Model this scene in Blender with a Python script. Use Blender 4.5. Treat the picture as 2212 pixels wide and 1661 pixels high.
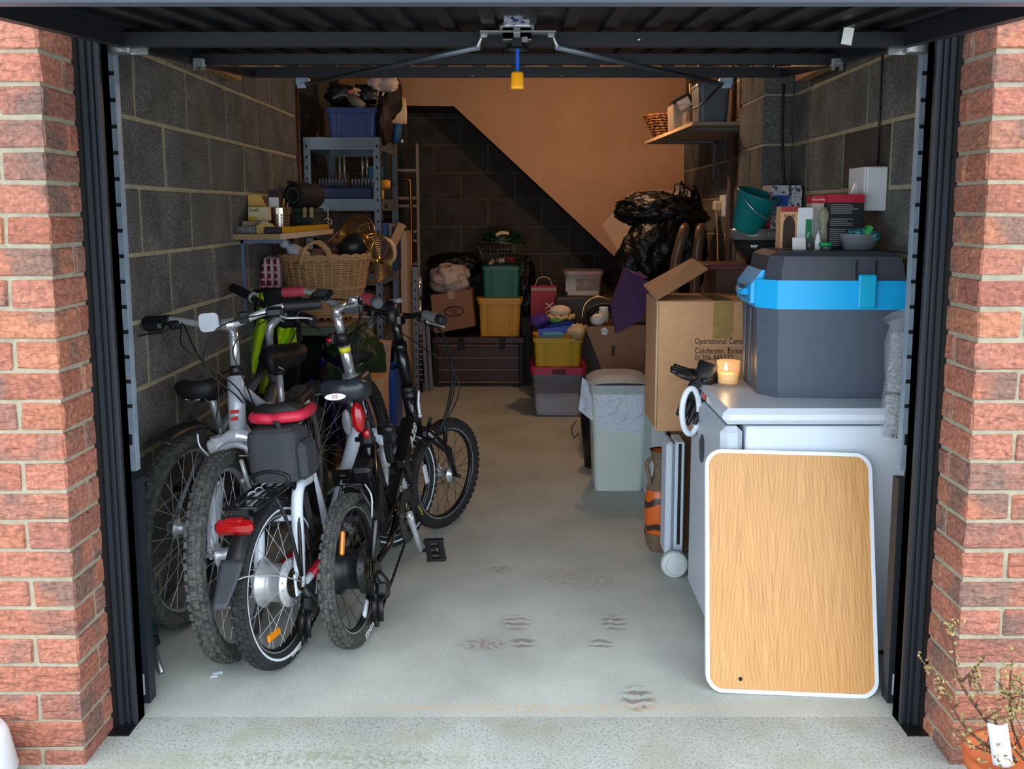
import bpy, math, random
from mathutils import Vector as V, Matrix, Euler, noise
for _o in list(bpy.data.objects): bpy.data.objects.remove(_o)
SC = bpy.context.scene; COL = SC.collection; RN = random.Random(7)
PI = math.pi; H = 1.40; PITCH = .1214
# ---------------------------------------------------------------- camera, sky, lights, exposure
cd = bpy.data.cameras.new('camera'); cam = bpy.data.objects.new('camera', cd); COL.objects.link(cam)
cam.location = (0, 0, H); cam.rotation_euler = (PI/2 - PITCH, 0, 0)
cd.sensor_width = 36; cd.sensor_fit = 'HORIZONTAL'; cd.lens = 1895*36/2212
cd.shift_x = (1106-1135.5)/2212; cd.shift_y = (686.5-830.5)/2212; cd.clip_start = .05
SC.camera = cam
w = bpy.data.worlds.new('overcast_sky'); SC.world = w; w.use_nodes = True
nt = w.node_tree; bg = nt.nodes['Background']
tc = nt.nodes.new('ShaderNodeTexCoord'); sep = nt.nodes.new('ShaderNodeSeparateXYZ'); ramp = nt.nodes.new('ShaderNodeValToRGB')
nt.links.new(tc.outputs['Generated'], sep.inputs[0]); nt.links.new(sep.outputs['Z'], ramp.inputs[0]); nt.links.new(ramp.outputs[0], bg.inputs[0])
ramp.color_ramp.elements[0].color = (.76, .87, 1.0, 1); ramp.color_ramp.elements[1].color = (.90, .96, 1.0, 1)
bg.inputs[1].default_value = 3.0
def lamp(name, loc, e, col, r):
    l = bpy.data.lights.new(name, 'POINT'); l.energy = e; l.color = col; l.shadow_soft_size = r
    o = bpy.data.objects.new(name, l); o.location = loc; COL.objects.link(o); return o
LAMP = (.42, 5.35, 2.22)
lamp('bulb_light', LAMP, 17, (1.0, .61, .33), .035)
SC.view_settings.view_transform = 'Standard'; SC.view_settings.look = 'None'
SC.view_settings.gamma = 1; SC.view_settings.use_curve_mapping = False; SC.view_settings.exposure = .55
SC.cycles.max_bounces = 8; SC.cycles.transparent_max_bounces = 12; SC.cycles.caustics_reflective = False; SC.cycles.caustics_refractive = False
# ---------------------------------------------------------------- helpers
_c, _s = math.cos(PITCH), math.sin(PITCH)
def at(x, y, Y):
    u = (x-1135.5)/1895; v = (y-686.5)/1895; k = Y/(_c-v*_s); return V((u*k, Y, H-k*(_s+v*_c)))
def fl(x, y, z=0):
    u = (x-1135.5)/1895; v = (y-686.5)/1895; k = (H-z)/(_s+v*_c); return V((u*k, k*(_c-v*_s), z))
def lin(c):
    return tuple(((v/255)/12.92 if v <= 10 else ((v/255+.055)/1.055)**2.4) for v in c[:3]) + (1,)
class G:
    def __init__(s): s.v = []; s.f = []; s.m = []
    def _add(s, vs, fs, sm=False):
        o = len(s.v); s.v += [V(p) for p in vs]; s.f += [tuple(i+o for i in f) for f in fs]; s.m += [sm]*len(fs); return s
    def box(s, c, d, rot=None, b=0, jit=0, taper=1):
        h = [x/2 for x in d]; M = (Euler(rot).to_matrix() if rot is not None else Matrix.Identity(3)); c = V(c)
        if not b:
            vs = [V((x*h[0]*(taper if z < 0 else 1), y*h[1]*(taper if z < 0 else 1), z*h[2])) for z in (-1, 1) for y in (-1, 1) for x in (-1, 1)]
            fs = [(0, 2, 3, 1), (4, 5, 7, 6), (0, 1, 5, 4), (2, 6, 7, 3), (0, 4, 6, 2), (1, 3, 7, 5)]
        else:
            vs = []; ix = {}
            for z in (-1, 1):
                for y in (-1, 1):
                    for x in (-1, 1):
                        for a in range(3):
                            p = [x*h[0], y*h[1], z*h[2]]
                            for q in range(3):
                                if q != a: p[q] -= (x, y, z)[q]*b
                            if z < 0: p[0] *= taper; p[1] *= taper
                            ix[(x, y, z, a)] = len(vs); vs.append(V(p))
            fs = []
            S = (-1, 1)
            for a in range(3):
                p, q = [(1, 2), (2, 0), (0, 1)][a]
                for sg in S:
                    l = []
                    for (u, w_) in ((-1, -1), (1, -1), (1, 1), (-1, 1)):
                        k = [0, 0, 0]; k[a] = sg; k[p] = u; k[q] = w_; l.append(ix[(*k, a)])
                    fs.append(tuple(l if sg > 0 else l[::-1]))
                for u in S:
                    for w_ in S:
                        k1 = [0]*3; k2 = [0]*3; k1[p] = k2[p] = u; k1[q] = k2[q] = w_; k1[a] = -1; k2[a] = 1
                        l = [ix[(*k1, p)], ix[(*k2, p)], ix[(*k2, q)], ix[(*k1, q)]]
                        fs.append(tuple(l if u*w_ < 0 else l[::-1]))
            for x in S:
                for y in S:
                    for z in S:
                        l = [ix[(x, y, z, a)] for a in range(3)]; fs.append(tuple(l if x*y*z > 0 else l[::-1]))
        if jit: vs = [p+V([RN.uniform(-jit, jit) for _ in range(3)]) for p in vs]
        return s._add([M@p+c for p in vs], fs)
    def b2(s, lo, hi, **k):
        return s.box([(a+b_)/2 for a, b_ in zip(lo, hi)], [abs(b_-a) for a, b_ in zip(lo, hi)], **k)
    def tube(s, pts, r, n=8, closed=False, caps=True, flat=1, sm=True):
        pts = [V(p) for p in pts]; N = len(pts); rr = r if isinstance(r, (list, tuple)) else [r]*N
        vs = []; prev = None
        for i, p in enumerate(pts):
            if closed: t = pts[(i+1) % N]-pts[i-1]
            else: t = pts[min(i+1, N-1)]-pts[max(i-1, 0)]
            t = t.normalized() if t.length > 1e-9 else V((0, 0, 1))
            if prev is None:
                a = V((0, 0, 1)) if abs(t.z) < .9 else V((1, 0, 0))
                nrm = (a-t*a.dot(t)).normalized()
            else:
                nrm = prev-t*prev.dot(t); nrm = nrm.normalized() if nrm.length > 1e-6 else prev
            prev = nrm; bn = t.cross(nrm)
            for k in range(n):
                a = 2*PI*k/n; vs.append(p+(nrm*math.cos(a)*flat+bn*math.sin(a))*rr[i])
        fs = []
        for i in range(N if closed else N-1):
            j = (i+1) % N
            for k in range(n):
                l = (k+1) % n; fs.append((i*n+k, i*n+l, j*n+l, j*n+k))
        s._add(vs, fs, sm)
        if caps and not closed:
            o = len(s.v)-len(vs); s.f += [tuple(o+k for k in range(n))[::-1], tuple(o+(N-1)*n+k for k in range(n))]; s.m += [False, False]
        return s
    def lathe(s, prof, n=24, M=None, a0=0, a1=2*PI, sm=True, sx=1, sy=1):
        full = abs(a1-a0-2*PI) < 1e-6; cols = n if full else n+1; vs = []
        for (r, z) in prof:
            for k in range(cols):
                a = a0+(a1-a0)*k/n; vs.append(V((r*math.cos(a)*sx, r*math.sin(a)*sy, z)))
        fs = []
        for i in range(len(prof)-1):
            for k in range(n):
                l = (k+1) % cols; fs.append((i*cols+k, i*cols+l, (i+1)*cols+l, (i+1)*cols+k))
        if M is not None: vs = [M@p for p in vs]
        return s._add(vs, fs, sm)
    def prism(s, poly, z0, z1, M=None, sm=False):
        n = len(poly); vs = [V((x, y, z0)) for x, y in poly]+[V((x, y, z1)) for x, y in poly]
        if M is not None: vs = [M@p for p in vs]
        fs = [tuple(range(n))[::-1], tuple(range(n, 2*n))]+[(i, (i+1) % n, n+(i+1) % n, n+i) for i in range(n)]
        return s._add(vs, fs, sm)
    def ball(s, c, r, n=14, m=9, jit=0, seed=0, fr=2.0):
        r = r if isinstance(r, (list, tuple)) else (r, r, r); c = V(c); vs = []
        for i in range(m+1):
            t = PI*i/m
            for k in range(n):
                a = 2*PI*k/n; d = V((math.sin(t)*math.cos(a), math.sin(t)*math.sin(a), math.cos(t)))
                q = 1+(jit*noise.noise(d*fr+V((seed, seed*1.7, 0))) if jit else 0); vs.append(c+V((d.x*r[0], d.y*r[1], d.z*r[2]))*q)
        fs = []
        for i in range(m):
            for k in range(n):
                l = (k+1) % n; fs.append((i*n+k, (i+1)*n+k, (i+1)*n+l, i*n+l))
        return s._add(vs, fs, True)
    def sheet(s, fn, nu, nv, th=0, sm=True):
        P = [[V(fn(i/nu, j/nv)) for j in range(nv+1)] for i in range(nu+1)]; k = nv+1
        vs = [p for r in P for p in r]; fs = [(i*k+j, (i+1)*k+j, (i+1)*k+j+1, i*k+j+1) for i in range(nu) for j in range(nv)]
        if th:
            N = []
            for i in range(nu+1):
                for j in range(nv+1):
                    du = P[min(i+1, nu)][j]-P[max(i-1, 0)][j]; dv = P[i][min(j+1, nv)]-P[i][max(j-1, 0)]
                    q = du.cross(dv); N.append(q.normalized() if q.length else V((0, 0, 1)))
            o = len(vs); vs += [p-q*th for p, q in zip(vs, N)]
            fs += [tuple(i+o for i in f)[::-1] for f in fs]
            ed = [i*k for i in range(nu+1)]+[nu*k+j for j in range(1, nv+1)]+[i*k+nv for i in range(nu-1, -1, -1)]+[j for j in range(nv-1, 0, -1)]
            for a, b_ in zip(ed, ed[1:]+ed[:1]): fs.append((b_, a, a+o, b_+o))
        return s._add(vs, fs, sm)
    def xf(s, M, i0=0):
        for i in range(i0, len(s.v)): s.v[i] = M@s.v[i]
        return s
    def mesh(s, name, m, org=V((0, 0, 0))):
        me = bpy.data.meshes.new(name); me.from_pydata([p-org for p in s.v], [], s.f); me.update()
        me.polygons.foreach_set('use_smooth', s.m)
        if m: me.materials.append(m)
        return me
OFF = {}
def link(name, data, parent=None):
    o = bpy.data.objects.new(name, data); COL.objects.link(o)
    if parent is not None: o.parent = parent; OFF[o.name] = OFF.get(parent.name, V((0, 0, 0)))
    return o
def obj(g, name, m, parent=None, label=None, kind=None):
    if parent is None:
        xs = [p.x for p in g.v]; ys = [p.y for p in g.v]; org = V(((min(xs)+max(xs))/2, (min(ys)+max(ys))/2, min(p.z for p in g.v)))
    else: org = OFF.get(parent.name, V((0, 0, 0)))
    o = link(name, g.mesh(name, m, org), parent)
    if parent is None: o.location = org; OFF[o.name] = org
    if label: o['label'] = label
    if kind: o['kind'] = kind
    return o
def tag(o, label, cat, group=None):
    o['label'] = label; o['category'] = cat
    if group: o['group'] = group
    return o
def thing(name, label, cat, loc=(0, 0, 0), group=None, rot=None):
    o = link(name, None); o.empty_display_size = .1; o.location = loc
    if rot is not None: o.rotation_euler = rot
    OFF[o.name] = V((0, 0, 0)) if rot is not None else V(loc)
    return tag(o, label, cat, group)
def one(g, name, m, label, cat, group=None): return tag(obj(g, name, m), label, cat, group)
def text(s, size, m, parent, M, ex=.0006, name='lettering', align='CENTER', sx=1):
    """flat print: the letters become an ordinary mesh under their part"""
    c = bpy.data.curves.new(name, 'FONT'); c.body = s; c.size = size; c.extrude = ex; c.align_x = align; c.align_y = 'CENTER'; c.resolution_u = 3
    f = bpy.data.objects.new('font', c); COL.objects.link(f); dg = bpy.context.evaluated_depsgraph_get()
    me = bpy.data.meshes.new_from_object(f.evaluated_get(dg)); bpy.data.objects.remove(f); me.name = name; me.materials.clear(); me.materials.append(m)
    me.transform(Matrix.Diagonal((sx, 1, 1, 1))); o = link(name, me, parent); Mw = M.to_4x4().copy()
    Mw.translation = Mw.translation-OFF.get(parent.name, V((0, 0, 0))); o.matrix_basis = Mw; return o
def face(p, right, up):
    """matrix whose x runs along right and y along up, origin at p"""
    x = V(right).normalized(); y = V(up); y = (y-x*y.dot(x)).normalized(); z = x.cross(y)
    M = Matrix((x, y, z)).transposed().to_4x4(); M.translation = V(p); return M
def along(p, d, up=(0, 0, 1)):
    """matrix whose z runs along d"""
    z = V(d).normalized(); u = V(up); u = u if abs(u.normalized().dot(z)) < .98 else V((1, 0, 0)); x = u.cross(z).normalized(); y = z.cross(x)
    M = Matrix((x, y, z)).transposed().to_4x4(); M.translation = V(p); return M
def bez(p, n=12):
    """smooth curve through points (Catmull-Rom)"""
    p = [V(q) for q in p]; q = [p[0]*2-p[1]]+p+[p[-1]*2-p[-2]]; out = []
    for i in range(1, len(q)-2):
        for k in range(n):
            t = k/n; a, b_, c, d = q[i-1:i+3]
            out.append(.5*((2*b_)+(c-a)*t+(2*a-5*b_+4*c-d)*t*t+(3*b_-a-3*c+d)*t**3))
    return out+[p[-1]]
def rrect(w_, h, r, n=5):
    o = []
    for cx, cy, a0 in ((w_/2-r, h/2-r, 0), (-w_/2+r, h/2-r, PI/2), (-w_/2+r, -h/2+r, PI), (w_/2-r, -h/2+r, 1.5*PI)):
        o += [(cx+r*math.cos(a0+PI/2*k/n), cy+r*math.sin(a0+PI/2*k/n)) for k in range(n+1)]
    return o
# ---------------------------------------------------------------- materials
MATS = {}
def mat(name, c=(128, 128, 128), rough=.5, metal=0, nz=None, bp=None, var=0, tr=0, alpha=1, em=None, coat=0, c2=None, st=None, sheen=0, ior=1.45):
    if name in MATS: return MATS[name]
    m = bpy.data.materials.new(name); m.use_nodes = True; t = m.node_tree; N = t.nodes; L = t.links; p = N['Principled BSDF']; MATS[name] = m
    I = p.inputs; I['Base Color'].default_value = lin(c); I['Roughness'].default_value = rough; I['Metallic'].default_value = metal; I['IOR'].default_value = ior
    if tr: I['Transmission Weight'].default_value = tr
    if alpha < 1: I['Alpha'].default_value = alpha
    if coat: I['Coat Weight'].default_value = coat
    if sheen: I['Sheen Weight'].default_value = sheen
    if em: I['Emission Color'].default_value = lin(em[0]); I['Emission Strength'].default_value = em[1]
    tcn = N.new('ShaderNodeTexCoord'); src = tcn.outputs['Object']
    def mp(scale):
        if st is None: return src
        k = N.new('ShaderNodeMapping'); k.inputs['Scale'].default_value = st; L.new(src, k.inputs[0]); return k.outputs[0]
    if nz:
        n = N.new('ShaderNodeTexNoise'); n.inputs['Scale'].default_value = nz[0]; n.inputs['Detail'].default_value = 6; n.inputs['Roughness'].default_value = .65
        L.new(mp(1), n.inputs[0]); r = N.new('ShaderNodeValToRGB'); L.new(n.outputs[0], r.inputs[0])
        a = lin(c); b_ = lin(c2) if c2 else tuple(min(1, q*(1-nz[1])) for q in a[:3])+(1,)
        lo = nz[2] if len(nz) > 2 else .35; hi = nz[3] if len(nz) > 3 else .65
        r.color_ramp.elements[0].position = lo; r.color_ramp.elements[1].position = hi; r.color_ramp.elements[0].color = b_; r.color_ramp.elements[1].color = a
        out = r.outputs[0]
        if var:
            oi = N.new('ShaderNodeObjectInfo'); mr = N.new('ShaderNodeMapRange'); mr.inputs[3].default_value = 1-var; mr.inputs[4].default_value = 1+var; L.new(oi.outputs['Random'], mr.inputs[0])
            mx = N.new('ShaderNodeVectorMath'); mx.operation = 'SCALE'; L.new(out, mx.inputs[0]); L.new(mr.outputs[0], mx.inputs['Scale']); out = mx.outputs[0]
        L.new(out, I['Base Color'])
    if bp:
        n2 = N.new('ShaderNodeTexNoise'); n2.inputs['Scale'].default_value = bp[0]; n2.inputs['Detail'].default_value = 5; L.new(mp(1), n2.inputs[0])
        bm = N.new('ShaderNodeBump'); bm.inputs['Strength'].default_value = bp[1]; bm.inputs['Distance'].default_value = bp[2] if len(bp) > 2 else .002
        L.new(n2.outputs[0], bm.inputs['Height']); L.new(bm.outputs[0], I['Normal'])
    return m
def nodes(m): t = m.node_tree; return t.nodes, t.links, t.nodes['Principled BSDF']
def brick_mat():
    m = mat('brick_face', rough=.85); N, L, p = nodes(m)
    tcn = N.new('ShaderNodeTexCoord'); oi = N.new('ShaderNodeObjectInfo')
    off = N.new('ShaderNodeVectorMath'); off.operation = 'SCALE'; off.inputs[0].default_value = (37, 23, 11); L.new(oi.outputs['Random'], off.inputs['Scale'])
    ad = N.new('ShaderNodeVectorMath'); L.new(tcn.outputs['Object'], ad.inputs[0]); L.new(off.outputs[0], ad.inputs[1])
    base = N.new('ShaderNodeValToRGB'); L.new(oi.outputs['Random'], base.inputs[0]); e = base.color_ramp.elements
    e[0].position = 0; e[0].color = lin((160, 104, 84)); e[1].position = 1; e[1].color = lin((150, 92, 76))
    for q, c in ((.25, (168, 106, 86)), (.45, (156, 96, 76)), (.62, (176, 114, 86)), (.8, (138, 100, 86))):
        x = e.new(q); x.color = lin(c)
    big = N.new('ShaderNodeTexNoise'); big.inputs['Scale'].default_value = 5.5; big.inputs['Detail'].default_value = 2; L.new(ad.outputs[0], big.inputs[0])
    r1 = N.new('ShaderNodeValToRGB'); r1.color_ramp.elements[0].position = .54; r1.color_ramp.elements[1].position = .66; L.new(big.outputs[0], r1.inputs[0])
    fac = N.new('ShaderNodeMath'); fac.operation = 'MULTIPLY'; fac.inputs[1].default_value = .75; L.new(r1.outputs[0], fac.inputs[0])
    mx = N.new('ShaderNodeMix'); mx.data_type = 'RGBA'; L.new(fac.outputs[0], mx.inputs[0]); L.new(base.outputs[0], mx.inputs[6]); mx.inputs[7].default_value = lin((108, 90, 82))
    fine = N.new('ShaderNodeTexNoise'); fine.inputs['Scale'].default_value = 90; fine.inputs['Detail'].default_value = 4; L.new(ad.outputs[0], fine.inputs[0])
    r2 = N.new('ShaderNodeMapRange'); r2.inputs[1].default_value = .3; r2.inputs[2].default_value = .7; r2.inputs[3].default_value = .66; r2.inputs[4].default_value = 1.32; L.new(fine.outputs[0], r2.inputs[0])
    sc = N.new('ShaderNodeVectorMath'); sc.operation = 'SCALE'; L.new(mx.outputs[2], sc.inputs[0]); L.new(r2.outputs[0], sc.inputs['Scale'])
    sp = N.new('ShaderNodeTexNoise'); sp.inputs['Scale'].default_value = 150; L.new(ad.outputs[0], sp.inputs[0])
    r3 = N.new('ShaderNodeValToRGB'); r3.color_ramp.elements[0].position = .73; r3.color_ramp.elements[1].position = .76; L.new(sp.outputs[0], r3.inputs[0])
    m2 = N.new('ShaderNodeMix'); m2.data_type = 'RGBA'; L.new(r3.outputs[0], m2.inputs[0]); L.new(sc.outputs[0], m2.inputs[6]); m2.inputs[7].default_value = lin((214, 190, 170))
    L.new(m2.outputs[2], p.inputs['Base Color'])
    cr = N.new('ShaderNodeTexNoise'); cr.inputs['Scale'].default_value = 30; cr.inputs['Detail'].default_value = 8; cr.inputs['Distortion'].default_value = 1.2
    mp = N.new('ShaderNodeMapping'); mp.inputs['Scale'].default_value = (.6, .6, 1.7); L.new(ad.outputs[0], mp.inputs[0]); L.new(mp.outputs[0], cr.inputs[0])
    bm = N.new('ShaderNodeBump'); bm.inputs['Strength'].default_value = 1; bm.inputs['Distance'].default_value = .016; L.new(cr.outputs[0], bm.inputs['Height']); L.new(bm.outputs[0], p.inputs['Normal'])
    return m
def block_mat(name, c, dark, moss):
    m = mat(name, rough=.95); N, L, p = nodes(m)
    tcn = N.new('ShaderNodeTexCoord'); oi = N.new('ShaderNodeObjectInfo')
    off = N.new('ShaderNodeVectorMath'); off.operation = 'SCALE'; off.inputs[0].default_value = (31, 17, 13); L.new(oi.outputs['Random'], off.inputs['Scale'])
    ad = N.new('ShaderNodeVectorMath'); L.new(tcn.outputs['Object'], ad.inputs[0]); L.new(off.outputs[0], ad.inputs[1])
    n1 = N.new('ShaderNodeTexNoise'); n1.inputs['Scale'].default_value = 130; n1.inputs['Detail'].default_value = 6; n1.inputs['Roughness'].default_value = .8; L.new(ad.outputs[0], n1.inputs[0])
    r1 = N.new('ShaderNodeValToRGB'); L.new(n1.outputs[0], r1.inputs[0]); e = r1.color_ramp.elements
    e[0].position = .34; e[0].color = lin(dark); e[1].position = .56; e[1].color = lin(c); x = e.new(.72); x.color = lin([min(255, q*1.45) for q in c])
    n2 = N.new('ShaderNodeTexNoise'); n2.inputs['Scale'].default_value = 6; n2.inputs['Detail'].default_value = 3; L.new(ad.outputs[0], n2.inputs[0])
    mr = N.new('ShaderNodeMapRange'); mr.inputs[1].default_value = .3; mr.inputs[2].default_value = .7; mr.inputs[3].default_value = .65; mr.inputs[4].default_value = 1.3; L.new(n2.outputs[0], mr.inputs[0])
    sc = N.new('ShaderNodeVectorMath'); sc.operation = 'SCALE'; L.new(r1.outputs[0], sc.inputs[0]); L.new(mr.outputs[0], sc.inputs['Scale'])
    n3 = N.new('ShaderNodeTexNoise'); n3.inputs['Scale'].default_value = 4.5; L.new(ad.outputs[0], n3.inputs[0])
    r3 = N.new('ShaderNodeMapRange'); r3.inputs[1].default_value = .55; r3.inputs[2].default_value = .75; r3.inputs[4].default_value = .5; L.new(n3.outputs[0], r3.inputs[0])
    mx = N.new('ShaderNodeMix'); mx.data_type = 'RGBA'; L.new(r3.outputs[0], mx.inputs[0]); L.new(sc.outputs[0], mx.inputs[6]); mx.inputs[7].default_value = lin(moss)
    L.new(mx.outputs[2], p.inputs['Base Color'])
    bm = N.new('ShaderNodeBump'); bm.inputs['Strength'].default_value = .9; bm.inputs['Distance'].default_value = .004; L.new(n1.outputs[0], bm.inputs['Height']); L.new(bm.outputs[0], p.inputs['Normal'])
    return m
def concrete(name, c, dark, stains, rough=.85, moss=None, fine=230):
    """concrete with speckle, dirt patches and a few stains (world positions) of their own colour"""
    m = mat(name, rough=rough); N, L, p = nodes(m)
    geo = N.new('ShaderNodeNewGeometry'); pos = geo.outputs['Position']
    n1 = N.new('ShaderNodeTexNoise'); n1.inputs['Scale'].default_value = fine; n1.inputs['Detail'].default_value = 5; n1.inputs['Roughness'].default_value = .75; L.new(pos, n1.inputs[0])
    r1 = N.new('ShaderNodeValToRGB'); L.new(n1.outputs[0], r1.inputs[0]); e = r1.color_ramp.elements
    e[0].position = .33; e[0].color = lin(dark); e[1].position = .5; e[1].color = lin(c)
    n2 = N.new('ShaderNodeTexNoise'); n2.inputs['Scale'].default_value = 3.2; n2.inputs['Detail'].default_value = 6; L.new(pos, n2.inputs[0])
    mr = N.new('ShaderNodeMapRange'); mr.inputs[1].default_value = .3; mr.inputs[2].default_value = .7; mr.inputs[3].default_value = .84; mr.inputs[4].default_value = 1.12; L.new(n2.outputs[0], mr.inputs[0])
    sc = N.new('ShaderNodeVectorMath'); sc.operation = 'SCALE'; L.new(r1.outputs[0], sc.inputs[0]); L.new(mr.outputs[0], sc.inputs['Scale']); out = sc.outputs[0]
    for (x, y, rx, ry, col, amt, bars) in stains:
        mp = N.new('ShaderNodeMapping'); mp.vector_type = 'POINT'; mp.inputs['Location'].default_value = (-x/rx, -y/ry, 0); mp.inputs['Scale'].default_value = (1/rx, 1/ry, 0); L.new(pos, mp.inputs[0])
        ln = N.new('ShaderNodeVectorMath'); ln.operation = 'LENGTH'; L.new(mp.outputs[0], ln.inputs[0])
        fr = N.new('ShaderNodeMapRange'); fr.inputs[1].default_value = 1; fr.inputs[2].default_value = .55; fr.inputs[3].default_value = 0; fr.inputs[4].default_value = amt; L.new(ln.outputs['Value'], fr.inputs[0])
        if bars:
            wv = N.new('ShaderNodeTexWave'); wv.bands_direction = 'Y'; wv.inputs['Scale'].default_value = bars; wv.inputs['Distortion'].default_value = 4; wv.inputs['Detail'].default_value = 2; wv.inputs['Detail Scale'].default_value = 3; L.new(pos, wv.inputs[0])
            k = N.new('ShaderNodeMapRange'); k.inputs[1].default_value = .45; k.inputs[2].default_value = .7; L.new(wv.outputs['Fac'], k.inputs[0])
        else:
            k = N.new('ShaderNodeMapRange'); nn = N.new('ShaderNodeTexNoise'); nn.inputs['Scale'].default_value = 60; nn.inputs['Detail'].default_value = 5; L.new(pos, nn.inputs[0]); k.inputs[1].default_value = .42; k.inputs[2].default_value = .6; L.new(nn.outputs[0], k.inputs[0])
        f = N.new('ShaderNodeMath'); f.operation = 'MULTIPLY'; L.new(fr.outputs[0], f.inputs[0]); L.new(k.outputs[0], f.inputs[1])
        mx = N.new('ShaderNodeMix'); mx.data_type = 'RGBA'; L.new(f.outputs[0], mx.inputs[0]); L.new(out, mx.inputs[6]); mx.inputs[7].default_value = lin(col); out = mx.outputs[2]
    if moss:
        n3 = N.new('ShaderNodeTexNoise'); n3.inputs['Scale'].default_value = 7; n3.inputs['Detail'].default_value = 8; L.new(pos, n3.inputs[0])
        k = N.new('ShaderNodeMapRange'); k.inputs[1].default_value = .48; k.inputs[2].default_value = .68; k.inputs[4].default_value = .6; L.new(n3.outputs[0], k.inputs[0])
        mx = N.new('ShaderNodeMix'); mx.data_type = 'RGBA'; L.new(k.outputs[0], mx.inputs[0]); L.new(out, mx.inputs[6]); mx.inputs[7].default_value = lin(moss); out = mx.outputs[2]
    L.new(out, p.inputs['Base Color'])
    bm = N.new('ShaderNodeBump'); bm.inputs['Strength'].default_value = .5; bm.inputs['Distance'].default_value = .003; L.new(n1.outputs[0], bm.inputs['Height']); L.new(bm.outputs[0], p.inputs['Normal'])
    return m
def wave_mat(name, c, c2, scale, axis='X', dist=6, rough=.5, det=3, st=None, ds=1, lo=.2, hi=.8, bump=0, rings=False):
    m = mat(name, rough=rough); N, L, p = nodes(m); tcn = N.new('ShaderNodeTexCoord'); src = tcn.outputs['Object']
    if st:
        k = N.new('ShaderNodeMapping'); k.inputs['Scale'].default_value = st; L.new(src, k.inputs[0]); src = k.outputs[0]
    wv = N.new('ShaderNodeTexWave')
    if rings: wv.wave_type = 'RINGS'
    else: wv.bands_direction = axis
    wv.inputs['Scale'].default_value = scale; wv.inputs['Distortion'].default_value = dist; wv.inputs['Detail'].default_value = det; wv.inputs['Detail Scale'].default_value = ds; L.new(src, wv.inputs[0])
    r = N.new('ShaderNodeValToRGB'); r.color_ramp.elements[0].position = lo; r.color_ramp.elements[1].position = hi; r.color_ramp.elements[0].color = lin(c2); r.color_ramp.elements[1].color = lin(c); L.new(wv.outputs['Fac'], r.inputs[0]); L.new(r.outputs[0], p.inputs['Base Color'])
    if bump:
        bm = N.new('ShaderNodeBump'); bm.inputs['Strength'].default_value = bump; bm.inputs['Distance'].default_value = .002; L.new(wv.outputs['Fac'], bm.inputs['Height']); L.new(bm.outputs[0], p.inputs['Normal'])
    return m
# ---------------------------------------------------------------- the setting
BL, BR, YF, XL, XR, YB = -1.122, 1.082, 2.0805, -1.298, 1.235, 7.42
M_brick = brick_mat()
M_block = block_mat('block_face', (114, 114, 111), (44, 44, 44), (98, 98, 74))
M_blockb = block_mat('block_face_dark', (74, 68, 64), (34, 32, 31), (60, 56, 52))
M_mort = mat('brick_mortar', (160, 152, 130), .95, nz=(40, .25), bp=(120, .5))
M_bmort = mat('block_mortar', (170, 162, 132), .95, nz=(30, .3), bp=(90, .6, .004))
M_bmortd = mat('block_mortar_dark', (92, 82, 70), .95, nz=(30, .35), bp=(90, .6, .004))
stA, stB = (128, 92, 84), (112, 96, 86)
def fp(x, y): p = fl(x, y); return p.x, p.y
st = [(*fp(1115, 1345), .06, .07, stA, .6, 9), (*fp(1130, 1388), .05, .05, stB, .65, 8), (*fp(1325, 1345), .055, .07, stB, .65, 9), (*fp(1298, 1392), .05, .05, stB, .6, 8),
      (*fp(1378, 1510), .06, .085, stB, .7, 8), (*fp(1045, 1392), .1, .05, stA, .55, 0), (*fp(1080, 1230), .06, .05, stA, .5, 0), (*fp(1250, 1250), .2, .12, (150, 130, 124), .45, 0),
      (*fp(1180, 1530), .75, .03, (196, 178, 150), .8, 0), (*fp(1470, 1420), .1, .11, (176, 178, 188), .8, 0), (*fp(1205, 1322), .008, .006, (60, 40, 36), 1, 0)]
M_floor = concrete('garage_concrete', (190, 194, 187), (134, 136, 130), st)
M_drive = concrete('drive_concrete', (174, 176, 171), (110, 112, 107), [(*fp(700, 1640), .5, .05, (120, 124, 92), .5, 0)], moss=(150, 151, 128), fine=130)
M_plaster = mat('ceiling_plaster', (205, 190, 175), .9, nz=(3, .1), bp=(60, .1))
M_pink = mat('bulkhead_plaster', (194, 150, 116), .9, nz=(2.2, .14), bp=(25, .15))
def struct(o): o['kind'] = 'structure'; return o
g = G(); g.b2((-1.6, 2.28, -.12), (1.6, 7.6, 0)); struct(obj(g, 'floor', M_floor))
g = G(); g.sheet(lambda u, v: (-4+8*u, -4+6.29*v, .001-.035*(1-v)), 8, 8); struct(obj(g, 'driveway', M_drive))
g = G(); g.b2((-1.7, 2.25, 2.42), (1.7, 7.6, 2.5)); ceil = struct(obj(g, 'ceiling', M_plaster))
MESHC = {}
def brick_obj(name, lo, hi, m, parent, b, jit, ax='n'):
    """one masonry unit; alike units share mesh data"""
    d = tuple(round(abs(q-p), 4) for p, q in zip(lo, hi)); k = (name, d, RN.randrange(3))
    if k not in MESHC:
        MESHC[k] = G().box((0, 0, 0), d, b=b, jit=jit).mesh(name, m)
    o = link(name, MESHC[k], parent); o.location = V([(p+q)/2 for p, q in zip(lo, hi)])-OFF[parent.name]
    o.rotation_euler = [RN.uniform(-.006, .006) for _ in range(3)]
    return o
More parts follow.
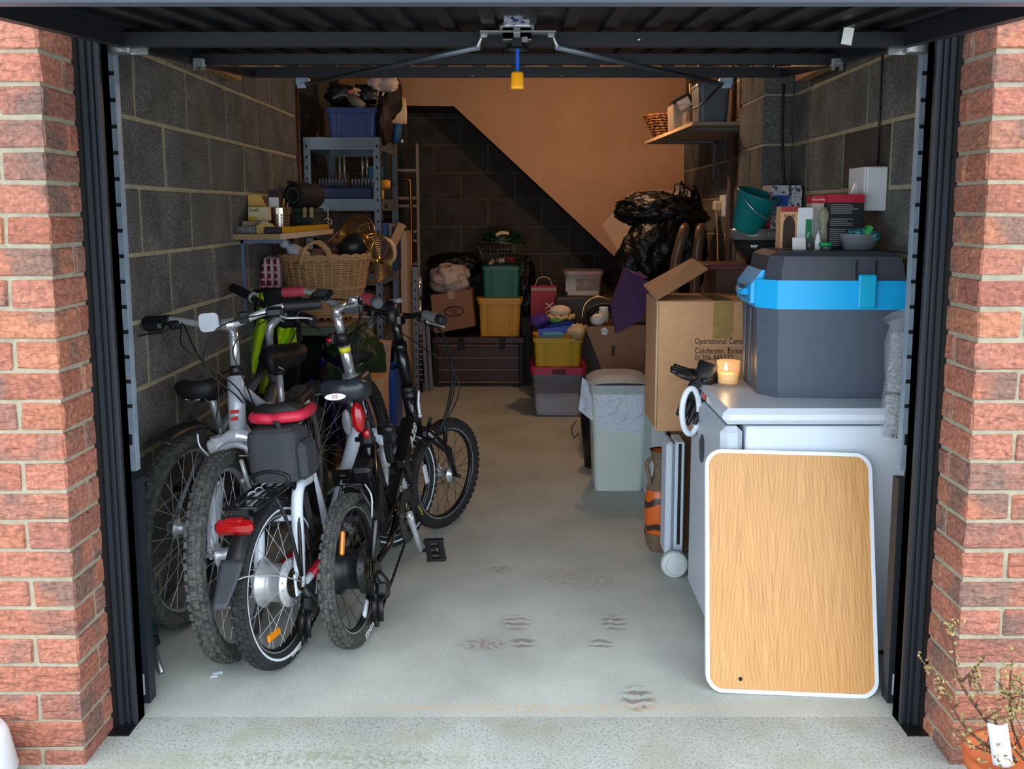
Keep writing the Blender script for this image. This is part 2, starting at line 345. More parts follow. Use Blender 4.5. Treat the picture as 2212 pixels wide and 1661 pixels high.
def brick_pier(name, side):
    s = -1 if side == 'left' else 1; X = BL if s < 0 else BR
    g = G(); i_ = .005
    xs = sorted((X-s*(-i_), X+s*.62)); g.b2((xs[0], YF+i_, -.15), (xs[1], YF+.24, 2.25)); w_ = struct(obj(g, name, M_mort))
    for k in range(-6, 25):
        zt = 1.766-.075*k; z0, z1 = zt-.070, zt-.005
        odd = (k % 2 == 1) if s < 0 else (k % 2 == 0)
        def put(a, b_, y0, y1):
            x0, x1 = sorted((X+s*a, X+s*b_)); e = RN.uniform(-.0015, .0015)
            brick_obj('brick', (x0, y0+e, z0), (x1, y1, z1), M_brick, w_, .004, .0022)
        if odd:
            put(0, .1025, YF, YF+.215); a = .1125
        else:
            put(0, .215, YF, YF+.1025); put(0, .1025, YF+.1125, YF+.215); a = .225
        while a < .6: put(a, min(a+.215, .62), YF, YF+.1025); a += .225
    return w_
wfl = brick_pier('wall_front_left', 'left'); wfr = brick_pier('wall_front_right', 'right')
g = G(); g.b2((-1.75, YF+.005, 1.955), (1.72, YF+.24, 2.6)); wft = struct(obj(g, 'wall_front_top', M_mort))
for k in range(7):
    z0 = 1.766+.075*(k+2.6); x = -1.75+(.1125 if k % 2 else 0)
    while x < 1.62:
        if z0 > 2.21 or (x > BL-.02 and x+.215 < BR+.02): brick_obj('brick', (x, YF+RN.uniform(-.0015, .0015), z0), (x+.215, YF+.1025, z0+.065), M_brick, wft, .004, .0022)
        x += .225
def block_wall(name, axis, pos, nrm, u0, u1, zl, uj, par, m, mm, zmax=2.42, thick=.08, zmin=0):
    """blockwork: axis is the running direction; mortar bed behind, blocks stand proud of it"""
    g = G(); f = pos; b_ = pos-nrm*thick
    lo = [0, 0, zmin]; hi = [0, 0, zmax]; o_ = 1-axis
    lo[axis], hi[axis] = u0, u1; lo[o_], hi[o_] = min(f-nrm*.004, b_), max(f-nrm*.004, b_); g.b2(lo, hi); w_ = struct(obj(g, name, mm))
    for k in range(-5, 12):
        t = zl-.225*k; z0, z1 = t-.225+.0075, t-.0075
        z0 = max(z0, zmin); z1 = min(z1, zmax)
        if z1-z0 < .03: continue
        off = uj+(.225 if (k+par) % 2 else 0); j = math.floor((u0-off)/.45)
        while off+.45*j < u1:
            a, c = off+.45*j+.009, off+.45*(j+1)-.009; j += 1; a = max(a, u0); c = min(c, u1)
            if c-a < .02: continue
            e = RN.uniform(0, .002)
            lo = [0, 0, z0]; hi = [0, 0, z1]; lo[axis], hi[axis] = a, c
            lo[o_], hi[o_] = sorted((f+nrm*e, f-nrm*.05)); brick_obj('block', lo, hi, m, w_, .004, .0015)
    return w_
ZL = 1.703
wl_ = block_wall('wall_left', 1, XL, 1, YF+.24, 5.05, ZL, 3.2071, 0, M_block, M_bmort)
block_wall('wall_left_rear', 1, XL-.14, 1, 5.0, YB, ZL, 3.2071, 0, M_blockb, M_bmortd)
wr_ = block_wall('wall_right', 1, XR, -1, YF+.24, YB, ZL, 3.244, 1, M_block, M_bmort)
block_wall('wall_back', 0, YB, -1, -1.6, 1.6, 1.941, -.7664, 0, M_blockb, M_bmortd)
g = G(); g.b2((XR-.132, 4.14, 0), (XR, 4.56, 2.42)); pier = struct(obj(g, 'wall_right_pier', M_bmort))
for k in range(-4, 9):
    t = ZL-.225*k; z0, z1 = max(t-.219, 0), min(t-.006, 2.42)
    if z1-z0 < .03: continue
    if k % 2: brick_obj('block', (XR-.14, 4.13, z0), (XR, 4.57, z1), M_block, pier, .004, .0015)
    else:
        brick_obj('block', (XR-.14, 4.13, z0), (XR, 4.345, z1), M_block, pier, .004, .0015); brick_obj('block', (XR-.14, 4.355, z0), (XR, 4.57, z1), M_block, pier, .004, .0015)
# boxed-in stair above: plastered face and sloping soffit
YK = 6.92
p0, p1, p2 = at(980, 229, YK), at(1336, 562, YK), at(640, 226, YK)
d = (p1-p0); e_ = p0+d*1.45
poly = [(-1.6, p2.z), (p0.x, p0.z), (XR, p0.z+d.z/d.x*(XR-p0.x)), (XR, 2.42), (-1.6, 2.42)]
g = G(); g.prism(poly, 0, .014, Matrix.Translation((0, YK, 0))@Matrix.Rotation(PI/2, 4, 'X')@Matrix.Translation((0, 0, -.014))); blk = struct(obj(g, 'trim_1', M_pink))
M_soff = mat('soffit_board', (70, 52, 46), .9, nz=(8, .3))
g = G()
for a, b_ in ((poly[0], poly[1]), (poly[1], poly[2])):
    g._add([(a[0], YK+.014, a[1]), (b_[0], YK+.014, b_[1]), (b_[0], YB, b_[1]), (a[0], YB, a[1]), (a[0], YK+.014, a[1]+.03), (b_[0], YK+.014, b_[1]+.03), (b_[0], YB, b_[1]+.03), (a[0], YB, a[1]+.03)],
           [(0, 3, 2, 1), (4, 5, 6, 7), (0, 1, 5, 4), (1, 2, 6, 5), (2, 3, 7, 6), (3, 0, 4, 7)])
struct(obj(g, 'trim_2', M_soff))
# ---------------------------------------------------------------- door frame, door, lock
M_black = mat('frame_black', (34, 39, 46), .5, nz=(60, .2))
M_blackd = mat('frame_edge', (14, 15, 17), .45)
M_galv = mat('galvanised', (150, 166, 180), .5, .35, nz=(25, .2))
M_zinc = mat('zinc_bracket', (176, 178, 176), .35, .9, nz=(30, .2))
M_dark = mat('slot_dark', (8, 8, 9), .8)
def jamb(s):
    X = BL if s < 0 else BR; xi = (-1.04 if s < 0 else .995); n = 'steel_door_frame'
    t = thing(n, 'black steel door frame post against the %s brick pier' % ('left' if s < 0 else 'right'), 'door frame', (X, 2.25, 0), 'garage door frame posts')
    def bx(a, b_, y0, y1, z0=0, z1=1.96): # a,b measured inward from the brick
        x0, x1 = sorted((X-s*a, X-s*b_)); return (x0, y0, z0), (x1, y1, z1)
    g = G(); g.b2(*bx(0, .057, 2.262, 2.30)); g.b2(*bx(.010, .022, 2.248, 2.262)); g.b2(*bx(.032, .037, 2.252, 2.262)); g.b2(*bx(.049, .057, 2.25, 2.30)); obj(g, 'post', M_black, t)
    g = G(); g.b2(*bx(-.004, .010, 2.235, 2.262)); obj(g, 'edge_seal', M_blackd, t)
    g = G(); g.b2(*bx(.020, .047, 2.36, 2.40, 0, .66)); g.b2(*bx(.020, .028, 2.30, 2.36, 0, .66)); obj(g, 'lower_guard', M_black, t)
    g = G(); g.b2(*bx(.010, .037, 2.375, 2.380, .68, 1.86)); g.b2(*bx(.035, .038, 2.38, 2.40, .68, 1.86)); g.b2(*bx(.010, .013, 2.38, 2.40, .68, 1.86)); g.b2(*bx(.020, .022, 2.371, 2.375, .68, 1.86)); tr_ = obj(g, 'track', M_galv, t, 'pale galvanised slotted track')
    g = G()
    for k in range(15): g.b2(*bx(.0115, .0365, 2.3715, 2.3755, .86+.0688*k, .870+.0688*k))
    g.b2(*bx(.024, .031, 2.372, 2.3755, .755, .785)); obj(g, 'slot', M_dark, tr_, kind='stuff')
    p = V((X-s*.05, 2.34, 1.82)); g = G(); g.box(p, (.10, .03, .035), b=.004); g.box(p+V((-s*.06, .01, -.005)), (.06, .012, .025)); g.tube([p+V((s*.02, -.03, .01)), p+V((s*.02, .03, .01))], .013, 10); g.box(p+V((s*.035, -.02, .005)), (.012, .02, .04)); obj(g, 'pivot_bracket', M_zinc, t)
    p = at(430, 135, 2.75) if s < 0 else at(1808, 135, 2.75); g = G(); g.box(p, (.036, .02, .026), b=.003); g.box(p+V((0, -.012, .004)), (.022, .014, .012)); g.box(p+V((-.012, 0, -.018)), (.01, .012, .012)); g.box(p+V((.012, 0, -.018)), (.01, .012, .012)); obj(g, 'arm_bracket', M_zinc, t)
    p = fl(322 if s < 0 else 1907, 1480); g = G(); g.b2(*bx(.048, .060, 2.30, 2.305, .06, .12)); obj(g, 'floor_bracket', M_galv, t)
    g = G(); g.b2(*bx(-.01, .057, 2.2, 2.30, -.02, .004)); obj(g, 'foot_plate', M_blackd, t)
jamb(-1); jamb(1)
M_door = mat('door_paint', (14, 15, 17), .5, nz=(50, .2), bp=(150, .1))
M_lip = mat('door_lip_sky_tint', (66, 72, 82), .34, nz=(170, .3, .58, .66), c2=(72, 79, 90), bp=(220, .7, .001))  # dark door paint lightened to blue grey, sky reflection put into the colour
M_rail = mat('door_rail', (20, 21, 27), .5)
DS = .078
def dz(Y): return 1.90+DS*(Y-3.4)
ang = math.atan(DS)
d_ = thing('garage_door', 'black steel up-and-over garage door standing open overhead', 'garage door', (0, 2.4, 1.82))
def dbar(g, x0, x1, Ya, Yb, za, zb):  # box that follows the door slope; za,zb above its lower edge
    vs = [(x, Y, dz(Y)+z) for z in (za, zb) for Y in (Ya, Yb) for x in (x0, x1)]
    g._add(vs, [(0, 2, 3, 1), (4, 5, 7, 6), (0, 1, 5, 4), (2, 6, 7, 3), (0, 4, 6, 2), (1, 3, 7, 5)])
DX0, DX1 = -1.045, .985
g = G(); dbar(g, DX0, DX1, 1.31, 3.42, .058, .066); obj(g, 'skin', M_door, d_)
for k in range(20):
    x = DX0+.05+k*.1005; g = G(); dbar(g, x-.016, x+.016, 1.32, 3.40, .044, .058); obj(g, 'rib', M_door, d_)
for x0, x1 in ((DX0, DX0+.03), (DX1-.03, DX1)):
    g = G(); dbar(g, x0, x1, 1.30, 3.42, 0, .066); obj(g, 'side_return', M_rail, d_)
for Ya, hh, wd in ((2.28, .034, .05), (2.80, .03, .05), (3.38, .036, .03)):
    g = G(); dbar(g, DX0+.03, DX1-.03, Ya, Ya+wd, 0, hh); dbar(g, DX0+.03, DX1-.03, Ya-.004, Ya, hh-.004, hh); obj(g, 'cross_rail', M_rail, d_)
g = G(); g.b2((-1.75, 1.27, 1.690), (1.75, 1.305, 1.795), b=.004); obj(g, 'front_lip', M_lip, d_, 'wet dark front edge with sky reflection put into its colour')
g = G()
for k in range(14): x = DX0+.15+k*.14; dbar(g, x, x+.05, 3.36, 3.37, .037, .043)
obj(g, 'clip', M_rail, d_, kind='stuff')
p = at(1831, 78, 2.27); g = G(); g.box(p, (.026, .002, .042), rot=(0, .15, 0)); obj(g, 'label', mat('paper_white', (214, 214, 210), .7), d_, 'small white paper label')
for x, y in ((1020, 163), (1213, 163), (1380, 85)):
    p = at(x, y, 3.375 if y > 100 else 2.275); g = G(); g.ball(p, .004, 8, 5); obj(g, 'rivet', M_zinc, d_)
lk = link('door_lock', None, d_)
P = lambda x, y, Y=2.24: at(x, y, Y)
c = P(1117, 72); g = G(); g.b2((c.x-.035, 2.215, P(0, 88).z), (c.x-.008, 2.24, P(0, 55).z)); g.b2((c.x+.008, 2.215, P(0, 88).z), (c.x+.035, 2.24, P(0, 55).z)); g.b2((c.x-.035, 2.215, P(0, 76).z-.016), (c.x+.035, 2.24, P(0, 64).z)); g.b2((c.x-.042, 2.22, P(0, 68).z), (c.x+.042, 2.235, P(0, 58).z)); g.b2((c.x+.012, 2.212, P(0, 95).z), (c.x+.026, 2.222, P(0, 84).z)); obj(g, 'latch_box', M_zinc, lk)
g = G(); g.b2((P(1038, 72).x, 2.21, P(0, 75).z), (P(1200, 72).x, 2.24, P(0, 71).z)); obj(g, 'cross_bar', M_zinc, lk)
for s, xa, xb, xe in ((-1, 1046, 1032, 660), (1, 1190, 1204, 1562)):
    g = G(); g.tube([P(xa, 78), P((xa+xb)/2, 82), P(xb, 104)], .009, 6, flat=.5); obj(g, 'crank', M_zinc, lk)
    g = G(); g.tube([P(xb, 102), P((xb+xe)/2, 142, 2.85), at(xe, 182, 3.44)], .008, 8); obj(g, 'rod', mat('rod_grey', (96, 104, 112), .4, .7), lk)
    g = G(); g.box(P(xa, 79)+V((0, -.02, 0)), (.018, .018, .012), b=.003); g.tube([P(xa, 64), P(xa, 76)], .0025, 6); obj(g, 'bolt', M_zinc, lk)
    q = at(xe+6*s, 176, 3.45); g = G(); g.box(q, (.05, .04, .03), b=.004); g.box(q+V((0, -.02, -.02)), (.03, .012, .016)); obj(g, 'corner_latch', M_galv, lk)
g = G(); g.b2((c.x-.012, 2.21, P(0, 104).z), (c.x+.012, 2.235, P(0, 86).z)); g.lathe([(.03, 0), (.022, .012), (0, .014)], 12, along((c.x, 2.25, P(0, 106).z), (0, 0, 1))); obj(g, 'spindle', M_blackd, lk)
g = G(); q = at(1116, 45, 2.12); g.box(q, (.06, .004, .030), rot=(-.6, 0, 0)); obj(g, 'label', mat('label_old', (196, 198, 206), .6, nz=(60, .8, .42, .5), c2=(40, 44, 110)), lk, 'torn white and blue label on the lock housing')
g = G(); g.b2((c.x-.045, 2.12, P(0, 50).z), (c.x-.038, 2.20, P(0, 20).z)); g.b2((c.x+.038, 2.12, P(0, 50).z), (c.x+.045, 2.20, P(0, 20).z)); obj(g, 'housing', M_rail, lk, kind='stuff')
pc = thing('pull_cord', 'blue cord with yellow plastic pull hanging from the door lock', 'pull cord', at(1117, 190, 2.235))
g = G()
for a in (0, PI): g.tube([P(1117.5, 104+55*k/24)+V((.0028*math.cos(a+k*1.1), .0028*math.sin(a+k*1.1), 0)) for k in range(25)], .0027, 6)
obj(g, 'cord', mat('blue_rope', (20, 84, 190), .7), pc)
q = P(1117.5, 192); g = G(); g.lathe([(0, 0), (.0150, 0), (.0165, .003), (.0155, .008), (.0155, .036), (.012, .041), (.003, .042), (0, .042)], 20, Matrix.Translation(q)); obj(g, 'pull', mat('yellow_plastic', (240, 160, 20), .4), pc)
# ceiling lamp (hidden behind the open door), timber wall plates, pipes and cables
lt = thing('ceiling_light', 'bare bulb in a white batten holder on the garage ceiling', 'lamp', (LAMP[0], LAMP[1], 2.42))
g = G(); g.lathe([(0, 0), (.045, 0), (.045, -.025), (.02, -.04), (.02, -.07), (0, -.07)], 16, Matrix.Translation((LAMP[0], LAMP[1], 2.42))); obj(g, 'holder', mat('white_plastic', (226, 228, 228), .4), lt)
g = G(); g.ball((LAMP[0], LAMP[1], 2.31), (.03, .03, .042)); obj(g, 'bulb', mat('bulb_glass', (255, 220, 170), .3, em=((255, 190, 110), 8)), lt)
M_tim = mat('raw_timber', (176, 132, 86), .85, nz=(14, .2))
for s, n in ((-1, 'left'), (1, 'right')):
    X = XL if s < 0 else XR; g = G(); g.b2(*[tuple(q) for q in zip(*[sorted(z) for z in ((X, X-s*.05), (3.5, 3.95), (1.965, 2.015))])]); one(g, 'timber_batten', M_tim, 'timber batten on the %s block wall under the ceiling' % n, 'batten', 'ceiling battens')
M_cu = mat('copper_pipe', (110, 80, 64), .55, .5, nz=(12, .4)); M_pipe = mat('brown_pipe', (92, 66, 56), .5, nz=(10, .3))
g = G(); g.tube([(XL-.01, 5.07, 0), (XL-.01, 5.07, 2.42)], .011, 8); g.tube([(XL+.012, 5.06, 0), (XL+.012, 5.06, 2.42)], .008, 8); one(g, 'copper_pipe', M_cu, 'thin copper pipes running up the end of the left block wall', 'pipe')
px = XR-.05; g = G(); g.tube([(px, 5.13, 0), (px, 5.13, 2.42)], .02, 10); g.tube([(px+.03, 5.06, 0), (px+.03, 5.06, 2.42)], .012, 8); one(g, 'wall_pipe', M_pipe, 'brown vertical pipe on the right wall beside the corner shelf', 'pipe')
M_cab = mat('cable_black', (18, 18, 19), .5)
g = G(); g.tube(bez([at(1693, 180, 4.05), at(1690, 300, 4.05), at(1696, 420, 4.04)], 6), .007, 6); one(g, 'hanging_cable', M_cab, 'dark cable hanging down beside the block pier', 'cable')
g = G(); g.tube([(XR-.006, 3.11, 2.40), (XR-.006, 3.11, 1.80), (XR-.007, 3.10, 1.56)], .004, 6); one(g, 'switch_cable', M_cab, 'thin black cable running down the wall to the white switch', 'cable')
M_wp = mat('switch_white', (214, 216, 218), .35)
def wallbox(name, label, Y, z, w_, h, dp, kids):
    t = thing(name, label, 'switch' if 'switch' in name else 'socket', (XR, Y, z)); g = G(); g.b2((XR-dp, Y-w_/2, z-h/2), (XR, Y+w_/2, z+h/2), b=.004); obj(g, 'box', M_wp, t)
    for (nm, dy, dzz, ww, hh, dd, m, rot) in kids:
        g = G(); g.box((XR-dp-dd/2, Y+dy, z+dzz), (dd, ww, hh), b=min(ww, hh, dd)*.25, rot=rot); obj(g, nm, m, t)
    return t
wallbox('light_switch', 'white surface light switch on the right block wall', 3.10, 1.475, .15, .15, .072, [('face_plate', 0, 0, .148, .148, .008, M_wp, None), ('rocker', .0, 0, .02, .045, .02, M_wp, (0, .35, 0)), ('screw', -.06, 0, .008, .008, .01, M_zinc, None), ('screw', .06, 0, .008, .008, .01, M_zinc, None)])
M_cream = mat('cream_plastic', (214, 190, 150), .5)
sk = wallbox('wall_socket', 'white socket box with a plug and cable beyond the right pier', 5.32, 1.43, .15, .13, .045, [('face_plate', 0, 0, .148, .128, .008, M_wp, None)])
pl = thing('plug', 'cream plug and flex in the right wall socket', 'plug', (XR-.06, 5.36, 1.42)); g = G(); g.box((XR-.075, 5.36, 1.43), (.045, .055, .06), b=.008); obj(g, 'body', M_cream, pl)
g = G(); g.tube(bez([(XR-.08, 5.36, 1.40), (XR-.07, 5.35, 1.25), (XR-.06, 5.34, .95), (XR-.05, 5.33, .8)], 6), .004, 6); obj(g, 'flex', M_cream, pl)
# ---------------------------------------------------------------- bicycles
M_tyre = mat('tyre_rubber', (42, 43, 44), .8, nz=(30, .5), bp=(200, .3)); M_tyred = mat('tyre_dusty', (84, 84, 80), .9, nz=(55, .6), c2=(40, 41, 42))
M_rim = mat('rim_alloy', (168, 170, 172), .35, .4); M_rimk = mat('rim_black', (22, 22, 24), .35); M_spoke = mat('spoke_steel', (190, 192, 194), .3, .4); M_spokek = mat('spoke_black', (30, 30, 32), .4)
M_chrome = mat('chrome', (218, 220, 224), .18, .75); M_alloy = mat('alloy', (196, 198, 202), .3, .45); M_rub = mat('rubber_black', (20, 20, 22), .6, bp=(120, .3)); M_plast = mat('black_plastic', (22, 23, 25), .4)
M_gear = mat('gear_steel', (96, 88, 72), .35, .9); M_chain = mat('chain_steel', (58, 50, 44), .45, .8, nz=(120, .4)); M_silver = mat('silver_paint', (188, 193, 203), .28, .15); M_grey = mat('grey_paint', (112, 114, 120), .32, .2)
M_white = mat('white_paint', (214, 222, 232), .3); M_bpaint = mat('black_paint', (14, 14, 16), .25, coat=.4); M_red = mat('red_paint', (168, 26, 44), .3); M_purple = mat('purple_paint', (54, 30, 92), .3, .3)
M_lens = mat('red_lens', (150, 10, 16), .15, coat=.6); M_amber = mat('amber_lens', (236, 140, 20), .2, coat=.5); M_refl = mat('white_reflector', (206, 212, 222), .25, bp=(220, .5)); M_txw = mat('print_white', (232, 232, 230), .6); M_txr = mat('print_red', (200, 40, 40), .6); M_txk = mat('print_black', (24, 24, 26), .7)
def taper_(P, z0, z1, k0, k1):
    n = len(P); vs = [(.10+x*k0, -.005+y*k0, z0) for x, y in P]+[(.10+x*k1, -.005+y*k1, z1) for x, y in P]
    return vs, [tuple(range(n))[::-1], tuple(range(n, 2*n))]+[(i, (i+1) % n, n+(i+1) % n, n+i) for i in range(n)]
def ring(prof, n, M): return G().lathe(prof, n, M)
def arc_tyre(R, tw):
    r = tw/2; return [(R-r+r*math.cos(a), r*math.sin(a)) for a in [PI*.86-2*PI*.86*k/9 for k in range(10)]]
def wheel(t, nm, c, R, tw, M0, rim='alloy', sp=28, hubr=.02, hubw=.1, motor=None, knobs=2, spm=None, stripe=None, dusty=False, lean=0):
    """rim is the part; tyre, spokes, hub and so on are its sub-parts. The axle runs along local y."""
    M = M0@Matrix.Translation(c)@Matrix.Rotation(PI/2, 4, 'X')
    rb = R-tw*.86; mr_ = M_rim if rim == 'alloy' else M_rimk
    g = ring([(rb+.004, -.012), (rb-.014, -.011), (rb-.02, -.004), (rb-.02, .004), (rb-.014, .011), (rb+.004, .012), (rb-.004, 0), (rb+.004, -.012)], 48, M); wh = obj(g, nm, mr_, t)
    g = ring(arc_tyre(R-.004, tw), 56, M)
    nk = int(2*PI*R/.030)
    for k in range(nk):
        a = 2*PI*k/nk
        for j in (range(-1, 2) if knobs > 1 else (-.6, .6)):
            aa = a+(PI/nk if j == 0 else 0); yy = j*tw*.33; rr = R-.006-(0 if j == 0 else tw*.07)
            g.box((rr*math.cos(aa), rr*math.sin(aa), yy), (.012, .019 if j else .015, tw*(.34 if j == 0 else .2)), rot=(0, 0, aa)); i0 = len(g.v)-8
            for i in range(i0, len(g.v)): g.v[i] = M@g.v[i]
    obj(g, 'tyre', M_tyred if dusty else M_tyre, wh)
    if rim != 'alloy':
        g = G()
        for s in (-1, 1): g.lathe([(rb+.002, s*.0125), (rb-.010, s*.0118)], 48, M)
        obj(g, 'brake_track', M_rim, wh)
    if stripe:
        g = G()
        for s in (-1, 1): g.lathe([(rb+tw*.32, s*tw*.522), (rb+tw*.17, s*tw*.50)], 48, M)
        obj(g, 'reflective_stripe', stripe, wh)
    fr_ = hubr+.012; g = G()
    for k in range(sp):
        s = 1 if k % 2 else -1; a = 2*PI*k/sp; b_ = a+(.42 if (k//2) % 2 else -.42)*(1 if hubr < .05 else .6)
        g.tube([M@V((fr_*math.cos(b_), fr_*math.sin(b_), s*hubw*.36)), M@V(((rb-.016)*math.cos(a), (rb-.016)*math.sin(a), 0))], .0011, 4, caps=False)
    obj(g, 'spokes', spm or M_spoke, wh, kind='stuff')
    g = ring([(0, -hubw*.62), (.006, -hubw*.62), (.007, -hubw*.5), (fr_+.004, -hubw*.4), (fr_+.004, -hubw*.33), (hubr, -hubw*.28), (hubr, hubw*.28), (fr_+.004, hubw*.33), (fr_+.004, hubw*.4), (.007, hubw*.5), (.006, hubw*.62), (0, hubw*.62)], 28, M)
    if motor:
        for k in range(18):
            a = 2*PI*k/18
            for s in (-1, 1): g.box(M@V(((fr_-.004)*math.cos(a), (fr_-.004)*math.sin(a), s*hubw*.41)), (.005, .005, .005))
    obj(g, 'hub', motor or M_alloy, wh)
    return wh, M
def reflector(p, M, Rr, ang, m, L=.075):
    c = V((Rr*math.cos(ang), Rr*math.sin(ang), .012)); g = G().box((0, 0, 0), (.024, L, .012), b=.005); g.xf(M@Matrix.Translation(c)@Matrix.Rotation(ang+.5, 4, 'Z')); obj(g, 'reflector', m, p)
def cassette(p, M, y, rs=(.022, .026, .030, .034, .038, .042, .047)):
    g = G()
    for i, r in enumerate(rs):
        z = y+(len(rs)-i)*.0048; n = int(r*2*PI/.0085)*2
        poly = [(r*(1.0 if k % 2 else .93)*math.cos(2*PI*k/n), r*(1.0 if k % 2 else .93)*math.sin(2*PI*k/n)) for k in range(n)]; g.prism(poly, z, z+.002, M)
    obj(g, 'cassette', M_gear, p)
def loft_saddle(t, M, L=.26, W=.16, hgt=.045, m=None, nose=.04, nm='saddle'):
    N = 14; n = 12; g = G(); vs = []; fs = []
    for i in range(N+1):
        u = i/N; x = -L*.42+L*u; q_ = min(1, max(0, (u-.22)/.50)); hw = nose/2+(W/2-nose/2)*(1-q_*q_*(3-2*q_))*(1 if u > .12 else .70+.30*math.sin(PI/2*u/.12))
        hw = max(hw, nose*.45); end = 1
        if u > .93: end = .75
        z0 = .012*math.sin(PI*u)*-1+.008*(u < .2)
        for k in range(n):
            a = PI*2*k/n; yy = hw*end*math.copysign(abs(math.cos(a))**.7, math.cos(a)); zz = (hgt*.45*math.sin(a) if a <= PI else hgt*.62*math.sin(a)*end)
            vs.append(V((x, yy, z0+zz-(.010*(1-abs(yy)/hw)**2 if (a < PI and u < .55) else 0))))
    for i in range(N):
        for k in range(n): l = (k+1) % n; fs.append((i*n+k, (i+1)*n+k, (i+1)*n+l, i*n+l))
    fs += [tuple(range(n)), tuple(range(N*n, N*n+n))[::-1]]
    g._add(vs, fs, True); g.xf(M); s = obj(g, nm, m or M_rub, t)
    g = G()
    for sg in (-1, 1): g.tube([M@V((-.085, sg*.03, -.03)), M@V((-.05, sg*.022, -.05)), M@V((.04, sg*.022, -.05)), M@V((.12, sg*.012, -.02))], .0035, 6)
    obj(g, 'rails', M_alloy, s); return s
def lever(t, M, p, d, out, m=None, flip=1):
    """brake lever: clamp at p on the bar; d along the bar towards the grip; out is the forward direction"""
    p, d, o = V(p), V(d).normalized(), V(out).normalized()
    g = G().box(p+o*.012, (.036, .036, .03), b=.006); g.tube([p+o*.012, p+o*.03+d*.01], .010, 8); g.xf(M); l = obj(g, 'brake_lever', M_plast, t)
    g = G().tube(bez([p+o*.028+d*.005, p+o*.045+d*.03, p+o*.048+d*.075, p+o*.052+d*.105, p+o*.058+d*.115], 4), [.006]*8+[.005]*8+[.006], 8, flat=.6); g.xf(M); obj(g, 'blade', m or M_plast, l)
def grip(t, M, a, b_, m, r=.016, ribs=10, m2=None, nm='grip'):
    a, b_ = V(a), V(b_); g = G(); n = 24
    g.tube([a+(b_-a)*k/n for k in range(n+1)], [r*(1.0+(.09 if k % 2 else -.02)) if ribs else r*(1+.12*math.sin(PI*k/n)) for k in range(n+1)], 12); g.xf(M); o = obj(g, nm, m, t)
    if m2:
        g = G(); q = (b_-a).normalized(); g.tube([a+(b_-a)*.62, a+(b_-a)*.8, b_, b_+q*.006], [r*1.07, r*1.1, r*1.16, r*.9], 12); g.xf(M); obj(g, 'grip_end', m2, o)
    return o
def cable(t, pts, r=.0026, m=None, n=8, nm='cable'): return obj(G().tube(bez(pts, n), r, 6), nm, m or M_cab, t)
def crankset(t, bb, r, ang, arm=.165, side=-.055, ringm=None, armm=None, pedalm=None, guard=None, far=True, prot=0):
    M = Matrix.Translation((bb[0], side, bb[1]))@Matrix.Rotation(PI/2, 4, 'X')
    n = 88; g = G(); poly = [(r*(1 if k % 2 else .965)*math.cos(2*PI*k/n), r*(1 if k % 2 else .965)*math.sin(2*PI*k/n)) for k in range(n)]
    g.lathe([(r*.97, .002), (r*.72, .002), (r*.72, -.002), (r*.97, -.002), (r*.97, .002)], 44, M)
    for k in range(44): a = 2*PI*k/44; g.box(M@V((r*.985*math.cos(a), r*.985*math.sin(a), 0)), (.006, .003, .006))
    for k in range(5): a = 2*PI*k/5; g.tube([M@V((.012*math.cos(a), .012*math.sin(a), .002)), M@V((r*.76*math.cos(a), r*.76*math.sin(a), 0))], .007, 6)
    c = obj(g, 'chainring', ringm or M_gear, t)
    if guard: obj(ring([(r*1.13, .006), (r*.66, .008), (r*.66, .005), (r*1.13, .003), (r*1.13, .006)], 44, M), 'guard_ring', guard, c)
    for s in ((1, -1) if far else (1,)):
        y0 = side-.012 if s > 0 else -side+.012; a = ang if s > 0 else ang+PI; e = V((bb[0]+arm*math.cos(a), y0-.012*s, bb[1]+arm*math.sin(a))); c0 = V((bb[0], y0, bb[1]))
        g = G().tube([c0, c0+(e-c0)*.15, c0+(e-c0)*.5, e], [.017, .014, .011, .013], 8, flat=.8); g.tube([c0+V((0, .008, 0)), c0-V((0, .010, 0))], .016, 12); obj(g, 'crank_arm', armm or M_alloy, t)
        p = e+V((0, -.062*s, 0)); g = G(); g.tube([e, p], .007, 8); g.box(p+V((0, -.02*s, 0)), (.088, .022, .02), b=.004); g.box(p+V((0, .03*s, 0)), (.088, .02, .02), b=.004)
        for x in (-.04, .04): g.box(p+V((x, .005*s, 0)), (.012, .075, .024), b=.003)
        for x in (-.016, .016): g.box(p+V((x, .005*s, 0)), (.006, .06, .016))
        if prot: g.xf(Matrix.Translation(p)@Matrix.Rotation(prot, 4, 'Y')@Matrix.Translation(-p))
        obj(g, 'pedal', pedalm or M_plast, t)
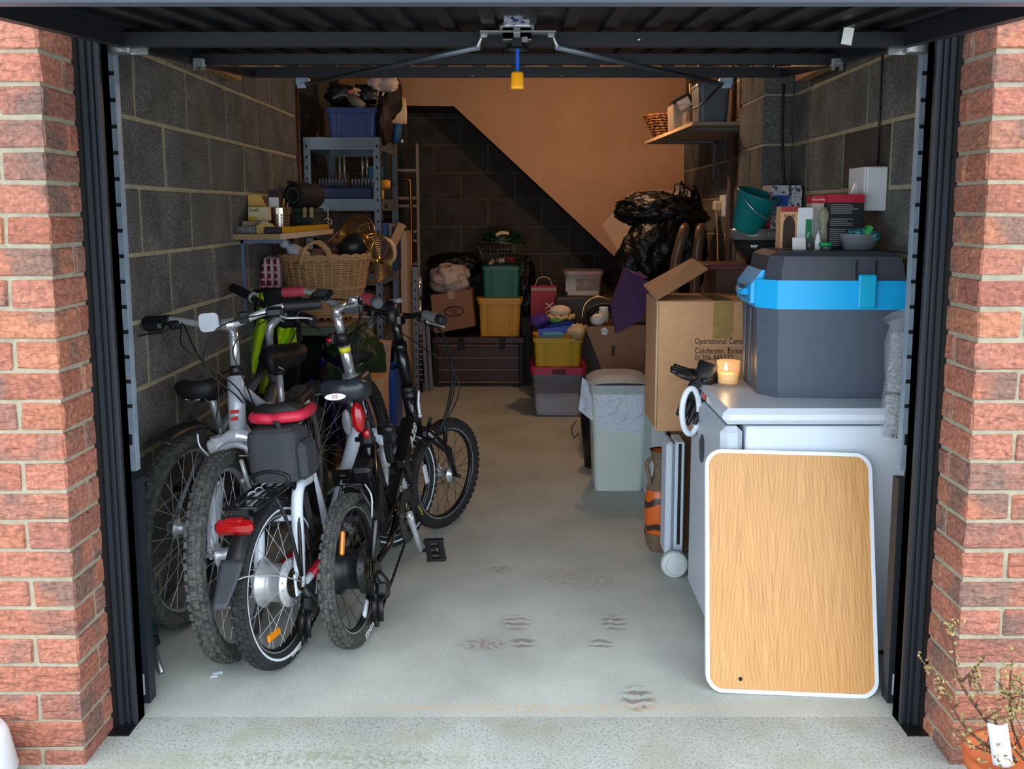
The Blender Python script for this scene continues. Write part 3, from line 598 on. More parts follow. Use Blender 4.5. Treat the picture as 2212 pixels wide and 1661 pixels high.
def chain(t, bb, r, rear, rc, side):
    pts = []
    for k in range(13): a = PI/2-PI*k/12; pts.append((bb[0]+r*math.cos(a), bb[1]+r*math.sin(a)))
    d1 = (rear[0]+.02, rear[1]-.19); d0 = (rear[0]+.045, rear[1]-.11)
    pts += [(d1[0]+.05, d1[1]+.012), (d1[0], d1[1]-.012), (d1[0]-.018, d1[1]+.01), (d0[0]+.016, d0[1]), (d0[0]+.012, d0[1]+.02)]
    for k in range(9): a = -.6-PI*k/8*1.2; pts.append((rear[0]+rc*math.cos(a), rear[1]+rc*math.sin(a)))
    pts.append((bb[0], bb[1]+r)); P = [V((x, side, z)) for x, z in pts]; g = G(); step = .0127; k = 0; acc = 0
    for a, b_ in zip(P, P[1:]):
        L = (b_-a).length; q = acc
        while q < L:
            p = a+(b_-a)*(q/L); d = b_-a; g.box(p, (.011, .007 if k % 2 else .0045, .0085), rot=(0, -math.atan2(d.z, d.x), 0)); k += 1; q += step
        acc = q-L
    obj(g, 'chain', M_chain, t, kind='stuff')
    g = G()
    for q in (d0, d1): g.lathe([(0, .004), (.018, .004), (.018, -.004), (0, -.004)], 14, Matrix.Translation((q[0], side, q[1]))@Matrix.Rotation(PI/2, 4, 'X'))
    g.tube([(d0[0], side-.012, d0[1]), (d1[0], side-.012, d1[1])], .011, 8, flat=.35); g.tube([(d0[0], side+.012, d0[1]), (d1[0], side+.012, d1[1])], .011, 8, flat=.35)
    g.tube([(rear[0], side-.03, rear[1]-.015), (rear[0]+.015, side-.045, rear[1]-.06), (d0[0], side-.03, d0[1])], [.013, .018, .016], 8); g.box((rear[0]+.005, side-.04, rear[1]-.07), (.045, .028, .04), b=.006, rot=(0, .4, 0)); obj(g, 'derailleur', M_plast, t)
def steer(hb, ht, a):
    p, q = V((hb[0], 0, hb[1])), V((ht[0], 0, ht[1])); return Matrix.Translation(p)@Matrix.Rotation(a, 4, (q-p).normalized())@Matrix.Translation(-p)
def tubes(g, L):
    for l in L: g.tube(l[:-1] if isinstance(l[0], (tuple, V)) else l, l[-1], 12)
    return g
def bike(name, label, pos, yaw, lean, roll=0):
    return thing(name, label, 'bicycle', (pos[0], pos[1], .0), 'parked bicycles', (-lean, 0, yaw))
def mtb_frame(t, m, bb, sc_, hb, ht, ra, r=.018, fat=.020):
    g = G(); B, S, A = V((bb[0], 0, bb[1])), V((sc_[0], 0, sc_[1])), V((ra[0], 0, ra[1])); Hb, Ht = V((hb[0], 0, hb[1])), V((ht[0], 0, ht[1]))
    g.tube([B, S+(S-B)*.06], r*.95, 12); g.tube([S, Ht-(Ht-Hb)*.12], r*.95, 12); g.tube([B, Hb+(Ht-Hb)*.15], fat*1.1, 12); g.tube([Hb-(Ht-Hb)*.05, Ht+(Ht-Hb)*.05], fat*1.1, 14); g.tube([B+V((0, -.036, 0)), B+V((0, .036, 0))], .022, 14)
    f = obj(g, 'frame', m, t); g = G()
    for s in (-1, 1):
        g.tube([B+V((-.01, s*.03, 0)), B+(A-B)*.3+V((0, s*.05, 0)), A+V((.01, s*.062, 0))], [.011, .010, .008], 8); g.tube([S+V((0, s*.014, -.01)), S+(A-S)*.4+V((0, s*.05, 0)), A+V((.004, s*.062, .01))], [.009, .009, .008], 8); g.box(A+V((.004, s*.064, 0)), (.05, .006, .045), b=.002)
    obj(g, 'rear_stay', m, t); return f
# --- silver mountain bike, front wheel towards the door
T = bike('mountain_bike', 'silver mountain bike facing the doorway with knobbly front wheel and white reflector on its bars', (-.93, 3.723), math.radians(-88.6), -.09)
I4 = Matrix.Identity(4); wb, R = 1.06, .326
hb, ht = (.835, .655), (.785, .835); Fx = V((wb, 0, R)); Sm = steer(hb, ht, 0)
wheel(T, 'rear_wheel', V((0, 0, R)), R, .054, I4, sp=32, dusty=True); fw, Mf = wheel(T, 'front_wheel', Fx, R, .056, Sm, sp=32, dusty=True, hubw=.1)
f = mtb_frame(T, M_silver, (.42, .29), (.28, .57), hb, ht, (0, R), fat=.026)
g = G()
for k in (0, 1): g.box((.845+.006*k, 0, .735-.022*k), (.006, .030-.006*k, .012), rot=(0, -.27, 0), b=.002)
obj(g, 'badge', M_txr, f, 'red head badge', 'stuff')
hd = V((ht[0]-hb[0], 0, ht[1]-hb[1])).normalized()
g = G().tube(bez([(hb[0]+.016, -.092, hb[1]-.034), (hb[0]+.016, -.066, hb[1]-.026), (hb[0]+.016, -.03, hb[1]-.008), (hb[0]+.016, 0, hb[1]-.002), (hb[0]+.016, .03, hb[1]-.008), (hb[0]+.016, .066, hb[1]-.026), (hb[0]+.016, .092, hb[1]-.034)], 5), [.027]*6+[.026, .025, .024, .023, .024, .026, .027, .028, .029, .029, .029, .028, .027, .026, .024, .023, .024, .025, .026]+[.027]*6, 14)
for s in (-1, 1): g.tube([(hb[0]+.016, s*.066, hb[1]-.055), (hb[0]+.016, s*.066, hb[1]+.002)], [.026, .024], 14)
g.xf(Sm); obj(g, 'fork_crown', mat('polished_silver', (222, 224, 230), .14, .25, coat=.5), T)
for s in (-1, 1):
    top = V((hb[0]+.012, s*.064, hb[1]-.035)); bot = V((wb-.012, s*.062, R+.005)); ax = (bot-top)
    g = G().tube([top+ax*(k/20*.36) for k in range(21)], [.021 if k % 2 else .017 for k in range(21)], 12); g.xf(Sm); obj(g, 'fork_boot', M_rub, T)
    g = G().tube([top+ax*.34, top+ax*.42, top+ax*.7, top+ax*.98, bot], [.023, .025, .022, .016, .013], 14); g.box(bot, (.03, .012, .04), b=.003); g.xf(Sm); obj(g, 'fork_leg', M_silver, T)
    g = G(); q = top+ax*.46; g.tube([q+V((.02, 0, .0)), q+V((.03, -s*.012, .06)), q+V((.034, -s*.02, .115))], [.009, .008, .007], 8); g.box(q+V((.012, -s*.024, .045)), (.045, .012, .014), b=.003); g.xf(Sm); obj(g, 'brake_arm', M_alloy, T)
top = V((.885, 0, .600)); g = G().tube(bez([(top.x+.02, -.066, top.z-.10), (top.x+.012, -.062, top.z-.02), (top.x+.01, -.04, top.z+.022), (top.x+.01, 0, top.z+.034), (top.x+.01, .04, top.z+.022), (top.x+.012, .062, top.z-.02), (top.x+.02, .066, top.z-.10)], 6), .012, 8); g.xf(Sm); obj(g, 'fork_arch', M_silver, T)
g = G().tube([Sm@V((top.x+.035, -.075, top.z+.01)), Sm@V((top.x+.04, .07, top.z))], .0022, 6); g.tube(bez([Sm@V((top.x+.035, -.075, top.z+.01)), Sm@V((top.x+.04, -.10, top.z+.05)), Sm@V((top.x+.03, -.105, top.z+.09))], 6), .0035, 6); obj(g, 'brake_noodle', M_alloy, T)
g = G().tube([Sm@V((wb, -.085, R)), Sm@V((wb, .085, R))], .008, 10); g.box(Sm@V((wb+.0, -.085, R-.02)), (.012, .01, .05), b=.003); obj(g, 'quick_release', M_alloy, T)
st0 = V((ht[0], 0, ht[1]))
g = G().tube([Sm@(st0+hd*q) for q in (.0, .012, .014, .03, .032, .045)], [.024, .024, .019, .021, .022, .018], 14); obj(g, 'headset', M_plast, T)
g = G().tube([Sm@(st0+hd*.04), Sm@(st0+hd*.12), Sm@(st0+hd*.17+V((.01, 0, 0)))], [.0165, .0165, .016], 14); hc = st0+hd*.185+V((.06, 0, .012)); g.tube([Sm@(st0+hd*.165), Sm@hc], [.018, .015], 12); g.tube([Sm@(hc+V((0, -.026, 0))), Sm@(hc+V((0, .026, 0)))], .021, 14); obj(g, 'stem', M_chrome, T)
pts = [hc+V((-.05, -.31, .030)), hc+V((-.03, -.2, .030)), hc+V((-.006, -.10, .012)), hc+V((0, -.03, 0)), hc+V((0, .03, 0)), hc+V((-.006, .10, .022)), hc+V((-.03, .19, .040)), hc+V((-.05, .31, .036))]
g = G().tube([Sm@p for p in bez(pts, 4)], .0125, 12); obj(g, 'handlebar', M_alloy, T)
grip(T, Sm, pts[0]+(pts[1]-pts[0])*1.02, pts[0], M_rub, .0175); grip(T, Sm, pts[7]+(pts[6]-pts[7])*1.02, pts[7], M_rub, .0175)
lever(T, Sm, pts[1]+V((0, .02, -.01)), (-.02, -1, -.02), (.8, 0, -.5)); lever(T, Sm, pts[6]+V((0, -.02, -.01)), (-.02, 1, -.05), (.8, 0, -.5), M_alloy)
for s, p in ((-1, pts[1]), (1, pts[6])): g = G().box(p+V((.015, -s*.05*-1 if s < 0 else -.03, -.014)), (.045, .06, .036), b=.010); g.xf(Sm); obj(g, 'shifter', M_plast, T)
g = G().lathe([(0, .006), (.030, .006), (.034, .0), (.030, -.004), (0, -.004)], 4, Sm@Matrix.Translation(hc+V((.035, -.088, .015)))@Matrix.Rotation(PI/2, 4, 'Y')@Matrix.Rotation(PI/4, 4, 'Z'), sm=False) if False else G().prism(rrect(.062, .064, .016), -.004, .006, Sm@Matrix.Translation(hc+V((.035, -.048, .016)))@Matrix.Rotation(PI/2, 4, 'Y')); rf = obj(g, 'reflector', M_refl, T)
g = G().box(hc+V((.018, -.048, .012)), (.03, .016, .016)); g.xf(Sm); obj(g, 'mount', M_plast, rf)
g = G().box(hc+V((.012, .062, .02)), (.03, .03, .04), b=.004); g.xf(Sm); obj(g, 'lamp_bracket', M_plast, T)
cable(T, [Sm@(pts[1]+V((.03, .05, -.01))), Sm@(hc+V((.10, -.12, -.05))), Sm@(hc+V((.09, -.03, -.15))), Sm@V((hb[0]+.06, -.05, hb[1]+.06)), Sm@V((top.x+.05, -.09, top.z+.10)), Sm@V((top.x+.03, -.105, top.z+.09))], .0025)
cable(T, [Sm@(pts[1]+V((.02, .05, -.015))), Sm@(hc+V((.11, -.06, -.10))), Sm@(hc+V((.06, .03, -.22))), V((.70, .03, .60))])
cable(T, [Sm@(pts[6]+V((.02, -.05, -.015))), Sm@(hc+V((.10, .0, .0))), Sm@(hc+V((.10, -.06, -.12))), Sm@(hc+V((.04, .02, -.25))), V((.66, .02, .62))])
cable(T, [Sm@(pts[6]+V((.03, -.02, -.02))), Sm@(hc+V((.08, .04, -.06))), Sm@(hc+V((.05, .05, -.2))), V((.6, .03, .58))])
g = G().tube([(.282, 0, .58), (.23, 0, .79)], .0135, 10); obj(g, 'seat_post', M_alloy, T)
g = G().tube([V((.24, 0, .745))+V((-.014, 0, .055))*(k/12) for k in range(13)], [.028 if k % 2 else .021 for k in range(13)], 12); obj(g, 'suspension_boot', M_rub, T)
loft_saddle(T, Matrix.Translation((.215, 0, .82)), .27, .20, .075)
crankset(T, (.42, .29), .085, -2.2, far=False)
# --- grey mountain bike against the left wall
T = bike('mountain_bike', 'grey mountain bike along the left block wall with its rear wheel and rear mudguard nearest', (-1.15, 2.88), math.radians(84.5), .0)
wb, R = 1.06, .326; hb, ht = (.83, .65), (.79, .79); Sm = steer(hb, ht, -.62)
rw, Mr = wheel(T, 'rear_wheel', V((0, 0, R)), R, .054, I4, sp=32, dusty=True); wheel(T, 'front_wheel', V((wb, 0, R)), R, .054, Sm, sp=32)
f = mtb_frame(T, M_grey, (.42, .29), (.275, .60), hb, ht, (0, R), fat=.027)
text('EQUATOR', .042, M_txw, f, face((.61, -.031, .55), (.41, 0, .37), (-.37, 0, .41)))
cassette(rw, Mr, .03); chain(T, (.42, .29), .075, (0, R), .045, -.05); crankset(T, (.42, .29), .08, -.6, side=-.06)
for s in (-1, 1): g = G().tube([V((hb[0]+.02, s*.055, hb[1]-.03)), V((wb-.01, s*.058, R))], [.020, .013], 12); g.xf(Sm); obj(g, 'fork_leg', M_grey, T)
g = G().box((hb[0]+.012, 0, hb[1]-.03), (.045, .15, .035), b=.01); g.xf(Sm); obj(g, 'fork_crown', M_grey, T)
hd = V((ht[0]-hb[0], 0, ht[1]-hb[1])).normalized(); st0 = V((ht[0], 0, ht[1])); hc = st0+hd*.15+V((.06, 0, .03))
g = G().tube([st0, st0+hd*.03], .023, 14); g.xf(Sm); obj(g, 'headset', M_plast, T)
g = G().tube([st0+hd*.02, st0+hd*.10, st0+hd*.135+V((.012, 0, 0)), hc], [.015, .015, .018, .016], 12); g.tube([hc+V((0, -.028, 0)), hc+V((0, .028, 0))], .02, 12); g.xf(Sm); obj(g, 'stem', M_alloy, T)
pts = [hc+V((-.05, -.29, .05)), hc+V((-.02, -.17, .04)), hc+V((0, -.05, 0)), hc+V((0, .05, 0)), hc+V((-.02, .17, .04)), hc+V((-.05, .29, .06))]
g = G().tube([Sm@p for p in bez(pts, 4)], .0115, 10); obj(g, 'handlebar', M_plast, T)
for e, i_, s in ((0, 1, -1), (5, 4, 1)):
    grip(T, Sm, pts[i_], pts[e], M_rub, .019, m2=None); g = G().tube([pts[i_], pts[i_]+(pts[e]-pts[i_])*.1], .024, 14); g.xf(Sm); obj(g, 'gear_ring', M_alloy if s > 0 else mat('grey_purple', (74, 66, 84), .5), T); lever(T, Sm, pts[i_]+V((0, -s*.03, -.01)), (-.1, s, 0), (.8, 0, -.5))
cable(T, [Sm@(pts[1]+V((.02, .0, -.02))), Sm@(hc+V((.1, 0, -.05))), V((.80, .03, .62)), V((.6, .03, .52))])
g = G().tube([(.278, 0, .60), (.215, 0, .74)], .0135, 10); obj(g, 'seat_post', M_alloy, T)
s = loft_saddle(T, Matrix.Translation((.19, .0, .785))@Matrix.Rotation(.05, 4, 'Y'), .28, .155, .07)
text('SELLE', .022, M_txw, s, face((.075, 0, .762), (0, -1, 0), (.1, 0, 1)))
g = G(); MG = lambda a, v, r: (r*math.cos(a), v, R+r*math.sin(a))
g.sheet(lambda u, v: (lambda a, w_: MG(a, (v-.5)*w_, R+.030+.045*u*u-.02*abs(v-.5)*2))(1.2+.85*u, .07+.02*u), 12, 4, .003); obj(g, 'mudguard', M_plast, T)
g = G().tube([(.24, 0, .60), (.05, 0, .70)], .007, 8); obj(g, 'mudguard_arm', M_plast, T)
# --- white folding electric bike, rear light towards the door
M_bag = mat('bag_fabric', (58, 60, 64), .85, nz=(160, .3), bp=(220, .5))
T = bike('folding_bike', 'white folding electric bike with red saddle, rear rack, black bag and red tail lamp', (-.746, 2.602), math.radians(79), math.radians(5.5))
R, wb = .255, .98; hb, ht = (.80, .55), (.75, .74); Sm = steer(hb, ht, -.42); M_str = mat('reflective_grey', (214, 220, 228), .4)
rw, Mr = wheel(T, 'rear_wheel', V((0, 0, R)), R, .048, I4, rim='black', sp=32, hubr=.058, hubw=.115, motor=M_alloy, stripe=M_str); fw, Mf = wheel(T, 'front_wheel', V((wb, 0, R)), R, .046, Sm, rim='black', sp=28, stripe=M_str)
reflector(rw, Mr, .155, -2.15, M_amber); cassette(rw, Mr, .048); chain(T, (.42, .27), .075, (0, R), .04, -.055); crankset(T, (.42, .27), .085, 2.5, side=-.06)
text('EXPRESS', .018, M_txw, rw, Mr@Matrix.Translation((0.02, -.232, .0232)), name='lettering')
g = G(); g.tube(bez([(.22, -.035, .52), (.10, -.06, .53), (.055, -.066, .47), (.035, -.068, .36), (.0, -.07, .24)], 6), .0185, 12); g.tube(bez([(.22, .035, .52), (.10, .06, .53), (.055, .066, .47), (.035, .068, .36), (.0, .07, .24)], 6), .0185, 12); g.tube([(.06, -.064, .44), (.06, .064, .44)], .010, 10); g.box((0, -.072, R), (.06, .008, .07), b=.003); g.box((0, .072, R), (.06, .008, .07), b=.003); obj(g, 'seat_stay', M_white, T)
for s in (-1, 1):
    g = G().tube([(.0, s*.07, R-.02), (.12, s*.068, R-.01)], .013, 10); obj(g, 'chain_stay', M_white, T)
    g = G().tube([(.08, s*.0685, R-.012), (.38, s*.05, .262)], .0155, 10); cs = obj(g, 'chain_stay', M_red, T, 'red front half of the chain stay')
    if s < 0: text('BATRIBIKE', .02, M_txw, cs, face((.2, -.079, .245), (1, 0, .05), (0, 0, 1)))
g = G(); g.tube([(.38, 0, .25), (.30, 0, .52)], .021, 14); g.tube([(.42, -.04, .27), (.42, .04, .27)], .024, 14); g.tube(bez([(.42, 0, .28), (.52, 0, .36), (.66, 0, .49), (.80, 0, .62)], 6), [.029]*10+[.026]*9, 14); g.tube([(hb[0], 0, hb[1]), (ht[0], 0, ht[1])], .026, 14); obj(g, 'frame', M_white, T)
g = G().tube(bez([(.40, 0, .235), (.52, 0, .30), (.66, 0, .43)], 5), .022, 10); obj(g, 'frame_brace', M_red, T)
g = G().box((.235, 0, .40), (.085, .075, .34), rot=(0, -.12, 0), b=.014); g.box((.225, 0, .55), (.09, .08, .03), rot=(0, -.12, 0), b=.008); obj(g, 'battery', M_bpaint, T)
g = G().tube([(.30, 0, .52), (.24, 0, .72)], .0165, 12); obj(g, 'seat_post', M_alloy, T)
SM_ = Matrix.Translation((.22, 0, .765)); s = loft_saddle(T, SM_, .28, .165, .07, M_rub)
g = G(); pts = [SM_@V((x, y, z)) for x, y, z in ((.03, -.062, -.012), (-.06, -.082, -.012), (-.105, -.074, -.012), (-.122, -.035, -.012), (-.118, 0, -.016), (-.122, .035, -.012), (-.105, .074, -.012), (-.06, .082, -.012), (.03, .062, -.012))]
g.tube(bez(pts, 4), .0185, 8, flat=1.0); obj(g, 'side_band', mat('saddle_red', (200, 40, 66), .45), s)
text('PLUSH', .02, M_txw, s, face((.26, -.042, .762), (1, .1, .05), (0, .2, 1)))
g = G(); RB = rrect(.14, .172, .045, 6); CT = lambda z0, z1, k0, k1: g._add(*taper_(RB, z0, z1, k0, k1)); CT(.560, .60, .93, 1.0); CT(.60, .69, 1.0, .99); CT(.69, .715, .99, .93); CT(.715, .728, .93, .72); g.tube(bez([(.06, -.04, .722), (.08, -.02, .742), (.11, .02, .742), (.13, .05, .722)], 4), .007, 6); g.box((.10, -.098, .62), (.10, .035, .12), b=.014); bag = one(g, 'saddle_bag', M_bag, 'black fabric bag sitting on the rear rack under the red saddle', 'bag')
bag.parent = None; bag.location = V((0, 0, 0)); Wm = Euler((-math.radians(5.5), 0, math.radians(79))).to_matrix().to_4x4(); Wm.translation = V((-.746, 2.602, 0)); o_ = OFF[bag.name]; bag.matrix_world = Wm@Matrix.Translation(o_)
g = G()
for y in (-.064, .064):
    for k in range(2): g.tube(bez([Wm@V((.06+.0*k, y+.0, .73)), Wm@V((.055, y, .70)), Wm@V((.03, y, .62)), Wm@V((.06, y, .57))], 4), .006, 6, flat=.4)
ob = bpy.data.meshes.new('strap'); st_ = link('strap', G().tube(bez([Wm.inverted()@p-o_ for p in g.v[:1]]+[V((.02, -.05, .04)), V((.02, -.05, .12)), V((.09, -.05, .166))], 4), .006, 6, flat=.4).mesh('strap', M_plast), bag)
g = G()
for y in (-.055, .055): g.tube(bez([(.22, y*.8, .555), (.05, y, .55), (-.10, y, .545), (-.155, y*.7, .535)], 4), .006, 8)
for y in (-.03, 0, .03): g.tube([(.20, y, .556), (-.13, y, .542)], .004, 6)
for x in (-.155, -.06, .04, .14): g.tube([(x, -.055, .545), (x, .055, .545)], .005, 6)
g.tube(bez([(.03, -.055, .55), (.03, -.06, .585), (.03, 0, .60), (.03, .06, .585), (.03, .055, .55)], 4), .006, 8)
for s in (-1, 1): g.tube(bez([(-.05, s*.055, .545), (-.03, s*.075, .45), (.0, s*.082, R+.02)], 4), .006, 8); g.tube(bez([(.08, s*.055, .55), (.04, s*.075, .45), (.0, s*.082, R+.02)], 4), .006, 8)
rk = obj(g, 'rear_rack', M_plast, T)
g = G()
for k in range(26): a = k*.9; g.tube([(-.06+.006*k, .02+.008*math.cos(a), .556+.006*math.sin(a)), (-.054+.006*k, .02+.008*math.cos(a+.9), .556+.006*math.sin(a+.9))], .002, 4, caps=False)
obj(g, 'spring', M_alloy, rk)
g = G(); g.box((-.172, .018, .495), (.034, .120, .044), b=.013); g.box((-.170, .018, .516), (.026, .055, .014), b=.005); tl = obj(g, 'tail_lamp', M_lens, T); g = G().box((-.152, .012, .50), (.016, .09, .045), b=.005); g.box((-.15, .006, .525), (.012, .05, .03)); obj(g, 'housing', M_plast, tl)
g = G(); g.sheet(lambda u, v: (lambda a: ((R+.022)*math.cos(a), (v-.5)*.058, R+(R+.022-.02*abs(v-.5)**2*4)*math.sin(a)))(1.0+1.58*u), 22, 6, .003); mg = obj(g, 'mudguard', M_plast, T)
g = G(); g.sheet(lambda u, v: (lambda a, w_: ((R+.028+.05*u*u)*math.cos(a), (v-.5)*w_, R+(R+.028+.05*u*u)*math.sin(a)))(2.52+.44*u, .07*(1-.45*u*u)), 8, 6, .004); obj(g, 'mud_flap', mat('flap_grey', (46, 50, 56), .5), mg)
g = G().tube(bez([(.0, -.085, R), (-.12, -.075, R+.07), (-.245, -.035, R+.12), (-.285, 0, R+.10), (-.245, .035, R+.12), (-.12, .075, R+.07), (0, .085, R)], 5), .0022, 6); obj(g, 'mudguard_stay', M_alloy, mg)
for s in (-1, 1): g = G().tube([V((hb[0]+.01, s*.045, hb[1]-.01)), V((wb-.03, s*.052, R+.12)), V((wb, s*.055, R))], [.017, .015, .011], 10); g.xf(Sm); obj(g, 'fork_leg', M_white, T)
hd = V((ht[0]-hb[0], 0, ht[1]-hb[1])).normalized(); st0 = V((ht[0], 0, ht[1])); hc = st0+hd*.30+V((.005, 0, .0))
g = G().tube([st0-hd*.0, st0+hd*.035], .028, 14); g.tube([st0+V((0, -.045, .025)), st0+V((0, .045, .025))], .012, 10); g.box(st0+V((0, 0, .02)), (.05, .07, .035), b=.008); g.xf(Sm); obj(g, 'stem_hinge', M_chrome, T)
g = G().tube([st0+hd*.03, st0+hd*.16], .021, 14); g.tube([st0+hd*.16, st0+hd*.19], .026, 14); g.tube([st0+hd*.19, st0+hd*.29], .017, 14); g.tube([st0+hd*.28, st0+hd*.298, hc+V((.04, 0, .02))], [.018, .018, .014], 12); g.xf(Sm); sm_ = obj(g, 'stem', M_chrome, T)
g = G().tube([st0+hd*.135, st0+hd*.155], .0225, 14); g.xf(Sm); obj(g, 'sticker', mat('yellow_sticker', (236, 226, 40), .5), sm_, 'yellow sticker')
g = G().tube([st0+hd*.165, st0+hd*.215], .0275, 14); g.box(st0+hd*.19+V((-.03, .02, 0)), (.03, .03, .04), b=.004); g.xf(Sm); cl = obj(g, 'clamp', M_plast, T); g = G().ball(st0+hd*.19+V((-.044, .022, -.005)), (.012, .014, .012), 10, 6); g.xf(Sm); obj(g, 'red_button', M_lens, cl)
hb2 = hc+V((.04, 0, .02)); pts = [hb2+V((-.10, -.27, .035)), hb2+V((-.05, -.16, .045)), hb2+V((0, -.05, 0)), hb2+V((0, .05, 0)), hb2+V((-.05, .16, .045)), hb2+V((-.10, .27, .035))]
g = G().tube([Sm@p for p in bez(pts, 5)], .0125, 12); obj(g, 'handlebar', M_chrome, T)
M_rg = mat('red_grip', (176, 60, 78), .55); M_gg = mat('grey_grip', (70, 72, 76), .6)
grip(T, Sm, pts[1], pts[0], M_rg, .018, 0, M_gg); grip(T, Sm, pts[4], pts[5], M_rg, .018, 0, M_rub)
lever(T, Sm, pts[1]+V((.01, .03, -.01)), (-.3, -1, 0), (.8, 0, -.5)); lever(T, Sm, pts[4]+V((.01, -.03, -.01)), (-.3, 1, 0), (.8, 0, -.5))
g = G().box(hb2+V((-.03, .085, .035)), (.05, .085, .02), b=.006, rot=(0, -.75, 0)); g.xf(Sm); dp = obj(g, 'display', M_plast, T); g = G().box(hb2+V((-.0375, .085, .043)), (.036, .055, .003), rot=(0, -.75, 0)); g.xf(Sm); obj(g, 'screen', mat('lcd_grey', (60, 66, 72), .2), dp)
g = G().lathe([(0, .012), (.018, .010), (.02, 0), (.02, -.012), (0, -.014)], 14, Sm@Matrix.Translation(hb2+V((-.03, -.08, .03)))); obj(g, 'bell', M_chrome, T)
for k, y in enumerate((-.12, .12, .06)): cable(T, [Sm@(hb2+V((-.02, y, .02))), Sm@(hb2+V((.12, y*.4, -.02))), Sm@(st0+hd*.15+V((.05, .02*k-.02, 0))), Sm@(st0+V((.03, .02*k-.02, -.02))), V((.72, .02*k-.02, .5))])
# --- black folding electric bike
T = bike('folding_bike', 'black folding electric bike nearest the middle with silver crank and folding pedal', (-.540, 2.729), math.radians(82), math.radians(5.5))
R, wb = .245, 1.08; hb, ht = (.885, .50), (.85, .64); Sm = steer(hb, ht, -.44)
rw, Mr = wheel(T, 'rear_wheel', V((0, 0, R)), R, .046, I4, rim='black', sp=32, hubr=.062, hubw=.12, motor=M_plast, spm=M_spokek, dusty=True); fw, Mf = wheel(T, 'front_wheel', V((wb, 0, R)), R, .044, Sm, rim='black', sp=28, spm=M_spokek)
reflector(rw, Mr, .15, 2.2, M_amber); reflector(rw, Mr, .16, -1.3, M_refl, .06); reflector(fw, Mf, .15, 2.9, M_refl, .09); cassette(rw, Mr, .05)
text('KENDA', .026, M_txw, rw, Mr@Matrix.Rotation(.12, 4, 'Z')@Matrix.Translation((0, -.224, .0242))); text('KENDA', .018, mat('print_yellow', (210, 200, 60), .6), fw, Mf@Matrix.Rotation(.5+PI/2, 4, 'Z')@Matrix.Translation((0, .224, .0235))@Matrix.Rotation(PI, 4, 'Z'))
chain(T, (.43, .27), .085, (0, R), .042, -.055); crankset(T, (.43, .27), .088, -1.25, arm=.165, side=-.062, guard=M_plast, prot=1.35)
B = V((.43, 0, .27)); g = G(); g.tube([B+V((0, -.04, 0)), B+V((0, .04, 0))], .026, 14); g.tube([B, (.27, 0, .62)], .024, 14); g.box((.62, 0, .42), (.46, .056, .085), rot=(0, -.56, 0), b=.018); g.tube([(hb[0]+.004, 0, hb[1]-.02), (ht[0], 0, ht[1])], .030, 16); g.box((.60, 0, .40), (.03, .08, .12), rot=(0, -.56, 0), b=.006); f = obj(g, 'frame', M_bpaint, T)
text('A2B', .065, M_txw, f, face((.75, -.0295, .50), (.85, 0, .53), (-.53, 0, .85))); text('Kuo', .045, M_txw, f, face((.53, -.0295, .355), (.85, 0, .53), (-.53, 0, .85)))
g = G()
for s in (-1, 1): g.tube([B+V((-.01, s*.035, .01)), V((.22, s*.058, .24)), V((0, s*.068, R))], [.015, .013, .011], 8); g.tube([V((.285, s*.018, .58)), V((.14, s*.06, .42)), V((0, s*.068, R+.01))], [.012, .012, .010], 10); g.box((0, s*.072, R), (.06, .008, .06), b=.003)
g.tube([(.14, -.06, .42), (.14, .06, .42)], .009, 8); obj(g, 'rear_stay', M_bpaint, T)
g = G().box((.265, 0, .40), (.08, .07, .30), rot=(0, -.38, 0), b=.012); obj(g, 'battery', M_plast, T)
g = G().tube([(.28, 0, .60), (.225, 0, .76)], .0165, 12); obj(g, 'seat_post', M_plast, T)
g = G().tube([(.285, 0, .585), (.272, 0, .625)], .027, 14); g.tube([(.262, -.035, .61), (.262, .035, .61)], .009, 8); obj(g, 'seat_clamp', M_plast, T)
s = loft_saddle(T, Matrix.Translation((.20, 0, .815))@Matrix.Rotation(.05, 4, 'Y'), .27, .17, .075, mat('saddle_vinyl', (34, 38, 46), .38, coat=.2))
g = G().prism([(.036*math.cos(2*PI*k/20), .011*math.sin(2*PI*k/20)) for k in range(20)], -.002, .003, face((.083, .02, .800), (0, -1, 0), (.1, 0, 1))); bd = obj(g, 'badge', M_txw, s, 'white oval badge'); text('D2', .016, M_txr, bd, face((.079, .02, .800), (0, -1, 0), (.1, 0, 1)))
g = G().ball((.135, -.03, .715), (.022, .024, .052), 16, 10); tl = obj(g, 'tail_lamp', M_lens, T); g = G().box((.16, -.01, .71), (.03, .06, .05), b=.008); g.box((.185, 0, .70), (.03, .05, .05), b=.008); obj(g, 'housing', M_plast, tl); g = G().ball((.14, .012, .70), (.008, .018, .045), 12, 8); obj(g, 'clear_reflector', mat('smoked_lens', (96, 98, 100), .15), tl)
g = G().box((.19, -.035, .655), (.03, .03, .09), b=.006); bx = obj(g, 'pump_holder', M_plast, T); g = G().ball((.172, -.038, .65), (.008, .014, .018), 10, 6); obj(g, 'red_button', M_lens, bx)
g = G(); g.sheet(lambda u, v: (lambda a: ((R+.02)*math.cos(a), (v-.5)*.056, R+(R+.02-.016*abs(v-.5)**2*4)*math.sin(a)))(.35+1.0*u), 10, 4, .003); obj(g, 'mudguard', M_plast, T)
g = G()
for s in (-1, 1): g.tube([(.09, s*.07, .38), (.075, s*.052, .44), (.07, s*.03, .50)], [.010, .008, .006], 8); g.box((.06, s*.034, R+.20), (.05, .012, .014), b=.003)
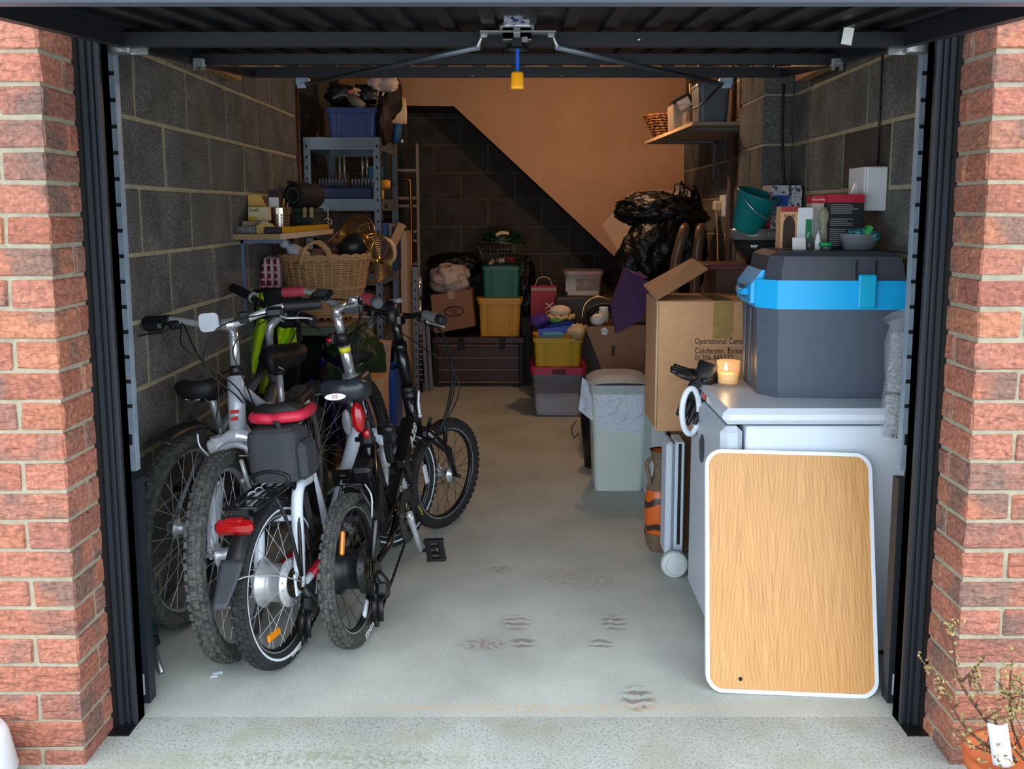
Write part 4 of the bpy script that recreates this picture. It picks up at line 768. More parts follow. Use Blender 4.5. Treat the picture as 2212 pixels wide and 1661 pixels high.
g.tube([(.07, -.04, .505), (.07, .05, .505)], .003, 6); obj(g, 'rear_brake', M_plast, T); cable(T, [(.07, -.05, .505), (.05, -.075, .47), (.045, -.07, .40)], .003, M_alloy)
for s in (-1, 1): g = G().tube([V((hb[0]+.01, s*.045, hb[1]-.015)), V((wb-.04, s*.054, R+.12)), V((wb, s*.058, R))], [.021, .018, .013], 12); g.tube([V((wb, s*.058, R)), V((wb, s*.085, R))], .009, 8); g.xf(Sm); obj(g, 'fork_leg', M_bpaint, T)
g = G().box((hb[0]+.01, 0, hb[1]-.02), (.05, .125, .04), b=.01); g.xf(Sm); obj(g, 'fork_crown', M_bpaint, T)
g = G()
for s in (-1, 1): q = V((wb-.085, s*.05, R+.19)); g.tube([q+V((.03, 0, -.03)), q+V((.035, -s*.005, .03)), q+V((.03, -s*.02, .07))], [.010, .009, .007], 8); g.box(q+V((.01, -s*.02, .01)), (.05, .012, .014), b=.003)
g.xf(Sm); obj(g, 'front_brake', M_plast, T)
hd = V((ht[0]-hb[0], 0, ht[1]-hb[1])).normalized(); st0 = V((ht[0], 0, ht[1])); hc = st0+hd*.335
g = G(); g.tube([st0+hd*q for q in (0, .012, .016, .03, .034, .05)], [.034, .034, .029, .032, .033, .028], 16); g.xf(Sm); obj(g, 'headset', M_plast, T)
g = G().tube([st0+hd*.04, st0+hd*.22], .0255, 14); g.tube([st0+hd*.21, st0+hd*.24], .029, 14); g.tube([st0+hd*.24, hc], .019, 14); g.box(hc+V((.015, 0, .005)), (.05, .055, .05), b=.010); g.xf(Sm); obj(g, 'stem', M_bpaint, T)
g = G().tube(bez([Sm@(st0+V((.0, -.05, .03))), Sm@(st0+V((-.01, -.055, -.02))), Sm@(st0+V((-.02, -.07, -.07)))], 5), [.006]*5+[.008]*6, 8); g.ball(Sm@(st0+V((-.02, -.07, -.07))), .011, 8, 6); obj(g, 'hinge_lever', M_alloy, T)
hb2 = hc+V((.03, 0, .02)); pts = [hb2+V((-.07, -.275, .01)), hb2+V((-.04, -.16, .02)), hb2+V((0, -.05, 0)), hb2+V((0, .05, 0)), hb2+V((-.04, .16, .02)), hb2+V((-.07, .275, .01))]
g = G().tube([Sm@p for p in bez(pts, 5)], .0125, 12); obj(g, 'handlebar', M_bpaint, T)
grip(T, Sm, pts[1], pts[0], mat('grip_grey', (104, 106, 108), .6), .018, 0, M_rub); grip(T, Sm, pts[4], pts[5], mat('grip_grey'), .018, 0, M_rub)
lever(T, Sm, pts[1]+V((.01, .03, -.01)), (-.3, -1, 0), (.7, 0, -.6), M_alloy); lever(T, Sm, pts[4]+V((.01, -.03, -.01)), (-.3, 1, 0), (.7, 0, -.6), M_alloy)
g = G().tube([hb2+V((-.02, .03, .05)), hb2+V((-.05, .0, -.03))], [.026, .022], 14); g.xf(Sm); hl = obj(g, 'front_lamp', M_plast, T); g = G().tube([hb2+V((-.014, .04, .055)), hb2+V((-.03, -.03, .065))], .010, 8); g.xf(Sm); obj(g, 'clamp', M_chrome, hl)
g = G().box((.50, -.01, .56), (.035, .05, .06), b=.012); g.tube([(.50, -.03, .585), (.50, .03, .585)], .02, 12); g.box((.50, 0, .50), (.02, .03, .09), b=.004); obj(g, 'controller', M_plast, T)
g = G().tube([(.50, .02, .44), (.46, .02, .33)], .013, 10); g.tube([(.52, .02, .52), (.50, .02, .44)], .019, 10); obj(g, 'shock', M_alloy, T)
for k, y in enumerate((-.13, -.09, .13)): cable(T, [Sm@(hb2+V((.0, y, 0))), Sm@(hb2+V((.14, y*.9, -.10))), Sm@(st0+V((.15, -.11-.015*k, .06))), Sm@V((hb[0]+.08, -.07, hb[1]-.02)), V((.80, -.035, .42))], .006 if k == 0 else .003)
cable(T, [Sm@(hb2+V((0, .12, -.01))), Sm@(hb2+V((-.12, .16, -.15))), V((.66, .08, .66)), V((.50, .0, .60))], .003)
# --- purple bike deep in the row
T = bike('mountain_bike', 'purple bike half hidden behind the folding bikes with a bare spoked wheel', (-.72, 3.86), math.radians(118), .0)
wheel(T, 'rear_wheel', V((0, 0, .33)), .33, .05, I4, sp=36); wheel(T, 'front_wheel', V((-.62, 0, .33)) if False else V((.90, 0, .33)), .33, .05, I4, sp=36)
f = mtb_frame(T, M_purple, (.43, .29), (.27, .66), (.74, .56), (.70, .68), (0, .33)); loft_saddle(T, Matrix.Translation((.20, 0, .74)), .26, .17, .06)
g = G().tube([(.27, 0, .67), (.22, 0, .72)], .013, 10); obj(g, 'seat_post', M_alloy, T)
g = G().tube([(.70, 0, .66), (.695, 0, .74)], .015, 10); g.tube([(.48, .03, .75), (.70, 0, .74), (.92, -.03, .75)], .012, 10); obj(g, 'handlebar', M_plast, T)
for s in (-1, 1): obj(G().tube([(.75, s*.05, .54), (.90, s*.055, .33)], [.017, .012], 10), 'fork_leg', M_purple, T)
# ---------------------------------------------------------------- right-hand side
M_app = mat('appliance_white', (206, 214, 224), .35, nz=(6, .06)); M_appd = mat('appliance_side', (186, 194, 204), .45, nz=(40, .12))
M_grey2 = mat('heater_white', (196, 208, 222), .45); M_gap = mat('gap_black', (14, 15, 17), .6)
ax0, ax1, ay0, ay1, az = .600, 1.19, 2.62, 3.12, .80
t = thing('freezer', 'white under-counter freezer with rounded lid edge behind the leaning table top', 'freezer', ((ax0+ax1)/2, 2.87, 0))
g = G(); g.b2((ax0+.075, ay0, .02), (ax1, ay1, az-.055), b=.006); obj(g, 'body', M_app, t)
g = G(); g.b2((ax0, ay0+.004, .03), (ax0+.068, ay1, az-.058), b=.018); dr = obj(g, 'door', M_appd, t)
g = G(); p = V((ax0-.003, 2.90, .60)); g.lathe([(0, .004), (.03, .004), (.033, 0)], 18, along(p, (-1, 0, 0)), sy=1.5); obj(g, 'oval_badge', mat('badge_grey', (92, 98, 106), .3, .6), dr)
g = G(); g.b2((ax0+.004, ay0-.004, az-.05), (ax1+.004, ay1, az), b=.016); tp = obj(g, 'worktop', M_app, t)
for k, (m_, rr) in enumerate(((M_gap, .007), (mat('lamp_red', (176, 40, 40), .3), .007), (mat('lamp_red'), .007), (M_wp, .010))):
    g = G(); p = V((ax0+.003, 2.97-.04*k, az-.022)); g.box(p, (.004, .018 if k < 3 else .02, .02), b=.0015); obj(g, 'button', m_, tp)
g = G(); g.b2((ax0+.07, ay0+.02, 0), (ax0+.11, ay0+.06, .03)); obj(g, 'foot', M_gap, t)
g = G(); g.b2((ax1-.06, ay0+.02, 0), (ax1-.02, ay0+.06, .03)); obj(g, 'foot', M_gap, t)
# ring shaped handle hanging at the freezer's front corner
g = G(); c = at(1492, 888, 2.98); n = 32
g.tube([c+V((.032*math.cos(a_), .012*math.cos(a_), .080*math.sin(a_))) for a_ in [2*PI*k/n for k in range(n)]], .0105, 10, closed=True); one(g, 'ring_handle', mat('handle_white', (222, 230, 238), .35), 'white oval ring handle hanging below the black gloves', 'handle')
# cool box
M_cb = mat('coolbox_grey', (80, 88, 102), .5, nz=(40, .12), bp=(260, .15)); M_cbb = mat('coolbox_blue', (20, 170, 232), .38); M_cbl = mat('coolbox_lid', (66, 69, 78), .5, nz=(30, .1))
t = thing('cool_box', 'dark grey electric cool box with bright blue band standing on the freezer', 'cool box', (1.0, 3.02, az+.004), rot=(0, 0, -.05)); t.location = (1.000, 2.955, az+.001)
hx, hy = .21, .185
def cbprism(x0, x1, y0, y1, ch): return [(x0+ch, y0), (x1, y0), (x1, y1), (x0+ch, y1), (x0, y1-ch*1.2), (x0, y0+ch*1.2)]
def taper(poly, z0, z1, k0, k1, cx=0, cy=0):
    n = len(poly); vs = [(cx+(x-cx)*k0, cy+(y-cy)*k0, z0) for x, y in poly]+[(cx+(x-cx)*k1, cy+(y-cy)*k1, z1) for x, y in poly]
    return vs, [tuple(range(n))[::-1], tuple(range(n, 2*n))]+[(i, (i+1) % n, n+(i+1) % n, n+i) for i in range(n)]
P0 = cbprism(-hx-.03, hx, -hy, hy, .055)
g = G(); g._add(*taper(P0, 0, .295, .955, 1)); body = obj(g, 'body', M_cb, t)
for y in (-.055, .03): g = G(); g.b2((-hx-.037, y, .03), (-hx-.03, y+.012, .28), b=.002); obj(g, 'rib', M_cb, body)
P1 = cbprism(-hx-.036, hx+.006, -hy-.006, hy+.006, .055)
g = G(); g._add(*taper(P1, .288, .380, 1.0, 1.0)); bd = obj(g, 'band', M_cbb, t)
g = G(); MX = Matrix(((1, 0, 0, 0), (0, 0, 1, 0), (0, 1, 0, 0), (0, 0, 0, 1)))
g.prism([(-hx-.050, .300), (-hx-.030, .300), (-hx+.06, .378), (-hx+.035, .405), (-hx-.015, .408), (-hx-.050, .360)], -.115, .115, MX); wd = obj(g, 'corner_handle', M_cbb, t)
g = G(); g.box((-hx-.052, -.01, .335), (.012, .12, .05), b=.004); obj(g, 'grip_recess', mat('coolbox_teal', (20, 96, 130), .4), wd); g = G(); g.tube([(-hx-.056, -.075, .335), (-hx-.062, -.03, .330), (-hx-.062, .02, .330), (-hx-.056, .06, .335)], .011, 8); obj(g, 'grip_bar', M_cbb, wd)
g = G(); g.box((-hx-.005, -.03, .4085), (.02, .07, .003)); obj(g, 'sticker', M_gap, wd)
g = G(); P2 = [(-hx+.03, -hy+.0), (hx, -hy), (hx, hy), (-hx+.03, hy), (-hx-.01, hy-.05), (-hx-.01, -hy+.05)]; g._add(*taper(P2, .376, .455, 1.0, .94, 0, 0)); g._add(*taper([(x*.94, y*.94) for x, y in P2], .455, .470, 1.0, .86)); obj(g, 'lid', M_cbl, t)
for y in (.062, .12): pass
g = G(); g.box((.085, -hy-.014, .347), (.056, .02, .108), b=.005); obj(g, 'latch', mat('coolbox_latch', (22, 172, 214), .35), bd)
for x in (.055, .116): g = G(); g.box((x, -hy+.002, .412), (.004, .006, .064), rot=(-.14, 0, 0)); obj(g, 'groove', M_gap, bd)
LZ = az+.4715
# things standing on the cool box lid
def on(px, Y, z=LZ): return V(((px-1135.5)/1895*(Y*_c+(H-z)*_s), Y, z))
def boxat(x0, x1, ytop, Y, dp, z0=None, nm='b', m=None, par=None, b=.002, rot=None, ybot=None):
    """box whose front face at depth Y spans pixels x0..x1 and rises to ytop"""
    a, c = at(x0, ytop, Y), at(x1, ytop, Y); z0 = at(x0, ybot, Y).z if ybot is not None else z0
    g = G(); g.b2((a.x, Y, z0), (c.x, Y+dp, a.z), b=b); return g, a, c
M_card = mat('carton_grey', (176, 168, 156), .7); M_kraft = mat('kraft', (206, 158, 116), .8, nz=(30, .12), bp=(140, .15))
t = thing('carton', 'tall black carton with a red band and white print under the light switch', 'box', on(1820, 3.02))
g, a, c = boxat(1791, 1868, 420, 2.985, .10, LZ); obj(g, 'carton', mat('carton_black', (26, 28, 30), .5), t)
g = G(); zt = a.z; g.b2((a.x-.0006, 2.9840, zt-.027), (c.x+.0006, 3.086, zt+.0006)); obj(g, 'band', mat('carton_red', (176, 30, 52), .5), t)
g = G(); g.b2((a.x-.045, 3.02, LZ), (a.x-.002, 3.08, zt-.004), b=.002); pn = obj(g, 'side_panel', M_card, t); g = G(); g.b2((a.x-.0455, 3.0190, zt-.03), (a.x-.0015, 3.0805, zt-.0036)); sb = obj(g, 'side_band', mat('carton_red'), pn); text('ROCKTRAIL', .0085, M_txw, sb, face((a.x-.0235, 3.0186, zt-.017), (1, 0, 0), (0, 0, 1)), .0002)
g = G(); g.b2((a.x-.042, 3.0192, LZ+.06), (a.x-.006, 3.02, LZ+.10)); obj(g, 'barcode', wave_mat('barcode', (220, 220, 220), (40, 40, 40), 90, 'X', 0, .6, 0), pn)
g = G(); RN.seed(11)
for k in range(21):
    if k in (5, 6, 11): continue
    z = zt-.036-.0068*k; l = RN.uniform(.5, .98)*(c.x-a.x-.02); g.b2((a.x+.007, 2.9838, z), (a.x+.007+l, 2.9845, z+.0022))
obj(g, 'print', mat('print_grey', (150, 152, 150), .6), t, kind='stuff')
t = thing('tub', 'grey open tub holding teal patterned cloth at the right end of the cool box lid', 'tub', on(1858, 2.93))
p = on(1856, 2.93); g = G(); g.lathe([(0, 0), (.052, 0), (.066, .05), (.068, .053), (.063, .052), (.05, .006), (0, .006)], 20, Matrix.Translation(p), sx=1.0, sy=.7); obj(g, 'tub', mat('tub_grey', (120, 124, 128), .3, alpha=.9), t)
g = G(); g.box(p+V((-.012, -.01, .055)), (.045, .06, .03), b=.008, rot=(0, -.25, .2)); g.box(p+V((.028, -.01, .05)), (.06, .06, .035), b=.010, rot=(.1, .3, -.2)); obj(g, 'cloth', mat('teal_pattern', (64, 152, 158), .9, nz=(130, .8, .46, .54), c2=(24, 44, 56)), t)
g = G(); g.box(p+V((.01, -.04, .065)), (.014, .03, .03), rot=(0, .5, 0)); obj(g, 'green_band', mat('band_green', (60, 160, 80), .7), t)
def lathething(nm, label, cat, p, prof, m, par=None, extra=(), group=None, n=20):
    t = thing(nm, label, cat, p, group); g = G().lathe(prof, n, Matrix.Translation(p)); obj(g, par or 'body', m, t)
    for (nn, pr_, mm) in extra: obj(G().lathe(pr_, n, Matrix.Translation(p)), nn, mm, t)
    return t
M_glass = mat('clear_plastic', (226, 230, 232), .08, tr=.92, alpha=.55)
lathething('jar', 'small glass jar with a green screw lid on the cool box', 'jar', on(1783, 2.92), [(0, 0), (.018, 0), (.02, .004), (.02, .012), (.017, .014)], M_glass, 'glass', [('lid', [(.021, .012), (.024, .013), (.024, .022), (.021, .025), (0, .026)], mat('lid_green', (30, 150, 90), .3))])
lathething('glue_bottle', 'small white glue bottle with pointed cap beside the green lidded jar', 'bottle', on(1766, 2.93), [(0, 0), (.0105, 0), (.0105, .030), (.007, .036)], M_wp, 'body', [('cap', [(.008, .034), (.0075, .048), (.003, .052), (.002, .062), (0, .063)], M_wp)])
g = G(); p = on(1727, 2.92); g.box(p+V((0, .008, .020)), (.044, .002, .04), rot=(-.2, 0, 0)); one(g, 'card', mat('paper_white'), 'small blank white card leaning in front of the brown bag', 'card')
lathething('jar', 'clear jar with dark contents between the white card and glue bottle', 'jar', on(1747, 2.95), [(0, .0), (.016, 0), (.017, .004), (.017, .034), (.015, .036)], M_glass, 'glass', [('contents', [(0, .002), (.0145, .002), (.0145, .02), (0, .022)], mat('seeds', (96, 70, 50), .9, nz=(120, .5)))])
t = thing('carton', 'narrow white and green carton standing left of the black red carton', 'box', on(1742, 3.02)); g, a, c = boxat(1724, 1758, 448, 3.0, .05, LZ); obj(g, 'carton', M_wp, t); g = G(); g.b2((a.x+.028, 2.9985, LZ), (c.x-.004, 3.0, a.z-.04)); gp = obj(g, 'green_panel', mat('panel_green', (24, 116, 66), .6), t); text('VITTA', .012, M_txw, gp, face((a.x+.0385, 2.998, LZ+.04), (0, 0, 1), (-1, 0, 0)), .0003)
t = thing('carton', 'brown printed card box with an arched cut-out left of the white carton', 'box', on(1705, 3.0)); g, a, c = boxat(1688, 1724, 446, 3.0, .06, LZ); obj(g, 'carton', M_kraft, t); g = G(); g.b2((a.x, 2.9990, a.z-.018), (c.x, 3.0, a.z)); tb = obj(g, 'top_band', mat('band_rust', (150, 50, 44), .7), t); text('EULAS', .014, M_txk, t, face(((a.x+c.x)/2, 2.9985, a.z-.032), (1, 0, 0), (0, 0, 1)), .0003)
g = G(); pw = (c.x-a.x)*.36; g.prism([(-pw, 0)]+[(pw*math.cos(PI-PI*k/10), .075+.035*math.sin(PI*k/10)) for k in range(11)]+[(pw, 0)], 0, .0012, face(((a.x+c.x)/2, 2.9995, LZ+.002), (1, 0, 0), (0, 0, 1))); obj(g, 'arch_opening', mat('arch_dark', (60, 44, 36), .9), t)
t = thing('brush', 'pale bundled brush standing in front of the carton side panel', 'brush', on(1775, 2.97)); p = on(1778, 2.975); g = G(); g.lathe([(0, 0), (.013, 0), (.013, .06), (.010, .085), (.016, .10), (.015, .125), (.004, .14), (0, .14)], 12, Matrix.Translation(p), sy=.6); obj(g, 'handle', mat('brush_pale', (150, 146, 122), .7, nz=(60, .35)), t)
# stack behind: glass bowl, red tin, teal bucket, blue box
BZ = 1.165
t = thing('side_cabinet', 'maroon topped cabinet standing behind the large cardboard box', 'cabinet', (1.0, 3.98, 0))
M_mar = mat('maroon', (104, 52, 52), .6, nz=(12, .15)); g = G(); g.b2((.84, 3.86, 0), (XR-.005, 4.12, BZ-.025)); obj(g, 'body', mat('cabinet_brown', (84, 58, 46), .6), t); g = G(); g.b2((.80, 3.84, BZ-.025), (XR-.003, 4.125, BZ), b=.004); obj(g, 'top', M_mar, t)
t = thing('mixing_bowl', 'large dark glass bowl with a wide pale rim under the teal bucket', 'bowl', at(1635, 600, 3.98)); p = V((at(1637, 500, 3.98).x, 3.98, BZ)); pz = at(1600, 515, 3.98).z-BZ
g = G().lathe([(0, 0), (.05, 0), (.09, pz*.45), (.115, pz), (.111, pz), (.085, pz*.45), (.046, .006), (0, .006)], 28, Matrix.Translation(p)); obj(g, 'bowl', mat('dark_glass', (34, 38, 40), .08, coat=.6), t)
g = G().lathe([(.118, pz-.004), (.128, pz), (.122, pz+.045), (.118, pz+.045), (.114, pz)], 32, Matrix.Translation(p)); rm = obj(g, 'rim', mat('smoked_rim', (110, 108, 108), .2), t); text('EMPIRE', .024, mat('print_pale', (160, 158, 156), .6), rm, face(p+V((.045, -.121, pz+.022)), (1, .35, 0), (0, 0, 1)), .001)
t = thing('tin', 'red lidded tin lying on the glass bowl', 'tin', p+V((.05, -.02, pz+.045))); g = G(); g.box(p+V((.055, -.03, pz+.065)), (.125, .10, .045), b=.008); obj(g, 'body', mat('tin_red', (170, 28, 54), .35), t); g = G(); g.box(p+V((.055, -.03, pz+.089)), (.128, .103, .01), b=.004); obj(g, 'lid', mat('tin_red'), t)
t = thing('bucket', 'teal plastic bucket tipped on its side with a wire handle', 'bucket', p+V((-.01, 0, pz+.05))); ax = V((.32, -.32, .75)).normalized(); bp_ = at(1612, 498, 3.92)
Mb = along(bp_, (.22, -.25, .9)); g = G().lathe([(0, 0), (.060, 0), (.066, .01), (.092, .165), (.096, .168), (.096, .175), (.090, .175), (.062, .012), (0, .012)], 28, Mb); obj(g, 'body', mat('teal_plastic', (14, 122, 124), .35), t)
g = G().tube([Mb@V((.098*math.cos(a), .098*math.sin(a), .150-.10*math.sin((a+PI)/1.0)*0-.06*abs(math.sin(a)))) for a in [PI+.35*0+PI*k/16 for k in range(17)]], .0022, 6); obj(g, 'wire_handle', M_chrome, t)
t = thing('carton', 'box printed with a blue cup and black flowers behind the teal bucket', 'box', on(1700, 3.9, 1.3)); q0 = at(1666, 400, 3.90); q1 = at(1730, 500, 3.90); g = G(); g.b2((q0.x, 3.90, BZ), (q1.x, 4.05, q0.z), b=.002); obj(g, 'carton', mat('carton_pic', (196, 198, 204), .6, nz=(38, .9, .44, .48), c2=(60, 62, 70)), t)
g = G(); q = at(1688, 437, 3.9); g.prism([(-.026, -.04), (.026, -.04), (.034, .03), (-.034, .03)], 0, .002, face((q.x, 3.8995, q.z), (1, 0, 0), (0, 0, 1))); obj(g, 'printed_cup', mat('cup_blue', (40, 84, 170), .5), t)
# the cardboard box, heater, vase, bin
t = thing('cardboard_box', 'large taped cardboard box with printed address and open flap beside the cool box', 'box', (.72, 3.62, .51))
cx0, cx1, cy0, cy1, cz0, cz1 = .525, .96, 3.46, 3.80, .515, 1.045
g = G(); g.b2((cx0, cy0, cz0), (cx1, cy1, cz1), b=.004); bx = obj(g, 'carton', M_kraft, t)
g = G(); a = V((cx0, cy0, cz1)); b_ = V((cx0-.02, cy1, cz1)); c = at(1530, 583, 3.74); d = at(1495, 560, 3.86)
a2 = V((cx0-.005, cy0+.01, cz1)); g._add([a2, (cx0-.01, cy1+.02, cz1+.03), d, c, a2+V((0, 0, .006)), (cx0-.01, cy1+.02, cz1+.036), d+V((0, 0, .006)), c+V((0, 0, .006))], [(0, 3, 2, 1), (4, 5, 6, 7), (0, 1, 5, 4), (1, 2, 6, 5), (2, 3, 7, 6), (3, 0, 4, 7)]); obj(g, 'flap', M_kraft, t)
g = G(); g.b2((cx0+.22, cy0-.0012, cz1-.15), (cx0+.30, cy0, cz1+.001)); g.b2((cx0+.22, cy0, cz1), (cx0+.30, cy1, cz1+.0015)); obj(g, 'tape', mat('brown_tape', (176, 146, 92), .18, nz=(30, .25), bp=(50, .5)), t)
g = G()
for dx in (0,): g.tube([(cx0-.001, cy0-.001, cz0+.01), (cx0-.002, cy0-.002, (cz0+cz1)/2), (cx0-.001, cy0-.001, cz1)], .005, 6)
obj(g, 'worn_edge', mat('kraft_pale', (206, 178, 142), .9), t)
for s_, px, py in (('Operational Centre', 1500, 737), ('Colchester, Essex', 1500, 758), ('01206-845522', 1500, 773)):
    q = at(px, py, cy0); text(s_, .033, M_txk, t, face((q.x, cy0-.001, q.z), (1, 0, 0), (0, 0, 1)), .0004, align='LEFT', sx=.80)
g = G(); g.b2((.64, 3.47, 0), (.95, 3.79, .514), b=.006); one(g, 'carton', mat('carton_plain', (120, 92, 70), .8), 'plain brown carton on the floor carrying the large cardboard box', 'box')
t = thing('heater', 'white upright panel heater with a dark slot under the cardboard box', 'heater', (.58, 3.35, 0)); g = G(); q0, q1 = .54, .60
g.b2((.545, 3.30, .05), (.578, 3.43, .512), b=.012); obj(g, 'front_panel', M_grey2, t); g = G(); g.b2((.580, 3.31, .05), (.617, 3.43, .512), b=.004); bk = obj(g, 'back_panel', M_grey2, t); g = G(); g.b2((.592, 3.307, .10), (.604, 3.312, .505), b=.001); obj(g, 'slot', M_gap, bk)
g = G(); w0 = V((.572, 3.235, .052)); g.lathe([(0, .020), (.045, .020), (.052, .012), (.052, -.014), (.045, -.018), (0, -.018)], 28, along(w0, (0, -1, .05))); g.lathe([(.034, .0205), (.036, .023), (.038, .0205)], 24, along(w0, (0, -1, .05))); obj(g, 'castor', mat('castor_white', (196, 204, 206), .5), t); g = G(); g.b2((.57, 3.24, .05), (.60, 3.32, .075)); obj(g, 'castor_arm', M_grey2, t)
M_vase = wave_mat('vase_glaze', (206, 96, 34), (58, 40, 34), 3.2, 'Z', 9, .3, 3, lo=.12, hi=.3)
t = thing('vase', 'orange and brown ceramic jug vase behind the white heater', 'vase', (.560, 3.51, 0)); p = V((.556, 3.515, 0)); g = G().lathe([(0, 0), (.04, 0), (.052, .03), (.062, .10), (.064, .20), (.056, .26), (.03, .31), (.024, .35), (.036, .40), (.045, .425), (.038, .425), (.02, .36), (0, .35)], 26, Matrix.Translation(p)); obj(g, 'body', M_vase, t)
g = G().lathe([(.041, -.001), (.0545, .03), (.0635, .08), (.064, .082)], 26, Matrix.Translation(p)); obj(g, 'foot_band', mat('vase_stone', (120, 100, 80), .7, nz=(50, .4)), t); g = G().lathe([(.0575, .262), (.031, .312), (.026, .35), (.037, .40), (.046, .426)], 26, Matrix.Translation(p)); obj(g, 'collar', mat('vase_stone', (120, 100, 80), .7, nz=(50, .4)), t); g = G().tube(bez([p+V((-.03, -.01, .40)), p+V((-.06, -.02, .37)), p+V((-.045, -.02, .30)), p+V((-.05, -.01, .26))], 5), .009, 8); obj(g, 'handle', mat('vase_stone'), t)
M_bin = mat('bin_white', (200, 210, 204), .42, nz=(4, .05)); t = thing('pedal_bin', 'pale rectangular lidded bin with a blue-white liner hanging out', 'bin', (.47, 4.40, 0))
g = G(); n_ = rrect(.27, .26, .03); k0, k1 = .90, 1.06; vs = [(.47+x*k0, 4.40+y*k0, 0) for x, y in n_]+[(.47+x*k1*.98, 4.40+y*k1, .50) for x, y in n_]; N_ = len(n_); g._add(vs, [tuple(range(N_))[::-1]]+[(i, (i+1) % N_, N_+(i+1) % N_, N_+i) for i in range(N_)]+[tuple(range(N_, 2*N_))]); obj(g, 'body', M_bin, t)
g = G(); g.sheet(lambda u, v: (.47+(u-.5)*.32*(1-.08*abs(2*v-1)**3), 4.40+(v-.5)*.31*(1-.05*abs(2*u-1)**3), .535+.055*(1-(2*u-1)**4*.7)*(1-(2*v-1)**4*.6)), 12, 10); g._add(*taper(rrect(.31, .30, .04), .50, .545, .98, 1.0)); 
for i in range(len(g.v)-2*len(rrect(.31, .30, .04)), len(g.v)): g.v[i] = g.v[i]+V((.47, 4.40, 0))
obj(g, 'lid', mat('lid_dusty', (170, 178, 182), .55, nz=(60, .2)), t)
def skirt(u, v):
    a = 2*PI*u; q = rr_at(a); k = 1.03-.10*v+.03*noise.noise(V((math.cos(a)*3, math.sin(a)*3, v*5)))
    return (.47+q[0]*k, 4.40+q[1]*k, .505-(.20+.05*noise.noise(V((math.cos(a)*2, math.sin(a)*2, 1))))*v)
def rr_at(a): c, s = math.cos(a), math.sin(a); k = 1/max(abs(c)/.145, abs(s)/.140); k = min(k, .178); return c*k, s*k
M_liner = mat('bin_liner', (212, 222, 236), .22, alpha=.9, bp=(24, 1, .03)); g = G(); g.sheet(skirt, 64, 8); obj(g, 'liner', M_liner, t)
g = G(); g.sheet(lambda u, v: at(1258+30*u-8*v, 815+70*v+25*u, 4.34-.05*u)+V((0, 0, .012*noise.noise(V((u*5, v*5, 3))))), 6, 8); obj(g, 'liner_corner', M_liner, t)
g = G(); g.b2((.59, 4.0, 0), (.66, 4.45, .50), b=.01); one(g, 'board', mat('panel_white', (190, 202, 208), .5), 'flat white board standing behind the pale bin and the vase', 'board')
t = thing('waste_basket', 'small black bin with a wire loop left behind the pale bin', 'bin', (.36, 4.75, 0)); g = G().lathe([(0, 0), (.06, 0), (.085, .28), (.08, .28), (.055, .01), (0, .01)], 20, Matrix.Translation((.385, 4.72, 0))); obj(g, 'body', M_plast, t); g = G().tube(bez([at(1246, 908, 4.62), at(1235, 925, 4.62), at(1240, 945, 4.62), at(1250, 935, 4.62)], 5), .003, 6); obj(g, 'loop', M_plast, t)
# candle, gloves
t = thing('candle', 'lit candle in a clear glass tumbler on the freezer top', 'candle', (.70, 2.99, az)); p = V((at(1573, 820, 2.99).x, 2.99, az+.0005))
g = G().lathe([(0, 0), (.034, 0), (.036, .004), (.041, .085), (.0385, .085), (.034, .008), (0, .008)], 28, Matrix.Translation(p)); obj(g, 'glass', mat('candle_glass', (255, 220, 180), .05, alpha=.16), t)
g = G().lathe([(0, .009), (.0332, .009), (.0355, .042), (0, .040)], 24, Matrix.Translation(p)); wx = obj(g, 'wax', mat('candle_wax_glow', (248, 214, 140), .5, em=((255, 160, 60), .12)), t)  # weak emission in the wax paints the glow of the flame
g = G().tube([p+V((-.008, 0, .040)), p+V((-.009, 0, .052))], .0012, 6); obj(g, 'wick', M_gap, wx); g = G().lathe([(0, .049), (.0045, .055), (.005, .060), (.003, .070), (0, .080)], 12, Matrix.Translation(p+V((-.009, 0, 0)))); obj(g, 'flame', mat('candle_flame', (255, 220, 150), .5, em=((255, 215, 140), 40)), t)
lamp('candle_light', p+V((-.009, 0, .082)), .14, (1, .55, .22), .01)
def glove(nm, label, M, cu, grp):
    """cuff, palm, four fingers and a thumb grown as tapering tubes"""
    g = G(); g.tube([(-.075, 0, .0), (-.03, 0, .004), (0, 0, 0), (.035, 0, -.002), (.055, 0, -.004)], [.034, .030, .036, .038, .032], 12, flat=.42)
    for k, (y, L) in enumerate(((-.027, .062), (-.009, .074), (.009, .070), (.026, .055))):
        g.tube([(.045, y*.9, 0), (.06+L*.3, y*1.1, -.004*cu), (.06+L*.65, y*1.15, -.014*cu), (.06+L, y*1.15, -.03*cu)], [.0105, .0105, .010, .0075], 8)
    g.tube([(-.005, -.028, 0), (.02, -.052, -.004), (.048, -.064, -.012)], [.014, .012, .009], 8); g.xf(M); return one(g, nm, mat('glove_black', (30, 31, 34), .45, bp=(150, .4)), label, 'glove', grp)
q = at(1510, 805, 3.16); glove('glove', 'black work glove lying flat beside the candle, fingers pointing left', face(V((.655, 3.06, az+.020)), (-1, -.1, .06), (0, 1, .25))@Matrix.Scale(1.1, 4), .6, None)
glove('glove', 'black work glove draped over the freezer edge with fingers hanging down', face(V((.612, 3.02, az-.004)), (-.34, -.1, -.9), (-.9, .5, .2))@Matrix.Scale(1.1, 4), .6, None)
